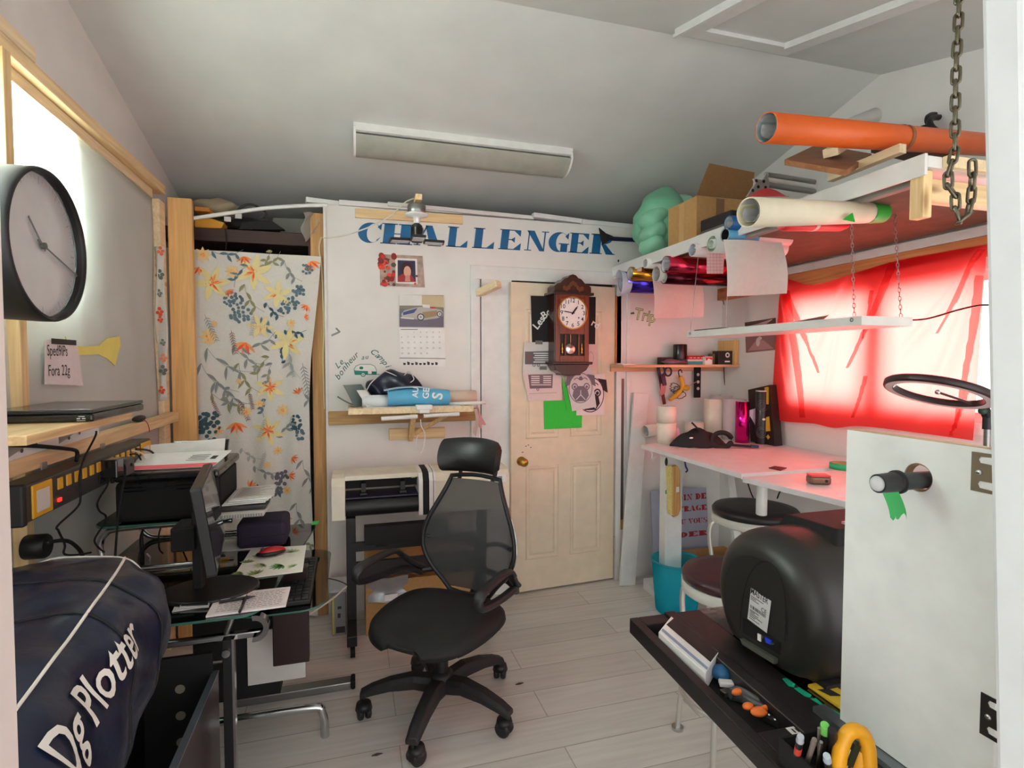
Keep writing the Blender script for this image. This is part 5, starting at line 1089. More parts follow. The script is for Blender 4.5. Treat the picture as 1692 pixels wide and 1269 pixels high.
t=thing('grid_sheet','white grid-printed liner hanging from the green-cored roll','liner'); P=[oy(1168,415,Yh-.05),oy(1197,414,Yh-.05),oy(1195,452,Yh-.05),oy(1168,452,Yh-.05)]; g=MB(mat('ecdcdc',.6)); g.add(P+[p+V((0,.001,0)) for p in P],[(0,1,2,3),(7,6,5,4)]); g.build('sheet',t); h=MB(mat('b9a3a6',.6)); fr=FR(P[3]+V((0,-.001,0)),P[2]-P[3],P[0]-P[3]); W=(P[2]-P[3]).length;H=(P[0]-P[3]).length
for i in range(1,5): h.rect(W*i/5,0,W*i/5+.0015,H,fr)
for i in range(1,7): h.rect(0,H*i/7,W,H*i/7+.0015,fr)
h.build('grid_print',t)
t_,c,r=xroll('white roll with sky blue left end and long sheet hanging',1198,388,11,1.66,.36,mat('d3d0cc',.55),inner=MATTE,endm=MATTE)
MB(mat('5aa5cf',.4)).lathe([(r*1.01,0),(r*1.015,.17)],c-V((.002,0,0)),(1,0,0),32,caps=False).build('blue_band',t_)
Yh=c.y-.05; hang('large grey paper sheet hanging from the sky blue roll',[oy(1195,396,Yh),oy(1294,400,Yh),oy(1298,485,Yh),oy(1199,490,Yh)],mat('cbc7c0',.7,kind='paper'),curl=.02)
xroll('deep blue vinyl roll under the loft shelf above sky blue roll',1204,368,12,1.66,.5,mat('14538c',.35),inner=mat('a9c0cc',.5))
# beige roll with green end
a=oy(1237,351,1.47);b=oy(1455,352,1.60); t_=roll('paper_roll','long beige paper roll with bright green taped end under loft shelf',a,b,.047,mat('e4dac0',.6),inner=mat('e9e5c4',.6),r1=.036)
d=(b-a).normalized(); MB(mat('22a52e',.5)).lathe([(.0388,0),(.0368,.09),(.0,.092)],b-d*.085,d,32,caps=False).build('green_tape',t_); MB(mat('22a52e',.5)).poly([(0,0),(.07,.0),(.055,.03),(.03,.018)],FR(oy(1392,363,1.49),(1,.2,0),(0,0,1)),.002).build('green_tape',t_)
a=oy(1292,373,1.72);b=oy(1398,374,1.80); t=thing('red_roll','flat red vinyl bundle with white strap under beige roll','roll'); MB(mat('d0242c',.4)).tube([a,a.lerp(b,.05),a.lerp(b,.9),b],[(.012,.02),(.02,.03),(.02,.03),(.01,.015)],18,flat=(0,0,1)).build('bundle',t); m=a.lerp(b,.42); MB(mat('e6b9b6',.5)).tube([m,m+(b-a)*.05],[(.0212,.0312)]*2,18,flat=(0,0,1)).build('strap',t)
# ---- on top of the shelf
def bagfn(q):
    w=1+.10*math.sin(22*q.z+9*q.x)*math.sin(16*q.y+3)+.06*math.sin(40*q.z-20*q.y)
    return V((q.x*w,q.y*w,max(-.20,q.z*(1+.08*math.sin(18*q.x)))))
p=ox(1090,352,1.95); t=thing('plastic_bag','green translucent plastic bag stuffed on loft shelf beside cardboard box','bag'); GB=mat('7cc4a0',.3,spec=.6)
c=V((1.93,3.15,2.40)); MB(GB).ell(c,(.17,.17,.245),40,28,fn=lambda q:bagfn(q)+V((0,0,-.0))).build('body',t)
for k in range(3): MB(mat('8fd0ae',.3)).ell(c+V((-.10,-.08,.02-.09*k)),(.09,.09,.07),20,12,fn=lambda q:q*(1+.2*math.sin(30*q.x+k)*math.sin(26*q.z))).build('bulge',t)
MB(mat('a4d8c0',.3)).ell(c+V((.12,-.03,.10)),(.09,.10,.10),20,12,fn=lambda q:q*(1+.15*math.sin(34*q.x)*math.sin(30*q.z))).build('bulge',t)
bz=ox(1147,327,1.76).z; t=carton('cardboard_box','open cardboard box with raised flap on loft shelf',(1.76,2.52,SZ+.001),(2.10,2.79,bz))
for A in ([(1.76,2.52,bz+.006),(2.10,2.52,bz+.006),(2.08,2.47,bz+.14),(1.80,2.47,bz+.16)],): MB(CARDD).hexa([V(p) for p in A]+[V(p)+V((0,.005,.002)) for p in A]).build('flap',t)
MB(mat('c79b68',.5)).box((1.7585,2.63,SZ+.01),(1.7595,2.68,bz)).build('packing_tape',t); MB(mat('7d5a34',.5)).box((1.88,2.518,SZ+.08),(1.93,2.5195,bz)).build('packing_tape',t)
one(MB(mat('1d1614',.5)).hexa([V(p) for p in ((1.74,2.22,SZ+.03),(1.98,2.22,SZ+.03),(1.98,2.46,SZ+.03),(1.74,2.46,SZ+.03),(1.74,2.22,SZ+.085),(1.98,2.22,SZ+.085),(1.98,2.46,SZ+.09),(1.74,2.46,SZ+.09))]),'flat_case','black flat case on loft shelf right of cardboard box','case',bevel=.006)
t=thing('paper_stack','grey and white papers under the black case on loft shelf','papers'); MB(mat('d5d6d8',.5)).box((1.725,2.24,SZ+.001),(1.95,2.47,SZ+.014)).build('sheets',t); MB(mat('5a5450',.5)).box((1.735,2.23,SZ+.015),(1.96,2.45,SZ+.029)).build('folder',t)
def profile():
    t=thing('roller_frame','silver aluminium roller frame with holed end plate on loft shelf','frame'); a=oy(1255,302,1.95)
    fr=FR((0,1.96,0),(1,0,0),(0,0,1)); q=lambda x,y:(lambda p:(p.x,p.z))(oy(x,y,1.96)); 
    MB(mat('c3c5c3',.3,.7)).poly([q(*p) for p in ((1232,326),(1246,304),(1243,296),(1258,299),(1264,287),(1268,300),(1268,318),(1252,322))],fr,.01).build('end_plate',t)
    g=MB(MATTE)
    for x,y in ((1247,300),(1259,301),(1250,310),(1262,311),(1241,316)): g.disc(*q(x,y),.007,fr,t=.001,z=.0102,n=10)
    g.build('hole',t)
    for y0,y1,m in ((289,300,STEEL),(297,309,WHITEP),(305,317,STEEL)): p0=oy(1266,y0,1.97);p1=oy(1345,y0+12,2.05); MB(m).cyl(p0,p1,.012).build('roller',t)
profile()
one(MB(mat('cf2a2a',.6)).sheet(lambda u,v:(lambda p:(p.x,p.y,max(SZ+.003,p.z)))(oy(1238+66*u,325-13*math.sin(PI*min(1,u*1.1))*v-1,1.86+.08*v)),14,6,t=.002),'red_cloth','red cloth lump lying in front of aluminium roller frame','cloth')
p0=ox(1380,258,1.95)
one(MB(mat('8a5a34',.6,kind='wood',axis='x')).hexa([oy(*q) for q in ((1296,273,1.62),(1398,291,1.45),(1440,262,1.75),(1350,246,1.95))]+[oy(*q)+V((0,0,.02)) for q in ((1296,273,1.62),(1398,291,1.45),(1440,262,1.75),(1350,246,1.95))]),'wood_board','brown wooden board with pale edges under orange roll','board')
one(MB(PALEY).bar(ox(1372,294,1.80),ox(1492,245,1.80),.03,.03),'wood_batten','pale pine batten lying across loft shelf end','batten')
one(MB(PALEY).bar(oy(1372,252,1.62),oy(1395,238,1.70),.05,.03),'wood_block','short pale pine block between brown board and orange roll','block')
one(MB(mat('4b3524',.6)).bar(oy(1455,240,1.55),oy(1560,266,1.60),.07,.03),'wood_block','dark wood strip directly under the orange roll','block')
a=oy(1266,211,1.46);b=oy(1640,240,1.56); t_=roll('vinyl_roll','large orange vinyl roll with open grey end on loft shelf top',a,b,.046,mat('e0611c',.4),inner=mat('a8b8b8',.4),r1=.041,wall=.003)
d=(b-a); m=a.lerp(b,.54); MB(mat('8f5a3a',.5)).lathe([(.0452,0),(.0448,.018)],m,d,32,caps=False).build('tape_band',t_)
one(MB(mat('b9bab4',.5)).cyl(oy(1390,205,1.75),oy(1444,192,1.80),.012,.032),'paper_cone','grey paper cone behind the orange roll','paper cone')
t=thing('hose_coil','coiled black hose behind the orange roll on loft shelf','hose'); c=oy(1565,212,1.86)
for k,(r_,dz) in enumerate(((.10,0),(.085,.02),(.11,-.03))): MB(BLACK).tube([c+V((r_*math.cos(TAU*i/30),.02*k+.03*math.sin(TAU*i/30),dz+.06*math.sin(TAU*i/30))) for i in range(30)],.013,8,closed=True).build('coil',t)
t=thing('snow_brush','black scraper with dark blue handle sticking out of green bag','scraper'); Y=3.30
MB(MATTE).poly([(lambda p:(p.x,p.z))(oy(x,y,Y)) for x,y in ((989,377),(1000,386),(1012,391),(1006,398),(995,405))],BW(Y),.012).build('blade',t); MB(mat('14163a',.4)).cyl(oy(1005,394,Y-.006),oy(1094,399,Y-.006),.014).build('handle',t)
# chain ----------------------------------------------------------------------
def chain():
    t=thing('steel_chain','heavy steel chain looped from ceiling in front of loft shelf','chain'); CH=mat('6f6a58',.35,.9)
    s0=1.12; P=[EYE+ray(x,y)*s0 for x,y in ((1592,-262),(1585,0),(1580,110),(1578,225),(1577,255),(1566,290),(1563,305),(1577,312),(1578,335),(1582,358),(1592,368))]+[EYE+ray(x,y)*(s0+.0) for x,y in ((1600,352),(1605,325),(1607,290),(1606,262),(1600,250))]
    path=cr(P,10); L_=[0]
    for a,b in zip(path,path[1:]): L_.append(L_[-1]+(b-a).length)
    pitch=.0275; n=int(L_[-1]/pitch); me=None
    def at(s):
        for i in range(len(L_)-1):
            if L_[i+1]>=s: k=(s-L_[i])/(L_[i+1]-L_[i]+1e-9); return path[i].lerp(path[i+1],k)
        return path[-1]
    for i in range(n):
        p=at(i*pitch); q=at((i+1)*pitch+.0); d=(q-p).normalized(); c=(p+q)/2; u=d.orthogonal().normalized(); w=d.cross(u); a=R(90*(i%2)+20); sd=u*math.cos(a)+w*math.sin(a)
        hl=.0108;hw=.0068; R_=[]
        for k in range(16):
            th=TAU*k/16; R_.append(c+d*(hl*(1 if math.cos(th)>0 else -1)*(1 if abs(math.cos(th))>.01 else 0)+hw*math.cos(th))+sd*hw*math.sin(th))
        g=MB(CH); g.tube(R_,.0032,7,closed=True); g.build('link',t)
chain()
# ================================================================== RIGHT PART OF THE BACK WALL
fr=BW(3.399)
p0=oy(1018,487,3.38);p1=oy(1026,600,3.38); one(MB(mat('c8742f',.5,kind='wood',axis='z')).box((p0.x,3.38,p1.z),(p1.x,3.399,p0.z)),'wood_strip','orange-brown wooden strip on wall right of the door','strip')
t=thing('metal_ruler','long steel ruler with cork end on wall right of door','ruler'); p0=oy(1020,626,3.38);p1=oy(1030,868,3.38); MB(mat('6d6460',.4,.6)).box((p0.x,3.385,p1.z+.04),(p1.x,3.399,p0.z)).build('blade',t); MB(mat('b98c4f',.6)).box((p0.x+.004,3.384,p1.z-.03),(p1.x-.002,3.399,p1.z+.04)).build('handle',t)
p0=oz(1036,966,0.005); p1=oy(1059,650,3.375); one(MB(PAINT).bar((p0.x,p0.y,0.0),p1,.115,.02,(0,-1,0)),'white_board','long white board leaning on wall between door and workbench','board',bevel=.002)
# Trip sticker
def trip():
    t=thing('wall_sticker','green outlined four-letter word sticker on wall right of door','sticker'); p=oy(1048,527,3.398); g=MB(mat('4d6a34',.6)); g.text('Trip',fr,.115,p.x,p.z-.0,.0002,'l',.028,.1,sx=.85,rot=R(-8)); g.build('outline',t); g=MB(mat('cfe0a6',.6)); g.text('Trip',fr,.115,p.x+.003,p.z,.0008,'l',-.001,.1,sx=.85,rot=R(-8)); g.build('lettering',t)
    p=oy(1041,517,3.398); MB(mat('4d6a34',.6)).poly([(p.x,p.z),(p.x+.03,p.z+.008),(p.x+.035,p.z-.006),(p.x+.005,p.z-.01)],fr,.001).build('dash',t)
trip()
WS=1.502
def wshelf():
    t=thing('wall_shelf','pine wall shelf in back right corner with small boxes','shelf'); M=mat('dfb08c',.6,kind='wood',axis='x')
    x0=oy(1030,600,3.2).x
    MB(M).box((x0,3.2,WS-.018),(XR-.004,3.398,WS)).build('board',t,bevel=.002); z0=oy(1040,614,3.38).z; MB(M).box((x0+.0,3.37,z0),(oy(1195,610,3.38).x,3.398,WS-.019)).build('ledger',t,bevel=.002)
    MB(OAKZ).box((oy(1212,580,3.22).x,3.21,WS),(XR-.004,3.39,oy(1212,562,3.22).z)).build('end_cleat',t)
    MB(WHITEP).box((x0-.01,3.195,WS),(oy(1050,597,3.2).x,3.24,WS+.006)).build('corner_plate',t)
wshelf()
def on_shelf(px,y,dx,dy,dz,m,name,label,cat,**k): p=oy(px,590,y); return one(MB(m).box((p.x-dx/2,y,WS+.0005),(p.x+dx/2,y+dy,WS+dz)),name,label,cat,bevel=k.get('bevel',.002))
t=thing('drink_can','black cylindrical tin on the wall shelf','tin'); p=oy(1125,590,3.3); MB(mat('1a0f10',.3)).lathe([(.045,0),(.047,.004),(.047,.135),(.044,.14),(0,.138)],(p.x,3.31,WS),(0,0,1),32).build('body',t); MB(mat('5a0f12',.3)).lathe([(.0472,.01),(.0472,.13)],(p.x,3.31,WS),(0,0,1),10,caps=False).build('sleeve',t)
on_shelf(1103,3.3,.09,.06,.05,mat('2a1614',.5),'small_box','dark brown flat box left of black tin on wall shelf','box')
p=oy(1118,595,3.24); soft('crumpled mauve plastic bag on wall shelf before the tin','plastic_bag','bag',(p.x,3.25,WS+.018),(.09,.035,.018),mat('7d5a68',.35),.25,5)
for i,(c,lb,dz) in enumerate((('39a0a8','flat teal box at bottom of the stack on wall shelf',.022),('d9d6d0','thin white box in the middle of shelf stack',.036),('b81c1c','red printed box on top of the wall shelf stack',.062))):
    p=oy(1152,590,3.25); z0=WS+(0,.0225,.0365)[i]; t=thing('small_box',lb,'box'); MB(mat(c,.5)).box((p.x-.075,3.25,z0),(p.x+.06,3.33,WS+dz)).build('carton',t,bevel=.001)
    g=MB(WHITEP); 
    for k in range(4): g.rect(p.x-.06+.03*k,z0+.008,p.x-.04+.03*k,z0+.012,BW(3.2495))
    if i==2: g.build('print',t)
t=thing('small_box','small white and red carton right of the shelf stack','box'); p=oy(1171,590,3.225); MB(WHITEP).box((p.x-.03,3.225,WS),(p.x+.03,3.28,WS+.055)).build('carton',t); MB(mat('d03030',.5)).poly([(p.x-.028,WS+.05),(p.x+.028,WS+.05),(p.x+.028,WS+.03),(p.x,WS+.042),(p.x-.02,WS+.025)],BW(3.2245)).build('red_print',t)
on_shelf(1180,3.27,.028,.05,.075,mat('6a5a3c',.5),'small_box','narrow olive box beside the white and red carton','box')
t=thing('camera_box','small brown-black box with white ring emblem on wall shelf','box'); p=oy(1200,590,3.23); MB(mat('2a1713',.4)).box((p.x-.062,3.23,WS),(p.x+.058,3.30,WS+.095)).build('carton',t,bevel=.002); g=MB(WHITEP); g.ring(p.x+.01,WS+.066,.018,.009,BW(3.2295),n=20); g.rect(p.x-.012,WS+.016,p.x+.03,WS+.026,BW(3.2293)); g.build('emblem',t)
# tools hanging under that shelf
t=thing('craft_scissors','dark-handled scissors hanging under the wall shelf','scissors'); Y=3.345; q=lambda x,y,Yv=Y:oy(x,y,Yv)
for c0 in ((1093,613),(1104,614)):
    c=q(*c0); MB(mat('3a2a44',.4)).tube([c+V((.026*math.cos(TAU*i/18),0,.030*math.sin(TAU*i/18))) for i in range(18)],.0065,7,closed=True).build('handle',t)
MB(mat('3a2a44',.4)).bar(q(1095,620),q(1098,637),.03,.012,(0,1,0)).build('shank',t); MB(STEEL).hexa([q(1092,634),q(1101,634),q(1099,650),q(1091,655)]+[q(1092,634,Y+.004),q(1101,634,Y+.004),q(1099,650,Y+.004),q(1091,655,Y+.004)]).build('blade',t)
one(MB(mat('5a2420',.5)).bar(q(1087,603,3.367),q(1098,668,3.367),.022,.008,(0,1,0)),'leather_strap','dark red strap hanging behind the scissors','strap')
t=thing('utility_knife','yellow tool wrapped in black cord hanging under wall shelf','tool'); P=[(1124,622),(1128,634),(1124,646),(1112,657),(1106,661)]; MB(YELLOW).tube(cr([q(*p) for p in P],5),[.016]*11+[.02]*4+[.012]*(len(cr([q(*p) for p in P],5))-15),10).build('body',t)
MB(YELLOW).ell(q(1134,641),(.03,.014,.02)).build('guard',t)
for k in range(3): c=q(1119+5*(k-1),640+6*k); MB(MATTE).tube([c+V((.035*math.cos(TAU*i/20)*(1+.3*math.sin(3*i)),-.014*math.cos(2*TAU*i/20),.03*math.sin(TAU*i/20))) for i in range(20)],.0025,6,closed=True).build('cord',t)
MB(MATTE).tube(cr([q(1123,624),q(1121,614),q(1125,611),q(1127,616)],4),.004,6).build('hook',t); MB(mat('c9a2a0',.4,.3)).cyl(q(1138,638),q(1150,631),.003,n=8).build('needle',t)
t=thing('spirit_level','short black spirit level with three vials hanging under wall shelf','level'); a=q(1149,606,3.35);b=q(1158,657,3.35); MB(MATTE).box((a.x,3.352,b.z),(b.x,3.368,a.z)).build('bar',t,bevel=.002)
for k,py in enumerate((619,631,642)): c=q(1153.5,py,3.351); MB(mat('d9d2cc',.2)).disc(c.x,c.z,.011,BW(3.352),t=.002,n=16).build('vial',t)
cable('grey double cable dropping from shelf end to workbench',[(1196,608),(1196,635),(1199,655),(1197,662)],2.35,.004,mat('6a5a5a',.5)) if False else one(MB(mat('5c4c4c',.5)).tube(cr([oy(x,y,3.36) for x,y in ((1196,607),(1197,630),(1199,650),(1197,690))],5),.004,6),'power_cable','grey cable dropping from wall shelf end behind white roll','cable')
one(MB(mat('6b4a4c',.5)).tube([oy(1186,462,3.38),oy(1207,545,3.38)],.003,6),'hanging_wire','thin slanting wire on wall above the wall shelf','wire')
# picture on the right wall
t=thing('photo_print','sepia photo print with white figure on right wall beside red curtain','photo'); X=XR-.0005; Q=[(lambda p:(-p.y,p.z))(ox(x,y,X)) for x,y in ((1231,533),(1282,525),(1283,578),(1233,583))]; MB(mat('8a6260',.6)).poly(Q,RW(X),.002).build('sheet',t)
g=MB(mat('5a3836',.6)); g.poly([(lambda p:(-p.y,p.z))(ox(x,y,X)) for x,y in ((1231,533),(1282,525),(1282,536),(1232,541))],RW(X-.0025)); g.mat(mat('b98a86',.6)); g.poly([(lambda p:(-p.y,p.z))(ox(x,y,X)) for x,y in ((1236,580),(1250,562),(1262,562),(1279,576))],RW(X-.0025)); g.mat(mat('e6d6d4',.6)); q2=(lambda p:(-p.y,p.z))(ox(1253,565,X)); g.disc(*q2,.018,RW(X-.003),.03,n=12); q2=(lambda p:(-p.y,p.z))(ox(1256,559,X)); g.disc(*q2,.02,RW(X-.003),.012,n=10); g.build('print',t)
# ================================================================== RED CURTAIN OVER THE WINDOW
def red_curtain():
    X=2.548
    RCM=cloth('dd2028',.55,.010,name='red sheer cloth',tcol='ff6c66')
    yz=lambda P:[(lambda p:V((p.y,p.z,0)))(ox(x,y,X)) for x,y in P]
    top=cr(yz([(1291,463),(1302,461),(1345,471),(1400,455),(1475,432),(1560,416),(1633,404)]),8); bot=cr(yz([(1273,692),(1300,697),(1345,700),(1380,707),(1420,704),(1500,713),(1606,728)]),8)
    def samp(C,u): k=u*(len(C)-1); i=min(int(k),len(C)-2); return C[i].lerp(C[i+1],k-i)
    def S(u,v):
        a=samp(top,u);b=samp(bot,u); p=a.lerp(b,v); pl=yz([(1283,590)])[0]; 
        fold=0
        for (u0,v0,u1,v1,am) in ((.52,.0,.30,.55,.016),(.97,.02,.75,.6,.02),(.97,.05,.86,1,.02),(.5,.05,.40,1,.012),(.05,.12,.2,.9,.014),(.05,.1,.45,.6,.008)):
            dx=u1-u0;dy=v1-v0; l=math.hypot(dx,dy); t=((u-u0)*dx+(v-v0)*dy)/l/l; dd=((u-u0)*dy-(v-v0)*dx)/l
            fold+=am*math.exp(-(dd/.022)**2)*max(0,min(1,(1.05-t)*3))*max(0,min(1,(t+.05)*8))
        return (X-fold-.006*math.sin(7*u+4*v),p.x,p.y)
    RC2=cloth('dd2028',.45,.55,name='red sheer fold',tcol='ff6a64')
    g=MB(RCM); g.sheet(S,110,60)
    def uv(px,py):
        q=yz([(px,py)])[0]; best=(9,0,0)
        for i in range(241):
            a=samp(top,i/240);b=samp(bot,i/240); k=max(0,min(1,(q-a).dot(b-a)/(b-a).dot(b-a))); d=(q-a.lerp(b,k)).length
            if d<best[0]: best=(d,i/240,k)
        return best[1],best[2]
    for (x0,y0,x1,y1,w0,w1) in ((1476,434,1401,608,16,5),(1626,412,1551,551,13,5),(1627,455,1577,708,16,7),(1302,487,1352,616,12,4),(1433,621,1411,690,8,5),(1300,480,1326,690,14,9),(1440,480,1425,560,7,3),(1600,640,1570,720,8,6)):
        L0=[];n=24; g.mat(RC2)
        for i in range(n+1):
            k=i/n; w=(w0+(w1-w0)*k)/2; x=x0+(x1-x0)*k+2*math.sin(3*k); y=y0+(y1-y0)*k
            for s in (-1,1): u,v=uv(x+s*w,y); p=V(S(u,v)); L0.append(p+V((-.006,0,0)))
        g.add(L0,[(2*i,2*i+1,2*i+3,2*i+2) for i in range(n)],True)
    one(g,'red_curtain','sheer red cloth hung as curtain over the right wall window','curtain')
red_curtain()
one(MB(mat('3a1a1c',.5)).tube(cr([ox(x,y,2.3) for x,y in ((1490,529),(1530,527),(1580,513),(1615,505),(1640,504))],6),.0035,6),'power_cable','thin dark cable running right from the hanging white shelf','cable')
# ================================================================== HANGING WHITE SHELF
def hshelf():
    t=thing('hanging_shelf','narrow white shelf hanging on chains before the red curtain','shelf'); a=ox(1135,551,1.75); b=ox(1424,534,1.75); zt=1.685; zb=1.652
    x1=oy(1508,540,b.y).x
    MB(LAM).box((1.75,b.y,zb),(x1,a.y,zt)).build('board',t,bevel=.0015)
    CHM=mat('a88f8f',.35,.8)
    def ch(p,q,nm='chain'):
        d=(q-p); n=int(d.length/.016); g=MB(CHM); u=d.normalized(); s0=u.orthogonal().normalized(); s1=u.cross(s0)
        for i in range(n):
            c=p+d*((i+.5)/n); sd=(s0 if i%2 else s1); g.tube([c+u*(.0105*math.cos(TAU*k/8))+sd*(.0045*math.sin(TAU*k/8)) for k in range(8)],.0014,5,closed=True)
        g.build(nm,t)
    ch(V((1.76,b.y+.04,zt)),V((1.80,b.y+.10,2.09))); ch(V((x1-.02,b.y+.03,zt)),V((x1+.02,b.y+.10,2.09)))
    g=MB(STEEL); g.cyl((1.752,a.y-.03,zt),(1.78,a.y-.05,2.09),.0018,n=6); g.build('wire',t); g=MB(STEEL); g.cyl((x1-.02,a.y-.03,zt),(x1-.02,a.y-.05,2.09),.0018,n=6); g.build('wire',t)
    for y in (b.y+.04,a.y-.03): MB(STEEL).tube([V((1.748,y+.006*math.cos(TAU*i/10),zt-.012+.006*math.sin(TAU*i/10))) for i in range(10)],.0018,6,closed=True).build('hook',t)
hshelf()
for P,c,lb in (([(1.78,1.90),(1.96,1.86),(1.97,2.08),(1.80,2.12)],'8a8582','dark grey paper with curled edge on hanging white shelf'),([(1.78,2.13),(1.9,2.12),(1.93,2.4),(1.79,2.42)],'c6c3bf','light grey paper behind the dark paper on hanging shelf')):
    t=one(MB(mat(c,.7,kind='paper')).sheet(lambda u,v,P=P:(V((*P[0],1.6862)).lerp(V((*P[1],1.6862)),u)).lerp(V((*P[3],1.6862)).lerp(V((*P[2],1.6862)),u),v)+V((0,0,.035*max(0,.5-v)**2*4*u)),8,8,t=.001),'paper_sheet',lb,'paper')
one(MB(MATTE).box((1.755,2.3,1.6855),(1.80,2.52,1.69)),'metal_ruler','thin dark strip at far end of hanging white shelf','ruler')
# ================================================================== WORKBENCH
TZ=1.0; TOPM=mat('ece6e8',.35,kind='plain')
tA,tB,tC,tD=oz(1060,735,TZ),oz(1225,783,TZ),oz(1226,788,TZ),oz(1400,829,TZ)
k=(tD-tC)/(tD.y-tC.y); tE=tC+k*(1.0-tC.y)
def bench():
    t=thing('workbench','tall white workbench along the right wall under the window','workbench')
    def top(P,nm,z1=TZ):
        g=MB(TOPM); n=len(P); A=[V((x,y,z1-.024)) for x,y in P];B=[V((x,y,z1)) for x,y in P]; g.add(A+B,[tuple(range(n-1,-1,-1)),tuple(range(n,2*n))]+[(i,(i+1)%n,n+(i+1)%n,n+i) for i in range(n)]); g.build(nm,t,bevel=.002)
    top([(tA.x,tA.y),(tB.x,tB.y),(XR-.004,tB.y),(XR-.004,tA.y+.14)],'tabletop'); top([(tC.x,tC.y-.002),(tE.x,tE.y),(XR-.004,tE.y),(XR-.004,tC.y-.002)],'tabletop',TZ)
    p=oy(1114,800,2.90); g=MB(PAINT); g.box((p.x-.058,2.90,0),(p.x+.058,2.97,TZ-.025)); g.build('square_leg',t,bevel=.003)
    g=MB(mat('2a2a2a',.6)); q=oy(1101,763,2.899); g.disc(q.x,q.z,.010,BW(2.8995),.026,t=.001,n=14); g.build('stain',t)
    g=MB(mat('3fae5c',.6)); q=oy(1101,813,2.899); g.disc(q.x,q.z,.008,BW(2.8995),.014,t=.001,n=10); g.build('paint_spot',t)
    p=oy(1259,800,2.22); MB(PAINT).cyl((p.x,2.22,0),(p.x,2.22,TZ-.025),.026).build('round_leg',t)
    p=oy(1205,800,2.85); MB(PAINT).bar((p.x+.12,2.85,0),(p.x-.02,2.85,TZ-.06),.05,.035,(0,1,0)).build('rear_leg',t)
    MB(PAINT).box((XR-.05,tE.y,TZ-.09),(XR-.006,tA.y,TZ-.025)).build('wall_ledger',t)
    MB(PAINT).cyl((2.30,1.3,0),(2.30,1.3,TZ-.025),.026).build('round_leg',t)
bench()
t=thing('dust_brush','wooden brush with yellow bristles hanging on white workbench leg','brush'); Y=2.885; q=lambda x,y:oy(x,y,Y); a=q(1106,768);b=q(1119,852)
MB(mat('cfa164',.6,kind='wood',axis='z',knots=False)).poly([(lambda p:(p.x,p.z))(q(x,y)) for x,y in ((1108,770),(1116,768),(1121,776),(1122,840),(1118,850),(1111,854),(1108,848))],BW(Y+.01),.03).build('block',t,bevel=.004)
MB(mat('e6d488',.8,kind='fabric',scale=120)).poly([(lambda p:(p.x,p.z))(q(x,y)) for x,y in ((1101,770),(1108,769),(1109,851),(1104,848))],BW(Y+.008),.022).build('bristles',t)
MB(WHITEP).rect(*(lambda p:(p.x,p.z))(q(1114,812)),*(lambda p:(p.x,p.z))(q(1119,803)),BW(Y-.021),.001).build('label',t)
one(MB(WHITEP).tube(cr([oy(1076,740,3.0),oy(1078,752,2.99),oy(1077,758,2.99)],4),.006,6),'tape_strip','white strip dangling from left end of the workbench','tape'); one(MB(mat('2a2f7a',.5)).tube(cr([oy(1131,757,2.85),oy(1133,770,2.85),oy(1136,777,2.85),oy(1133,780,2.85)],4),.005,6),'cable_tie','blue tie dangling under the workbench front edge','tie')
ROLLW=mat('f1e6d6',.6)
def stand_roll(label,px,py,rpx,hpx,m=ROLLW,z0=TZ,**k):
    c=oz(px,py,z0); s=(c-EYE).dot(FW); return roll(k.pop('name','paper_roll'),label,(c.x,c.y,z0+.0005),(c.x,c.y,z0+hpx*s/F_PX),rpx*s/F_PX,m,**k),c,s
t_,c,s=stand_roll('lower white roll of the stacked pair at left workbench end',1101,732,15.5,34); h0=34*s/F_PX
t2=roll('paper_roll','upper white roll of the stacked pair at left workbench end',(c.x,c.y,TZ+h0+.001),(c.x,c.y,TZ+h0+.001+27*s/F_PX),15.5*s/F_PX,ROLLW)
p=oz(1083,728,TZ); d=V((.12,.02,.03)); roll('paper_roll','pale roll lying tilted behind the stacked white pair',p+V((-.02,.10,.05)),p+V((.16,.12,.06)),.042,mat('efe4da',.6),inner=mat('f2c9c0',.6))
p=oz(1118,728,TZ); one(MB(mat('ecd3e8',.4)).ell((p.x,p.y+.05,TZ+.05),(.05,.04,.05)),'plastic_wrap','pinkish plastic wrap ball right of the stacked white rolls','plastic wrap')
stand_roll('short cream roll behind black pouch on workbench',1147,722,15,25,endm=PAPER)
stand_roll('tall cream paper roll in middle of workbench',1179,722,16,63)
stand_roll('tall pale roll behind the tall cream roll',1192,717,17,64,mat('ecdad4',.6))
t_,c,s=stand_roll('tall white liner sheet rolled around magenta foil',1213,725,18,66,mat('e4d5dc',.5)); 
t_,c,s=stand_roll('magenta foil roll standing on workbench beside black tube',1226,731,11,68,FOIL('d01f8c'),name='vinyl_roll')
g=MB(mat('dccfe0',.4)); r=18*s/F_PX; g.add([],[]); 
S=lambda u,v:(c.x+r*1.5*math.cos(PI*(.62+.35*u)) if False else c.x+.03+r*1.2*u,c.y-.02-.02*math.sin(PI*u),TZ+.075*(1+0*u)+(.155-.0*u)*(v)*(1-.0)*min(1,.15+u*1.3)+.13*(1-min(1,.15+u*1.3)))
one(g.sheet(S,10,8,t=.001),'vinyl_liner','white liner flap curling off the magenta foil roll','vinyl liner')
p=oz(1258,733,TZ); sc=(p-EYE).dot(FW); t=thing('cardboard_tube','black tube with round line emblem standing on workbench','tube'); r=10*sc/F_PX; h=88*sc/F_PX; MB(mat('120d0e',.35)).lathe([(r,0),(r,h-.006),(r*.9,h),(0,h-.001)],(p.x,p.y,TZ),(0,0,1),28).build('body',t); MB(mat('d9cfd0',.4)).lathe([(r*1.02,h-.006),(r*1.02,h)],(p.x,p.y,TZ),(0,0,1),28,caps=False).build('rim',t)
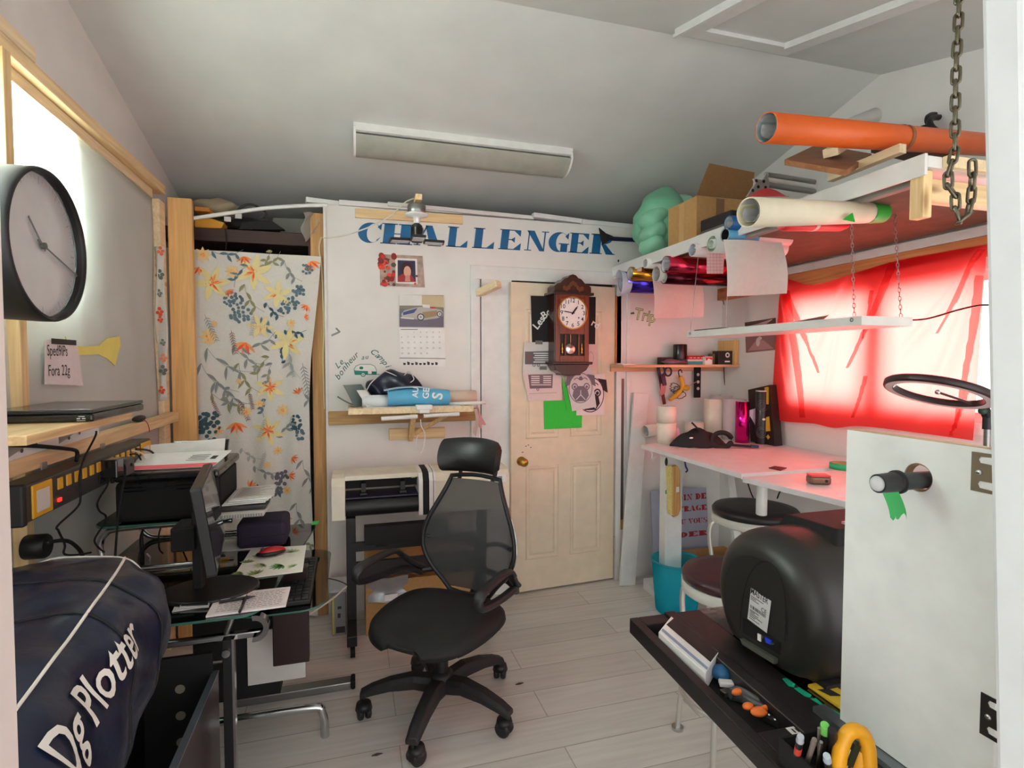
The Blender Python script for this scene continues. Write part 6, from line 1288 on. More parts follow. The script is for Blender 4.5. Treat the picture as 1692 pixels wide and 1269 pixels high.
g=MB(mat('8a7f80',.5)); d=(V((0,0,0))-V((p.x,p.y,0))).normalized(); a0=math.atan2(d.y,d.x)
for zc,rr_ in ((h*.72,.034),(h*.72,.022),(h*.22,.034),(h*.22,.024)):
    pts=[(lambda th:V((p.x+(r+.0008)*math.cos(a0+rr_*math.cos(th)/r),p.y+(r+.0008)*math.sin(a0+rr_*math.cos(th)/r),TZ+zc+rr_*math.sin(th))))(TAU*i/28) for i in range(28)]; g.tube(pts,.0008,4,closed=True)
g.build('emblem',t); MB(WHITEP).ell((p.x-.02,p.y-r-.002,TZ+h*.47),(.012,.003,.008)).build('sticker',t)
t=thing('display_box','dark box with yellow stripes standing against right wall on workbench','box'); q=lambda x,y:ox(x,y,2.50); A=[q(1236,644),q(1272,636),q(1280,733),q(1240,735)]; A[2].z=A[3].z=TZ+.001
MB(mat('24150f',.5)).hexa([A[3],A[2],A[1],A[0]]+[p+V((.06,.0,0)) for p in (A[3],A[2],A[1],A[0])]).build('carton',t)
for P in ([(1264,640),(1271,639),(1271,668),(1266,668)],[(1265,690),(1272,688),(1274,712),(1266,713)]): MB(YELLOW).add([q(*p)+V((-.004,0,0)) for p in P],[(0,1,2,3)]).build('yellow_stripe',t)
c=q(1270,722)+V((-.004,0,0)); g=MB(YELLOW); 
for k in range(4): g.disc(-c.y+.008*math.cos(k*PI/2),c.z+.008*math.sin(k*PI/2),.007,RW(c.x),n=8)
g.build('flower_print',t)
# black pouch
def pouch():
    t=thing('black_pouch','black neoprene pouch with strap lying on workbench','pouch'); M=mat('141014',.7,kind='fabric',scale=80,bump=.2)
    a=oz(1108,738,TZ);b=oz(1205,740,TZ); c=(a+b)/2; d=(b-a).normalized(); L_=(b-a).length; n=V((-d.y,d.x,0))
    def S(u,v):
        w=math.sin(PI*min(1,max(0,u)))**.6; p=a+d*(L_*u)+n*(.075*w*(v-.5)*2+.03); h=.11*math.sin(PI*v)*(.35+.65*math.sin(PI*(.15+.75*u)))*w+.006*math.sin(20*u+9*v); return p+V((0,0,max(.001,h)))
    MB(M).sheet(S,26,14).build('body',t,solid=.004)
    c0=a+d*(L_*.86)+V((0,0,.05)); MB(M).tube([c0+d*(.055*math.cos(TAU*i/22))+V((0,0,.045*math.sin(TAU*i/22)))-n*.02 for i in range(22)],[(.007,.016)]*22,8,closed=True,flat=(0,0,1)).build('strap_loop',t)
    MB(M).bar(a+d*(L_*1.0)+V((0,0,.018)),a+d*(L_*1.36)+V((0,0,.012)),.035,.012).build('strap',t,bevel=.004); MB(M).bar(a+d*(L_*.5)+V((0,0,.10)),a+d*(L_*.36)+V((0,0,.15)),.02,.01).build('pull_tab',t); MB(WHITEP).ell(a+d*(L_*.33)-n*.045+V((0,0,.062)),(.014,.004,.005)).build('logo',t)
    MB(mat('2a2a5a',.4)).bar(a+d*(L_*1.36)+V((0,0,.014)),a+d*(L_*1.48)+V((0,0,.012)),.03,.014).build('buckle',t)
pouch()
p=oz(1284,773,TZ); one(MB(mat('5a2430',.4)).hexa([oz(x,y,TZ+.0005) for x,y in ((1270,774),(1290,778),(1300,774),(1280,771))]+[oz(x,y,TZ+.0005)+V((0,0,.004)) for x,y in ((1270,774),(1290,778),(1300,774),(1280,771))]),'blade_case','small dark red and black flat case on workbench','case')
t=thing('tin_box','small rounded red and bronze tin on workbench front','tin'); p=oz(1357,802,TZ); yaw=R(20); mm=Matrix.Translation((p.x,p.y,TZ))@Matrix.Rotation(R(-25),4,'Z'); g=MB(mat('7a5a48',.35,.5),mm); g.cbox((0,.03,.018),(.084,.06,.034)); g.build('body',t,bevel=.01,seg=3); g=MB(mat('d0484c',.35),mm); g.cbox((0,.03,.037),(.08,.056,.008)); g.build('lid',t,bevel=.003); g=MB(MATTE,mm); g.disc(.02,.018,.006,FR((0,-.0005,0),(1,0,0),(0,0,1)),t=.001); g.build('mark',t)
t=thing('tape_roll','green masking tape roll lying on workbench behind white panel','tape'); p=oz(1386,775,TZ); g=MB(mat('2fb072',.5)); g.lathe([(.042,0),(.055,0),(.055,.028),(.042,.028),(.042,0)],(p.x+.02,p.y,TZ+.0005),(0,0,1),32,caps=False); g.build('tape',t); g=MB(CARD); g.lathe([(.038,0),(.042,0),(.042,.028),(.038,.028),(.038,0)],(p.x+.02,p.y,TZ+.0005),(0,0,1),32,caps=False); g.build('core',t)
# ring light
def ringlight():
    t=thing('ring_light','round dark ring light on stand tilted before red curtain','lamp'); s=1.72; c=EYE+ray(1549,645)*s
    # tilt: higher at the far left
    l=EYE+ray(1477,624)*(s*1.00); r_=EYE+ray(1622,672)*(s*1.0); ax=(r_-l).normalized(); c=(l+r_)/2; R0=(r_-l).length/2; view=(c-EYE).normalized(); side=view-ax*view.dot(ax); side.normalize(); up0=ax.cross(side); 
    k=math.asin(.31); v2=side*math.cos(k)+up0*math.sin(k)*(1 if up0.z>0 else -1)*-1; nrm=ax.cross(v2).normalized()
    if nrm.z<0: nrm=-nrm
    g=MB(mat('2e161a',.4)); ro,ri,h=R0,R0*.80,.018
    g.lathe([(ri,0),(ro*.98,0),(ro,.004),(ro,h),(ro*.97,h+.004),(ri,h+.002),(ri,0)],c-nrm*h/2,nrm,56,caps=False); g.build('ring',t)
    g=MB(mat('cfc4c2',.4)); g.lathe([(ri*1.02,-.001),(ro*.95,-.001)],c-nrm*h/2,nrm,56,caps=False); g.build('diffuser',t)
    MB(mat('2e161a',.4)).cyl(c+ax*ri*.95,c+ax*.0,.004,n=8).build('phone_arm',t); MB(CHROME).ell(c,.008).build('ball',t)
    e=c+ax*(ro+.006); f=V((e.x+.02,e.y,e.z-.03)); MB(MATTE).bar(e,f,.022,.022).build('hinge',t,bevel=.004); MB(mat('1c3a30',.4)).ell(e-nrm*.012,.012).build('knob',t)
    b=V((f.x+.004,f.y,TZ+.02)); g=MB(STEEL); g.cyl(f,(b.x,b.y,b.z),.009,n=14); g.build('pole',t); g=MB(BLACK); g.cyl(f-V((0,0,.0)),f-V((0,0,.04)),.013,n=14); g.build('collar',t)
    g=MB(BLACK); g.cyl((b.x,b.y,TZ+.0005),(b.x,b.y,TZ+.02),.075,.07,n=32); g.build('base',t)
ringlight()
# ================================================================== UNDER THE BENCH
def sign():
    t=thing('shop_sign','grey sign with red French lettering under the workbench','sign'); Y=3.27; P=[oy(1083,816,Y),oy(1176,813,Y)]; x0,x1,zt=P[0].x,P[1].x,P[0].z
    o=V((x0,Y,0.0)); fr=FR(o,(1,0,0),(0,.10,.995)); H=zt/.995; W=x1-x0; z0=Y
    MB(mat('a9aabd',.5)).rect(0,0,W,H,fr,.004,-.004).build('panel',t)
    inv=fr.inverted()
    def loc(px,py): d=ray(px,py); n=fr.to_3x3()@V((0,0,1)); s=(o-EYE).dot(n)/d.dot(n); q=inv@(EYE+d*s); return q.x,q.y
    for tx,xa,xb,ya,yb in (('BESOIN DE',1090,1167,830,815),('LETTRAGE',1090,1168,849,834),('JE PEU VOUS',1091,1169,870,855),('AIDER',1091,1170,892,876)):
        g=MB(mat('a61c24',.5)); a=loc(xa,ya);b=loc(xb,yb); n=len(tx); ww=[.5 if ch==' ' else (.7 if ch in 'IJ' else 1) for ch in tx]; tot=sum(ww); x=a[0]
        for ch,w in zip(tx,ww):
            dx=(b[0]-a[0])*w/tot
            if ch!=' ':
                # condensed slab letters
                put_glyph(g,ch,x+dx*.04,x+dx*.97,a[1],b[1]+(b[1]-a[1])*.1,fr,0,.0006,T=.46,s=.17)
            x+=dx
        g.build('lettering',t)
sign()
TURQ=cloth('3fd2e6',.45,.55,name='turquoise translucent plastic',tcol='4ae6f6')
def wbin():
    t=thing('waste_bin','turquoise translucent plastic waste bin on the floor by workbench','bin'); c=oz(1117,1008,0); r0,r1,h=.122,.148,.315
    MB(TURQ).lathe([(0,.002),(r0*.95,.002),(r0,.01),(r1,h)],(c.x,c.y,0),(0,0,1),44,caps=False).build('body',t,solid=.002)
    MB(mat('1596a8',.35)).lathe([(r1-.003,h-.006),(r1+.006,h-.006),(r1+.006,h+.004),(r1-.003,h+.004),(r1-.003,h-.006)],(c.x,c.y,0),(0,0,1),44,caps=False).build('rim',t)
    return c
cb=wbin()
t=thing('paper_sheet','white paper scrap inside turquoise waste bin','paper'); MB(PAPER).sheet(lambda u,v:(cb.x-.05+.10*u,cb.y+.02+.02*math.sin(3*v),.01+.12*v),6,6,t=.001).build('sheet',t)
carton('cardboard_box','open cardboard box on floor beneath workbench behind the stools',(2.04,2.99,0.0),(2.50,3.215,.225),True)
one(MB(PAINT).hexa([V(p) for p in ((1.86,3.0,0),(2.1,2.95,0),(2.1,3.2,0),(1.86,3.2,0),(1.86,3.0,.01),(2.1,2.95,.012),(2.1,3.2,.07),(1.86,3.2,.07))]),'wood_offcut','white wedge offcut lying on floor behind waste bin','offcut')
def stool(label,c,h,r,seatm,a0,legcol):
    t=thing('bar_stool',label,'stool'); x,y=c
    MB(seatm).lathe([(0,h-.05),(r*.9,h-.05),(r*.99,h-.035),(r,h-.02),(r*.95,h-.006),(r*.7,h),(0,h+.002)],(x,y,0),(0,0,1),48).build('seat',t)
    MB(mat('cfcbc4',.4)).lathe([(r*.985,h-.085),(r*1.0,h-.08),(r*1.0,h-.045),(r*.96,h-.045)],(x,y,0),(0,0,1),48,caps=False).build('seat_rim',t,solid=.003)
    for k in range(4):
        a=a0+TAU*k/4; d=V((math.cos(a),math.sin(a),0)); o=V((x,y,0)); P=[o+d*r*.55+V((0,0,h-.08)),o+d*r*.95+V((0,0,h-.10)),o+d*r*1.05+V((0,0,h-.17)),o+d*r*.97+V((0,0,h-.33)),o+d*r*1.0+V((0,0,h*.4)),o+d*r*1.12+V((0,0,.012))]
        MB(legcol).tube(cr(P,6),.011,10).build('leg',t); MB(CHROME).cyl(o+d*r*1.12,o+d*r*1.12+V((0,0,.012)),.024,n=18).build('foot',t)
    MB(legcol).tube([V((x+r*.99*math.cos(TAU*i/40),y+r*.99*math.sin(TAU*i/40),h*.32)) for i in range(40)],.009,8,closed=True).build('footrest_ring',t)
SEATB=mat('171214',.4,kind='leather',amt=.1); SEATR=mat('3a1a20',.45,kind='leather',amt=.1); LEGC=mat('cfccc6',.3,.6)
c=oz(1248,836,.765); stool('round black-seated bar stool under the workbench by white leg',(c.x,c.y),.765,.215,SEATB,R(150),LEGC)
stool('burgundy-seated bar stool behind the glass work table',(1.40,1.74),.72,.19,SEATR,R(215),LEGC)

t=thing('power_plug','black plug and cord dangling under the workbench beside the stool','plug'); q=lambda x,y:oy(x,y,2.32); MB(MATTE).tube(cr([q(1284,824),q(1289,812),q(1296,807)],5),.004,6).build('cord',t); MB(BLACK).bar(q(1295,808),q(1305,805),.02,.018).build('plug_body',t,bevel=.003)
one(MB(MATTE).tube(cr([oy(1232,786,2.72),oy(1240,812,2.72),oy(1249,838,2.72),oy(1254,900,2.74)],5),.004,6),'power_cable','black cable hanging behind white round leg of the workbench','cable')
for px,py,lb in ((858,1130,'small brown wood chip on floor right of the chair'),(623,1247,'tiny dark chip on floor in front of office chair'),(1046,1023,'thin dark twig on floor left of work table corner')):
    p=oz(px,py,0); one(MB(mat('4a3a2e',.8)).hexa([p+V(a) for a in ((-.022,-.004,.0005),(.0,-.008,.0005),(.024,0,.0005),(.0,.006,.0005),(-.018,-.002,.004),(.0,-.005,.006),(.018,0,.004),(0,.003,.005))]),'wood_chip',lb,'chip')
# ================================================================== OFFICE CHAIR
def chair():
    t=thing('office_chair','black mesh office chair with headrest and flip arms on casters','office chair')
    M0=Matrix.Translation((.36,2.31,0)); PL=mat('1c1c1e',.45); PLD=mat('242325',.6,kind='rough',amt=.2,bump=.1)
    for k in range(5):
        a=R(26+72*k); d=V((math.cos(a),math.sin(a),0)); o=V((.36,2.31,0)); s=V((-d.y,d.x,0)); g=MB(PLD)
        prof=[(.03,.13,.040,.06),(.12,.148,.036,.055),(.22,.138,.032,.045),(.30,.118,.029,.036),(.345,.10,.026,.028)]; vs=[]
        for r_,z,w,h in prof:
            for (sw,sz) in ((-1,-1),(1,-1),(1,.2),(.6,1),(-.6,1),(-1,.2)): vs.append(o+d*r_+s*w*sw+V((0,0,z+h*.5*sz)))
        n=6; fs=[(i*n+j,i*n+(j+1)%n,(i+1)*n+(j+1)%n,(i+1)*n+j) for i in range(4) for j in range(n)]+[tuple(range(5,-1,-1)),tuple(range(24,30))]
        g.add(vs,fs); leg=g.build('base_leg',t,bevel=.004)
        c=o+d*.335; wa=a+R(40+35*k); wd_=V((math.cos(wa),math.sin(wa),0)); ws=V((-wd_.y,wd_.x,0)); c2=c+wd_*.018
        g=MB(PL); 
        for q in (-1,1): g.lathe([(.0,-.011),(.027,-.011),(.032,-.005),(.032,.008),(.026,.012),(0,.012)],V((c2.x,c2.y,.033))+ws*q*.016,ws,20)
        g.cyl(V((c.x,c.y,.045)),V((c.x,c.y,.095)),.007,n=10); g.build('caster',t)
        MB(PL).lathe([(.0,.028),(.030,.026),(.036,.0),(.028,-.0)],V((c2.x,c2.y,.044)),(0,0,1),18).build('caster_hood',t)
    o=V((.36,2.31,0)); 
    MB(PLD).lathe([(0,.10),(.05,.10),(.055,.125),(.05,.17),(.036,.18),(0,.18)],o,(0,0,1),28).build('base_hub',t)
    MB(PL).lathe([(.028,.17),(.032,.30),(.03,.31)],o,(0,0,1),24).build('gas_column',t); MB(PL).lathe([(.016,.30),(.016,.42)],o,(0,0,1),20).build('gas_piston',t)
    # seat frame of axes: forward f, right r
    fa=R(228); f=V((math.cos(fa),math.sin(fa),0)); r=V((-f.y,f.x,0)) ; r=V((f.y,-f.x,0)); r=-r
    L=lambda x,y,z:o+r*x*1.06+f*y*1.06+V((0,0,z-(.045 if z>.425 else 0)))           # x across, y forward, z up
    MB(PL).hexa([L(-.09,-.13,.405),L(.09,-.13,.405),L(.09,.10,.405),L(-.09,.10,.405),L(-.11,-.15,.43),L(.11,-.15,.43),L(.11,.12,.43),L(-.11,.12,.43)]).build('tilt_mechanism',t,bevel=.006)
    g=MB(PL); g.cyl(L(.09,0.02,.415),L(.20,.02,.412),.006,n=8); g.ell(L(.215,.02,.411),(.02,.02,.008)); g.build('height_lever',t)
    # seat cushion
    g=MB(mat('101011',.7,kind='fabric',scale=150,amt=.15)); n=48; rings=[]
    for z,k in ((.430,.80),(.434,.93),(.450,1.0),(.472,.985),(.488,.90),(.496,.72),(.498,.4)):
        ring=[]
        for i in range(n):
            a=TAU*i/n; ca,sa=math.cos(a),math.sin(a); e=.72; x=.255*math.copysign(abs(ca)**e,ca)*(1-.06*sa); y=.245*math.copysign(abs(sa)**e,sa)+.03; drop=-.028*max(0,(y-.10)/.18)**2; ring.append(L(x*k,y*k,z+drop+(.012*(x*k/.25)**2 if z>.48 else 0)))
        rings.append(ring)
    vs=[p for rg in rings for p in rg]; fs=[(j*n+i,j*n+(i+1)%n,(j+1)*n+(i+1)%n,(j+1)*n+i) for j in range(len(rings)-1) for i in range(n)]; c=len(vs); vs+= [L(0,0,.498),L(0,0,.430)]
    fs+=[((len(rings)-1)*n+i,(len(rings)-1)*n+(i+1)%n,c) for i in range(n)]+[((i+1)%n,i,c+1) for i in range(n)]
    g.add(vs,fs,True); g.build('seat',t)
    # backrest: outline half width by height, back curve
    tab=[(.47,.10),(.52,.135),(.58,.185),(.65,.222),(.72,.232),(.80,.215),(.88,.178),(.94,.150),(.985,.132),(1.01,.126)]
    tab=[(p.x,p.y) for p in cr([(a,b,0) for a,b in tab],8)]
    def hw(z):
        for (z0,w0),(z1,w1) in zip(tab,tab[1:]):
            if z0<=z<=z1: k=(z-z0)/(z1-z0); return w0+(w1-w0)*k
        return tab[0][1] if z<tab[0][0] else tab[-1][1]
    def by(z,x=0): return -.235-.02*math.sin((z-.47)/.5*PI)*-1-.055*max(0,(z-.47)/.54)**1.6+ .35*x*x*1.2
    def B(x,z): return L(x,by(z,x),z)
    MM=bpy.data.materials.new('black mesh fabric'); MM.use_nodes=True; nt=MM.node_tree; N=nt.nodes; Lk=nt.links; b=N['Principled BSDF']; b.inputs['Base Color'].default_value=(.045,.047,.05,1); b.inputs['Roughness'].default_value=.8
    tp=N.new('ShaderNodeBsdfTransparent'); tp.inputs['Color'].default_value=(.75,.75,.75,1); mx=N.new('ShaderNodeMixShader'); mx.inputs[0].default_value=.62; nz=N.new('ShaderNodeTexNoise'); nz.inputs['Scale'].default_value=5; mr=N.new('ShaderNodeMapRange'); mr.inputs['To Min'].default_value=.76; mr.inputs['To Max'].default_value=.86; Lk.new(nz.outputs['Fac'],mr.inputs['Value']); Lk.new(mr.outputs['Result'],mx.inputs[0])
    Lk.new(tp.outputs[0],mx.inputs[1]); Lk.new(b.outputs[0],mx.inputs[2]); Lk.new(mx.outputs[0],N['Material Output'].inputs['Surface'])
    MB(MM).sheet(lambda u,v:B((u*2-1)*hw(.49+.51*v),.49+.51*v),16,30).build('mesh_back',t)
    zs=[.47+.54*i/24 for i in range(25)]
    loop=[B(-hw(z),z) for z in zs]+[B(x*hw(1.01),1.01+.012*math.cos(PI/2*x)) for x in (-.6,-.2,.2,.6)]+[B(hw(z),z) for z in reversed(zs)]+[B(x*hw(.47),.47-.008) for x in (.5,0,-.5)]
    MB(PL).tube(loop,[(.013,.010)]*len(loop),10,closed=True).build('back_frame',t)
    # lumbar and spine behind the mesh
    MB(PL).tube(cr([L(0,-.12,.425),L(0,-.24,.43),L(0,-.315,.50),L(0,-.325,.60),L(0,-.315,.72)],6),[(.03,.022)]*25,12,flat=(1,0,0)).build('spine',t)
    for s in (-1,1): MB(PL).tube(cr([L(0,-.318,.66),L(s*.10,-.30,.70),L(s*.215,by(.72,.215),.72)],5),.011,8).build('back_brace',t)
    # silver trim on the right edge
    MB(CHROME).tube([B(-s_*(hw(z)+.012),z) for s_ in (-1,) for z in zs[4:18]],.0035,6).build('chrome_trim',t)
    # headrest
    for s in (-1,1): MB(PL).tube(cr([B(s*.085,1.0),L(s*.09,by(1.0)-.02,1.04),L(s*.08,by(1.0)-.015,1.08)],4),.010,8).build('headrest_post',t)
    g=MB(mat('131314',.4,kind='leather',amt=.1)); hb=by(1.0)
    def H(u,v):
        x=(u*2-1); z=1.045+.15*v; w=.15*(1-.10*(1-v)**2-.08*v**4); th=.035*math.sin(PI*min(1,max(0,v)))**.5; return L(x*w,hb+.01+.05*x*x+th-.0+.012*math.cos(PI*v),z+.012*(1-x*x)*(v-.3))
    g.sheet(H,24,16,t=.03); g.build('headrest',t,bevel=0)
    # flip-up arms
    for s in (-1,1):
        xo=s*.27; A=lambda y,z,dx=0:L(xo+s*dx,y,z); z0=.60
        P=[A(-.20,z0-.06,-.03),A(-.12,z0-.015,0),A(0.0,z0+.00,.01),A(.14,z0+.02,.01),A(.185,z0+.045,.01),A(.17,z0+.085,.01),A(.06,z0+.095,.01),A(-.05,z0+.09,.005),A(-.10,z0+.055,0),A(-.16,z0+.0,-.015),A(-.22,z0-.04,-.03)]
        Q=cr(P,6); k=len(Q); rad=[(.026,.012) if .45<i/k<.8 else (.02,.014) for i in range(k)]
        MB(PL).tube(Q,rad,12,flat=tuple(r)).build('armrest',t); MB(PL).tube(cr([L(s*.05,-.30,.56),L(s*.17,-.26,.555),A(-.21,z0-.05,-.03)],5),.017,10).build('arm_bracket',t)
chair()
# ================================================================== GLASS WORK TABLE with tool tray (front right)
WZ=.75; WA=oz(1040,1021,WZ); WB=oz(1300,1283,WZ); ed=(WB-WA).normalized(); WF=FR(WA,ed,(1,0,0)); WI=WF.inverted(); WFN=WF
def wl(px,py,z=WZ): p=WI@oz(px,py,z); return p.x,p.y
def worktable():
    t=thing('work_table','black framed glass work table with long tool tray, front right','table'); M=mat('1f1a1a',.4,kind='plain',amt=.15); Ln=1.15
    f=wl(1111,1010)[1]; tw=max(.15,min(.24,f)); s0=.05; s1=wl(1352,1190)[0]; bi=.028; bo=tw-.035
    def bx(a0,a1,b0,b1,z0,z1,nm,m=M): return MB(m).poly([(a0,b0),(a1,b0),(a1,b1),(a0,b1)],WF,z1-z0,z0).build(nm,t,bevel=.003)
    bx(0,Ln,0,bi,-.045,0,'tray_rim'); bx(0,Ln,bo,tw,-.045,.006,'tray_rim'); bx(0,s0,bi,bo,-.045,0,'tray_end'); bx(s1,Ln,bi,bo,-.045,-.001,'tray_deck'); bx(s0,s1,bi,bo,-.045,-.038,'tray_floor',MATTE)
    g=MB(mat('8e8a86',.3,.8)); g.poly([(s0,bo-.001),(Ln,bo-.001),(Ln,bo+.002),(s0,bo+.002)],WF,.001,.0062); g.build('edge_trim',t)
    bx(0,Ln,tw,tw+.085,-.03,.0,'front_strip')
    P=[(0,tw+.085),(Ln,tw+.085),(Ln,.85),(0.0,.85)]; g=MB(glassmat('d9c9c8',.08,.04,'table glass')); g.poly(P,WF,.008,-.008); g.build('glass_top',t)
    bx(0,.03,tw+.085,.85,-.04,-.009,'rear_frame'); bx(0,Ln,.83,.86,-.04,-.009,'side_frame')
    for a,b in ((.06,.80),(1.05,.80),(1.05,.30),(.30,.62)): MB(M).poly([(a,b),(a+.035,b),(a+.035,b+.035),(a,b+.035)],WF,WZ-.04,-WZ).build('leg',t)
    b0=tw+.055; MB(mat('7f878c',.3,.8)).poly([(wl(1400,1195)[0]-.05,b0-.012),(Ln,b0-.012),(Ln,b0+.02),(wl(1400,1195)[0]-.05,b0+.02)],WF,.012,.0005).build('guide_rail',t)
    g=MB(WHITEP); x,y=wl(1318,1207); g.poly([(x-.012,y-.02),(x+.012,y-.02),(x+.012,y+.02),(x-.012,y+.02)],WF,.001,.0); g.mat(MATTE); 
    for k in range(3): g.poly([(x-.006,y-.012+.009*k),(x+.006,y-.012+.009*k),(x+.006,y-.008+.009*k),(x-.006,y-.008+.009*k)],WF,0,.0012)
    g.build('switch_label',t)
    return tw
tw=worktable()
TG=mat('149a78',.5)
for i,P in enumerate(([(1293,1122),(1299,1121),(1314,1131),(1312,1136),(1303,1134)],[(1312,1138),(1320,1136),(1341,1149),(1338,1153),(1330,1151)],[(1339,1155),(1348,1154),(1364,1168),(1360,1168)],[(1362,1173),(1372,1170),(1398,1186),(1386,1190)])):
    lb=('farthest','second farthest','third farthest','nearest')[i]; A=[oz(x,y,WZ+.0012) for x,y in P]; n=len(A); B=[p+V((0,0,.001)) for p in A]
    one(MB(TG).add(A+B,[tuple(range(n-1,-1,-1)),tuple(range(n,2*n))]+[(j,(j+1)%n,n+(j+1)%n,n+j) for j in range(n)]),'tape_strip',lb+' of four green tape strips along the work table front','tape',group='green tape strips on the work table')
t=thing('yellow_bag','yellow printed bag flattened under the black cutting machine','bag'); A=[oz(x,y,WZ+.002) for x,y in ((1335,1135),(1399,1180),(1399,1150),(1365,1128))]; MB(mat('c9a52a',.5)).hexa(A+[p+V((0,0,.006)) for p in A]).build('bag',t); A=[oz(x,y,WZ+.0085) for x,y in ((1350,1139),(1372,1150),(1392,1150),(1370,1138))]; MB(MATTE).add(A,[(0,1,2,3)]).build('print',t)
# machine ------------------------------------------------------------------
def machine():
    t=thing('cutting_machine','black desktop vinyl cutting machine with rounded end on work table','cutting machine'); BM=mat('23221f',.42,kind='leather',scale=40,amt=.08,bump=.03)
    cy,cz,ry,rz=1.15,.885,.195,.195; zb=WZ+.012; n=56
    def ring(x,k):
        P=[]
        for i in range(n):
            a=TAU*i/n; ca,sa=math.cos(a),math.sin(a); e=.95; y=cy+ry*k*math.copysign(abs(ca)**e,ca)*(1-.08*max(0,-sa)); z=cz+rz*k*math.copysign(abs(sa)**.92,sa); P.append(V((x,y,max(z,zb+(1-k)*.02))))
        return P
    rings=[ring(1.0,.66)]+[ring(1.0+.075*(1-math.cos(R(a))),.66+.34*math.sin(R(a))) for a in (15,30,45,60,75,90)]+[ring(1.28,1.0),ring(1.6,1.0)]
    g=MB(BM); m=len(rings); vs=[p for r in rings for p in r]; g.add(vs,[(j*n+i,j*n+(i+1)%n,(j+1)*n+(i+1)%n,(j+1)*n+i) for j in range(m-1) for i in range(n)],True); g.add(rings[0],[tuple(range(n))]); g.add(rings[-1],[tuple(range(n))[::-1]]); g.build('housing',t)
    X=.9985; q=lambda x,y:(lambda p:(-p.y,p.z))(ox(x,y,X)); fr=RW(X)
    o=[q(*p) for p in ((1223,1040),(1226,1000),(1234,962),(1245,940),(1258,929),(1272,930),(1285,944),(1295,970),(1299,1010),(1297,1060))]
    pts=cr([(x,z,0) for x,z in o],5); MB(mat('0d0d0c',.6)).line([(p.x,p.y) for p in pts],.004,fr,.0006); g=MB(mat('0c0c0b',.6)); g.line([(p.x,p.y) for p in pts],.004,fr,.0008); g.build('panel_groove',t)
    g=MB(mat('080808',.6)); g.poly([q(*p) for p in ((1228,1022),(1290,1062),(1288,1082),(1228,1045))],fr,.001,.0005); g.build('port_recess',t)
    g=MB(mat('55574f',.35)); g.poly([q(*p) for p in ((1229,1054),(1286,1088),(1285,1096),(1233,1064))],fr,.012,.0005); g.build('ledge',t)
    g=MB(WHITEP); g.poly([q(*p) for p in ((1254,1046),(1259,1049),(1259,1060),(1254,1057))],fr,.003,.0016); g.build('usb_port',t)
    g=MB(mat('1d3fd0',.4)); g.poly([q(*p) for p in ((1266,1052),(1277,1058),(1276,1065),(1268,1061))],fr,.004,.0016); o2=g.build('display_port',t); g=MB(STEEL)
    for p in ((1263,1052),(1279,1063)): g.disc(*q(*p),.003,fr,t=.005,z=.0016,n=10)
    g.build('port_screw',o2)
    g=MB(mat('cfcfcd',.5)); S=[q(1242,971),q(1275,993),q(1268,1046),q(1236,1022)]; g.poly(S,fr,.0008,.0012); st=g.build('rating_label',t)
    a,b,c,d=[V((*p,0)) for p in S]; W=(b-a).length;H=(d-a).length; lf=fr@FR(d,(c-d),(a-d)); lf=fr@Matrix.Identity(4); 
    o3=fr@V((S[3][0],S[3][1],.0022)); f3=FR(o3,(fr@V((S[2][0],S[2][1],.0022)))-o3,(fr@V((S[0][0],S[0][1],.0022)))-o3)
    Wd=((fr@V((*S[2],0)))-(fr@V((*S[3],0)))).length; Hd=((fr@V((*S[0],0)))-(fr@V((*S[3],0)))).length
    g=MB(mat('1a1a1a',.6)); g.text('MASTER',f3,.022,Wd*.08,Hd*.84,.0002,'l',.012,.1,sx=.78); g.text('CE',f3,.016,Wd*.66,Hd*.52,.0002,'l',.004)
    rr=random.Random(9); x=Wd*.12
    while x<Wd*.88: w=.0008+.002*rr.random(); g.rect(x,Hd*.40,x+w,Hd*.50,f3,0,.0002); x+=w+.0008+.0015*rr.random()
    for y in (.76,.71,.66,.33,.29,.24,.19,.14,.08): g.rect(Wd*.1,Hd*y,Wd*(.35+.45*rr.random()),Hd*y+.0018,f3,0,.0002)
    g.build('label_print',st)
    MB(mat('1b1b1a',.65,spec=.2)).hexa([V(p) for p in ((1.14,1.05,1.04),(1.55,1.05,1.04),(1.55,1.26,1.04),(1.14,1.26,1.04),(1.17,1.07,1.098),(1.55,1.07,1.098),(1.55,1.24,1.092),(1.17,1.24,1.092))]).build('control_panel',t,bevel=.006)
    g=MB(mat('cfc8c8',.4)); 
    for i in range(4): g=MB(mat('d9a3a6' if i<2 else 'c9c9cd',.4)); g.cbox((1.24+.05*i,1.10,1.1),(.03,.02,.008)); g.build('button',t,bevel=.002)
    for y in (1.0,1.28): MB(MATTE).box((1.05,y-.02,WZ+.0005),(1.55,y+.02,zb+.004)).build('foot',t)
machine()
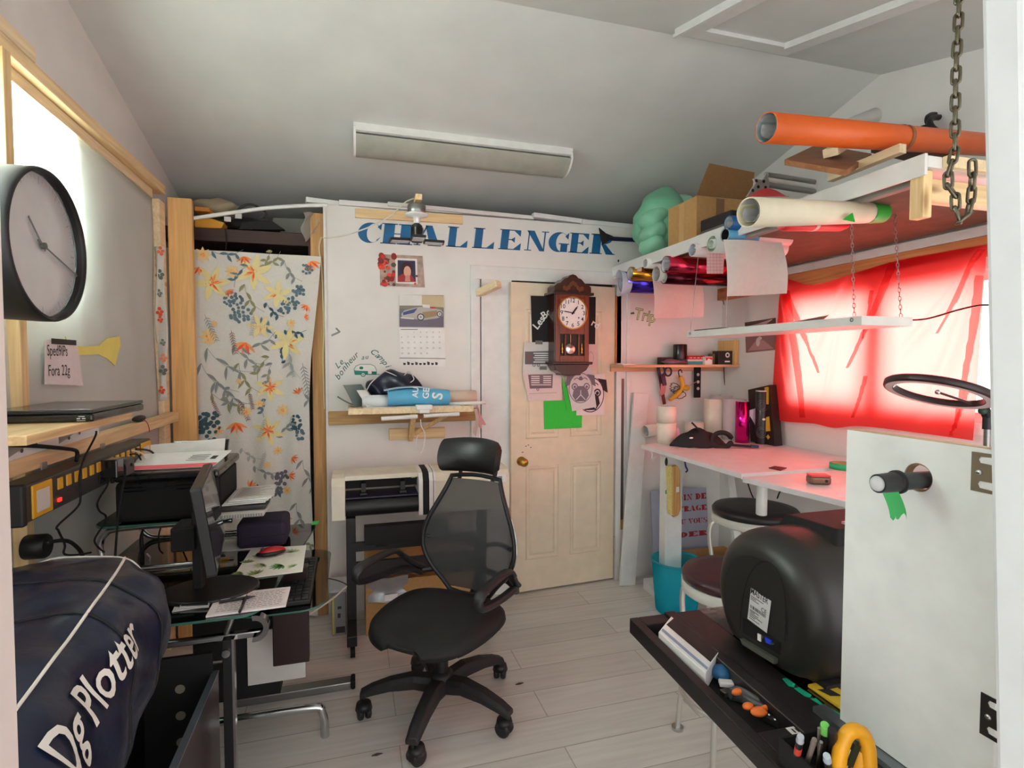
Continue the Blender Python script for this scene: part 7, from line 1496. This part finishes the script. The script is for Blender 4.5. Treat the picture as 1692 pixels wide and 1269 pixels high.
# white panel with rod ---------------------------------------------------------
def panel():
    t=thing('melamine_board','white melamine board standing on work table, front right','panel'); x0,x1=.985,1.003; P=lambda px,py:(lambda p:(-p.y,p.z))(ox(px,py,x0))
    a=P(1400,710);b=P(1660,748);zb=WZ+.014
    fr=RW(x1); 
    # plate with a round hole: four quadrant pieces around the hole
    hc=P(1517,789); hr=.026; g=MB(mat('f4f6f3',.4)); X0,X1=a[0],b[0]; zt0,zt1=a[1],b[1]; zt=lambda x:zt0+(zt1-zt0)*(x-X0)/(X1-X0)
    N=32
    def edge(th):
        c,s=math.cos(th),math.sin(th); k=[]
        if c>1e-6:k.append((X1-hc[0])/c)
        if c<-1e-6:k.append((X0-hc[0])/c)
        if s<-1e-6:k.append((zb-hc[1])/s)
        if s>1e-6:k.append((zt(hc[0])-.0-hc[1])/s)
        m=min(k); return hc[0]+m*c,hc[1]+m*s
    angs=sorted([TAU*i/N for i in range(N)]+[math.atan2(z-hc[1],x-hc[0])%TAU for x,z in ((X0,zb),(X1,zb),(X0,zt(X0)),(X1,zt(X1)))])
    zt_=zt; zt=lambda x:zt0
    for i in range(len(angs)):
        p,q=angs[i],angs[(i+1)%len(angs)]
        for z in (0,x1-x0):
            A=[(hc[0]+hr*math.cos(p),hc[1]+hr*math.sin(p)),edge(p),edge(q),(hc[0]+hr*math.cos(q),hc[1]+hr*math.sin(q))]; A=[fr@V((u,w,z)) for u,w in A]; g.add(A if z else A[::-1],[(0,1,2,3)])
        A=[fr@V((hc[0]+hr*math.cos(w),hc[1]+hr*math.sin(w),z)) for w,z in ((p,0),(q,0),(q,x1-x0),(p,x1-x0))]; g.add(A,[(3,2,1,0)])
    C=[(X0,zb),(X1,zb),(X1,zt0),(X0,zt0)]
    for i in range(4): u,w=C[i],C[(i+1)%4]; g.add([fr@V((*u,0)),fr@V((*w,0)),fr@V((*w,x1-x0)),fr@V((*u,x1-x0))],[(0,1,2,3)])
    g.build('board',t)
    MB(mat('c9b48a',.6)).poly([(X0,zt0),(X1,zt0),(X1,zt0+.0015),(X0,zt0+.0015)],fr,x1-x0).build('raw_edge',t)
    g=MB(mat('9a7a58',.7)); g.ring(hc[0],hc[1],hr,hr*.86,fr,.002,32,t=.012); g.build('hole_lining',t)
    y=-hc[0]; z=hc[1]; yr=y-.004; zr=z-.004
    MB(mat('35393c',.4)).cyl((1.06,yr,zr),(.925,yr,zr),.0155,n=28).build('rod',t)
    MB(mat('2b2e31',.4)).cyl((.928,yr,zr),(.885,yr,zr),.018,.0165,n=28).build('rod_sleeve',t); MB(mat('1e2022',.4)).lathe([(.0165,0),(.021,.003),(.021,.009),(.0165,.012)],(.924,yr,zr),(1,0,0),28).build('rod_collar',t)
    MB(mat('d3d6d6',.4)).ell((.884,yr,zr),(.008,.0135,.0135)).build('rod_tip',t)
    TGm=mat('45c46a',.6); c=V((.9,yr,zr-.015)); MB(TGm).sheet(lambda u,v:(.882+.036*u+.012*v+.004*math.sin(9*u)*v,yr-.012-.006*math.sin(2*v),zr-.014-.042*v-(.006*math.sin(14*u) if v>.9 else 0)),10,8,t=.0006).build('tape_flag',t)
    for px,py0,py1,m in ((1607,746,810,mat('8d7d68',.4,.6)),(1622,1143,1212,mat('3a3a3a',.4,.6))):
        p0=P(px,py0);p1=P(px,py1); w=.028; h=p0[1]-p1[1]; x=p0[0]; g=MB(m); o=lambda A:[(x+u*w,p1[1]+v*h) for u,v in A]
        g.poly(o([(0,0),(1.3,0),(1.3,.08),(.45,.10),(.35,.2),(.45,.28),(1.3,.28),(1.3,.72),(.45,.74),(.35,.82),(.45,.9),(1.3,.92),(1.3,1),(0,1)]),RW(x0),.002); br=g.build('bracket',t); q=o([(.45,.5)])[0]; MB(CHROME).ell(V((x0-.003,-q[0],q[1])),(.003,.005,.005)).build('screw',br)
panel()
# tools in the tray ---------------------------------------------------------------
TZ2=WZ-.036
def quadbox(P,z0,z1,m,nm,par,bev=.002):
    A=[oz(x,y,z1) for x,y in P]; B=[V((p.x,p.y,z0)) for p in A]; return MB(m).hexa(B+A).build(nm,par,bevel=bev)
t=thing('scraper_box','white box with black label lying in the far end of tray','box'); quadbox([(1088,1044),(1166,1112),(1187,1076),(1109,1018)],TZ2,WZ+.012,WHITEP,'carton',t); A=[oz(x,y,WZ+.0128) for x,y in ((1101,1032),(1174,1094),(1187,1077),(1114,1021))]; MB(mat('1b1b1d',.5)).add(A,[(0,1,2,3)]).build('label',t); A=[oz(x,y,WZ+.0128) for x,y in ((1093,1042),(1168,1107),(1170,1103),(1095,1038))]; MB(mat('8fa0c0',.5)).add(A,[(0,1,2,3)]).build('blue_line',t)
def tp(px,py,z=.012): return oz(px,py,TZ2+z)
t=thing('squeegee_clamp','blue and white clamp in tool tray next to white box','clamp'); a=tp(1192,1112,.02); MB(mat('1c5a86',.4)).ell(tp(1192,1111,.02),(.026,.024,.018)).build('grip',t); MB(WHITEP).bar(tp(1188,1128),tp(1212,1130),.022,.012).build('jaw',t,bevel=.003); MB(mat('2a4aa0',.4)).bar(tp(1196,1133,.008),tp(1214,1133,.008),.012,.01).build('lever',t,bevel=.002)
def pliers():
    t=thing('pliers','grey pliers with orange grips lying in the tool tray','pliers'); GD=mat('4a4c50',.5); OR=mat('f0762c',.5)
    MB(GD).tube(cr([tp(1206,1146),tp(1228,1152),tp(1245,1165),tp(1268,1176)],5),[(.016,.009)]*16,10,flat=(0,0,1)).build('handle',t); MB(GD).tube(cr([tp(1206,1146,.018),tp(1222,1143,.02),tp(1248,1158,.02),tp(1272,1170,.014)],5),[(.014,.008)]*16,10,flat=(0,0,1)).build('handle',t)
    for x,y,r in ((1219,1143,(.017,.008,.008)),(1236,1167,(.014,.010,.008)),(1254,1176,(.020,.014,.009)),(1265,1170,(.014,.006,.007))): MB(OR).ell(tp(x,y,.024),r).build('grip_inlay',t)
    MB(STEEL).bar(tp(1203,1148),tp(1194,1141),.02,.012).build('jaw',t,bevel=.002)
pliers()
t=thing('utility_cutter','black cutter with chrome studs in the near end of tray slot','cutter'); MB(MATTE).bar(tp(1262,1180),tp(1292,1195),.03,.018).build('body',t,bevel=.004); 
for x,y in ((1271,1181),(1281,1189)): MB(CHROME).ell(tp(x,y,.022),(.004,.004,.003)).build('stud',t)
# pens standing in the front holder
t=thing('pen_holder','black pen holder box at near end of the tool tray','holder'); c=oz(1345,1290,WZ+.02); P=[wl(1318,1262),wl(1360,1330)]; cx,cyy=wl(1352,1285)
g=MB(MATTE); 
for a0,a1,b0,b1 in ((-.05,.05,-.045,-.041),(-.05,.05,.041,.045),(-.05,-.046,-.041,.041),(.046,.05,-.041,.041)): g.poly([(cx+a0,cyy+b0),(cx+a1,cyy+b0),(cx+a1,cyy+b1),(cx+a0,cyy+b1)],WF,.05,.0005)
g.poly([(cx-.05,cyy-.045),(cx+.05,cyy-.045),(cx+.05,cyy+.045),(cx-.05,cyy+.045)],WF,.003,.0005); g.build('box',t)
def pen(label,top,bot,r,m,cap=None,band=None,name='pen',cat='pen'):
    t=thing(name,label,cat); s=.93; a=WF@V((cx+bot[0],cyy+bot[1],.006)); d=ray(*top); b=EYE+d*((a-EYE).dot(FW)*s); MB(m).cyl(a,a.lerp(b,.86),r,n=14).build('barrel',t); MB(cap or m).cyl(a.lerp(b,.86),b,r*1.15,r*.95,n=14).build('cap',t)
    if band: MB(band).cyl(a.lerp(b,.45),a.lerp(b,.66),r*1.04,n=14).build('band',t)
pen('black and red pen with pale band leaning leftmost in pen holder',(1323,1217),(-.03,-.025),.006,BLACK,mat('b9bec6',.4),mat('d9482f',.5)); pen('grey-brown pencil second from left in pen holder',(1346,1222),(-.02,-.01),.0045,mat('8a7f74',.6)); pen('thin silver rod behind the green capped marker',(1353,1203),(0,.0),.0025,STEEL,name='metal_rod',cat='rod'); pen('black marker with light green cap in pen holder',(1363,1198),(-.005,.014),.0075,BLACK,mat('6fc25a',.5),name='marker',cat='marker'); pen('black pen with clear ball tip at front of pen holder',(1366,1249),(.03,.0),.006,BLACK,mat('b9c6cf',.3)); pen('black marker leaning right of the green capped marker',(1375,1206),(.01,.025),.007,BLACK,name='marker',cat='marker'); pen('slim steel needle tool between pencil and green marker',(1357,1226),(.0,-.005),.003,STEEL,name='needle_tool',cat='tool')
def cutter():
    t=thing('safety_cutter','yellow safety cutter with open loop handle beside pen holder','cutter'); YC=mat('f0a91f',.4); s=(oz(1400,1290,WZ)-EYE).dot(FW)*.94
    E=lambda x,y,k=1:EYE+ray(x,y)*(s*k); 
    P=[E(1388,1300),E(1386,1262),E(1391,1232),E(1400,1213),E(1412,1207),E(1425,1212),E(1433,1230),E(1436,1262),E(1435,1300)]
    n=len(cr(P,6)); MB(YC).tube(cr(P,6),[(.013,.012)]*n,12,flat=tuple(FW)).build('handle',t); MB(YC).tube([E(1426,1238,1.01),E(1424,1300,1.01)],[(.012,.016),(.014,.02)],12,flat=tuple(FW)).build('body',t)
    MB(mat('2a2d1c',.5)).bar(E(1413,1228),E(1400,1262),.014,.012).build('blade_slot',t); MB(mat('e6d9a8',.4)).bar(E(1402,1236),E(1394,1268),.008,.008).build('blade',t)
cutter()
# ================================================================== CEILING
nrm_f=V((0,-SL,-1)).normalized()    # down normal of the far slope: z falls with y
def on_ceil(px,py,off=0):
    d=ray(px,py); 
    # far slope plane z=RZ-SL*(y-RY)
    s=(RIDGE_Z-off-EYE.z+SL*RIDGE_Y)/(d.z+SL*d.y); p=EYE+d*s
    if p.y<RIDGE_Y: s=(RIDGE_Z-off-EYE.z-SL*RIDGE_Y)/(d.z-SL*d.y); p=EYE+d*s
    return p
def ceil_light():
    t=thing('ceiling_light','long unlit fluorescent ceiling light with frosted diffuser','ceiling light'); a=on_ceil(588,212,.03);b=on_ceil(943,254,.03);c=on_ceil(920,288,.03);d=on_ceil(589,252,.03)
    x=V((1,(b.y-a.y)/(b.x-a.x),0)); yd=V((0,1,-SL)).normalized(); xd=(b-a).normalized(); fr=FR(a,xd,yd); 
    if (fr.to_3x3()@V((0,0,1))).z>0: zs=-1
    else: zs=1
    L_=(b-a).length; W=max(.16,min(.32,(d-a).length)); h=.085
    fr=FR(a-V((0,0,-.03)),xd,yd); U=lambda x,y,z:fr@V((x,y,-z))
    def bx(x0,x1,y0,y1,z0,z1,nm,m): return MB(m).hexa([U(x0,y0,z0),U(x1,y0,z0),U(x1,y1,z0),U(x0,y1,z0),U(x0,y0,z1),U(x1,y0,z1),U(x1,y1,z1),U(x0,y1,z1)]).build(nm,t)
    bx(-.012,L_+.012,-.004,W+.004,0,.02,'housing',WHITEP)
    FD=mat('a9a89c',.4,kind='plain',amt=.12); g=MB(FD); n=14; pr=[(W*(.02+.96*i/n),.02+h*math.sin(PI*(.06+.88*i/n))**.45) for i in range(n+1)]
    vs=[U(0,y,z) for y,z in pr]+[U(L_,y,z) for y,z in pr]; g.add(vs,[(i,i+1,n+2+i,n+1+i) for i in range(n)],True); g.build('diffuser',t)
    for x0,x1 in ((-.012,0),(L_,L_+.012)):
        g=MB(WHITEP); k=[(0,.0)]+pr+[(W,.0)]; A=[U(x0,y,z) for y,z in k];B=[U(x1,y,z) for y,z in k]; m=len(k); g.add(A+B,[tuple(range(m)),tuple(range(2*m-1,m-1,-1))]+[(i,m+i,m+i+1,i+1) for i in range(m-1)]); g.build('end_cap',t)
    bx(-.0,L_,-.006,.012,.02,.045,'side_lip',WHITEP)
ceil_light()
def hatch():
    t=thing('attic_hatch','white framed attic hatch in the sloping ceiling, upper right','hatch'); P=[(1112,50),(1302,83),(1600,-38),(1300,-90)]
    A=[on_ceil(*p) for p in P]; cz=lambda p,o:V((p.x,p.y,ceil_z(p.y)-o))
    c=(A[0]+A[1]+A[2]+A[3])/4
    # rectangle on the near slope
    x0,x1=A[0].x,A[1].x; y1=(A[0].y+A[1].y)/2; y0=y1-.95; w=.09
    def bar(xa,xb,ya,yb,o0,o1,nm,m=PAINT): return MB(m).hexa([V((x,y,ceil_z(y)-o)) for o in (o1,o0) for x,y in ((xa,ya),(xb,ya),(xb,yb),(xa,yb))]).build(nm,t)
    x1=max(x1,x0+.5)
    bar(x0-.0,x0+w,y0,y1,0.0,.022,'frame_side'); bar(x1-w,x1,y0,y1,0.0,.022,'frame_side'); bar(x0+w,x1-w,y1-w,y1,0.0,.022,'frame_end'); bar(x0+w,x1-w,y0,y0+w,0.0,.022,'frame_end')
    bar(x0-.006,x0+.014,y0,y1+.006,.022,.036,'frame_bead'); bar(x1-w-.002,x1-w+.014,y0+w,y1-w,.022,.032,'frame_bead'); bar(x0+w,x1-w,y0+w,y1-w,0.0,.004,'hatch_panel',CEIL)
hatch()
GR={'vinyl_roll':'vinyl rolls on and under the loft shelf','paper_roll':'paper rolls in the workshop','bar_stool':'bar stools by the workbench','pen':'pens in the workshop','cardboard_box':'cardboard boxes in the workshop','small_box':'small boxes on the corner shelf','paper_sheet':'loose paper sheets','paper_print':'printed papers on the door','green_paper':'green papers on the door','power_cable':'cables in the workshop','wood_moulding':'white mouldings on the panel top','wall_stud':'pine studs of the left wall','power_adapter':'power adapters on the power strip','wood_chip':'chips on the floor','desk_trinket':'trinkets on the glass desk','wood_block':'wood blocks','wall_shelf':'wall shelves','wooden_post':'posts beside the floral curtain','tool_box':'boxes on the closet shelf','marker':'markers in the pen holder'}
for o in scene.objects:
    if o.parent is None and 'group' not in o and o.name.split('.')[0] in GR and 'label' in o: o['group']=GR[o.name.split('.')[0]]
finalize()
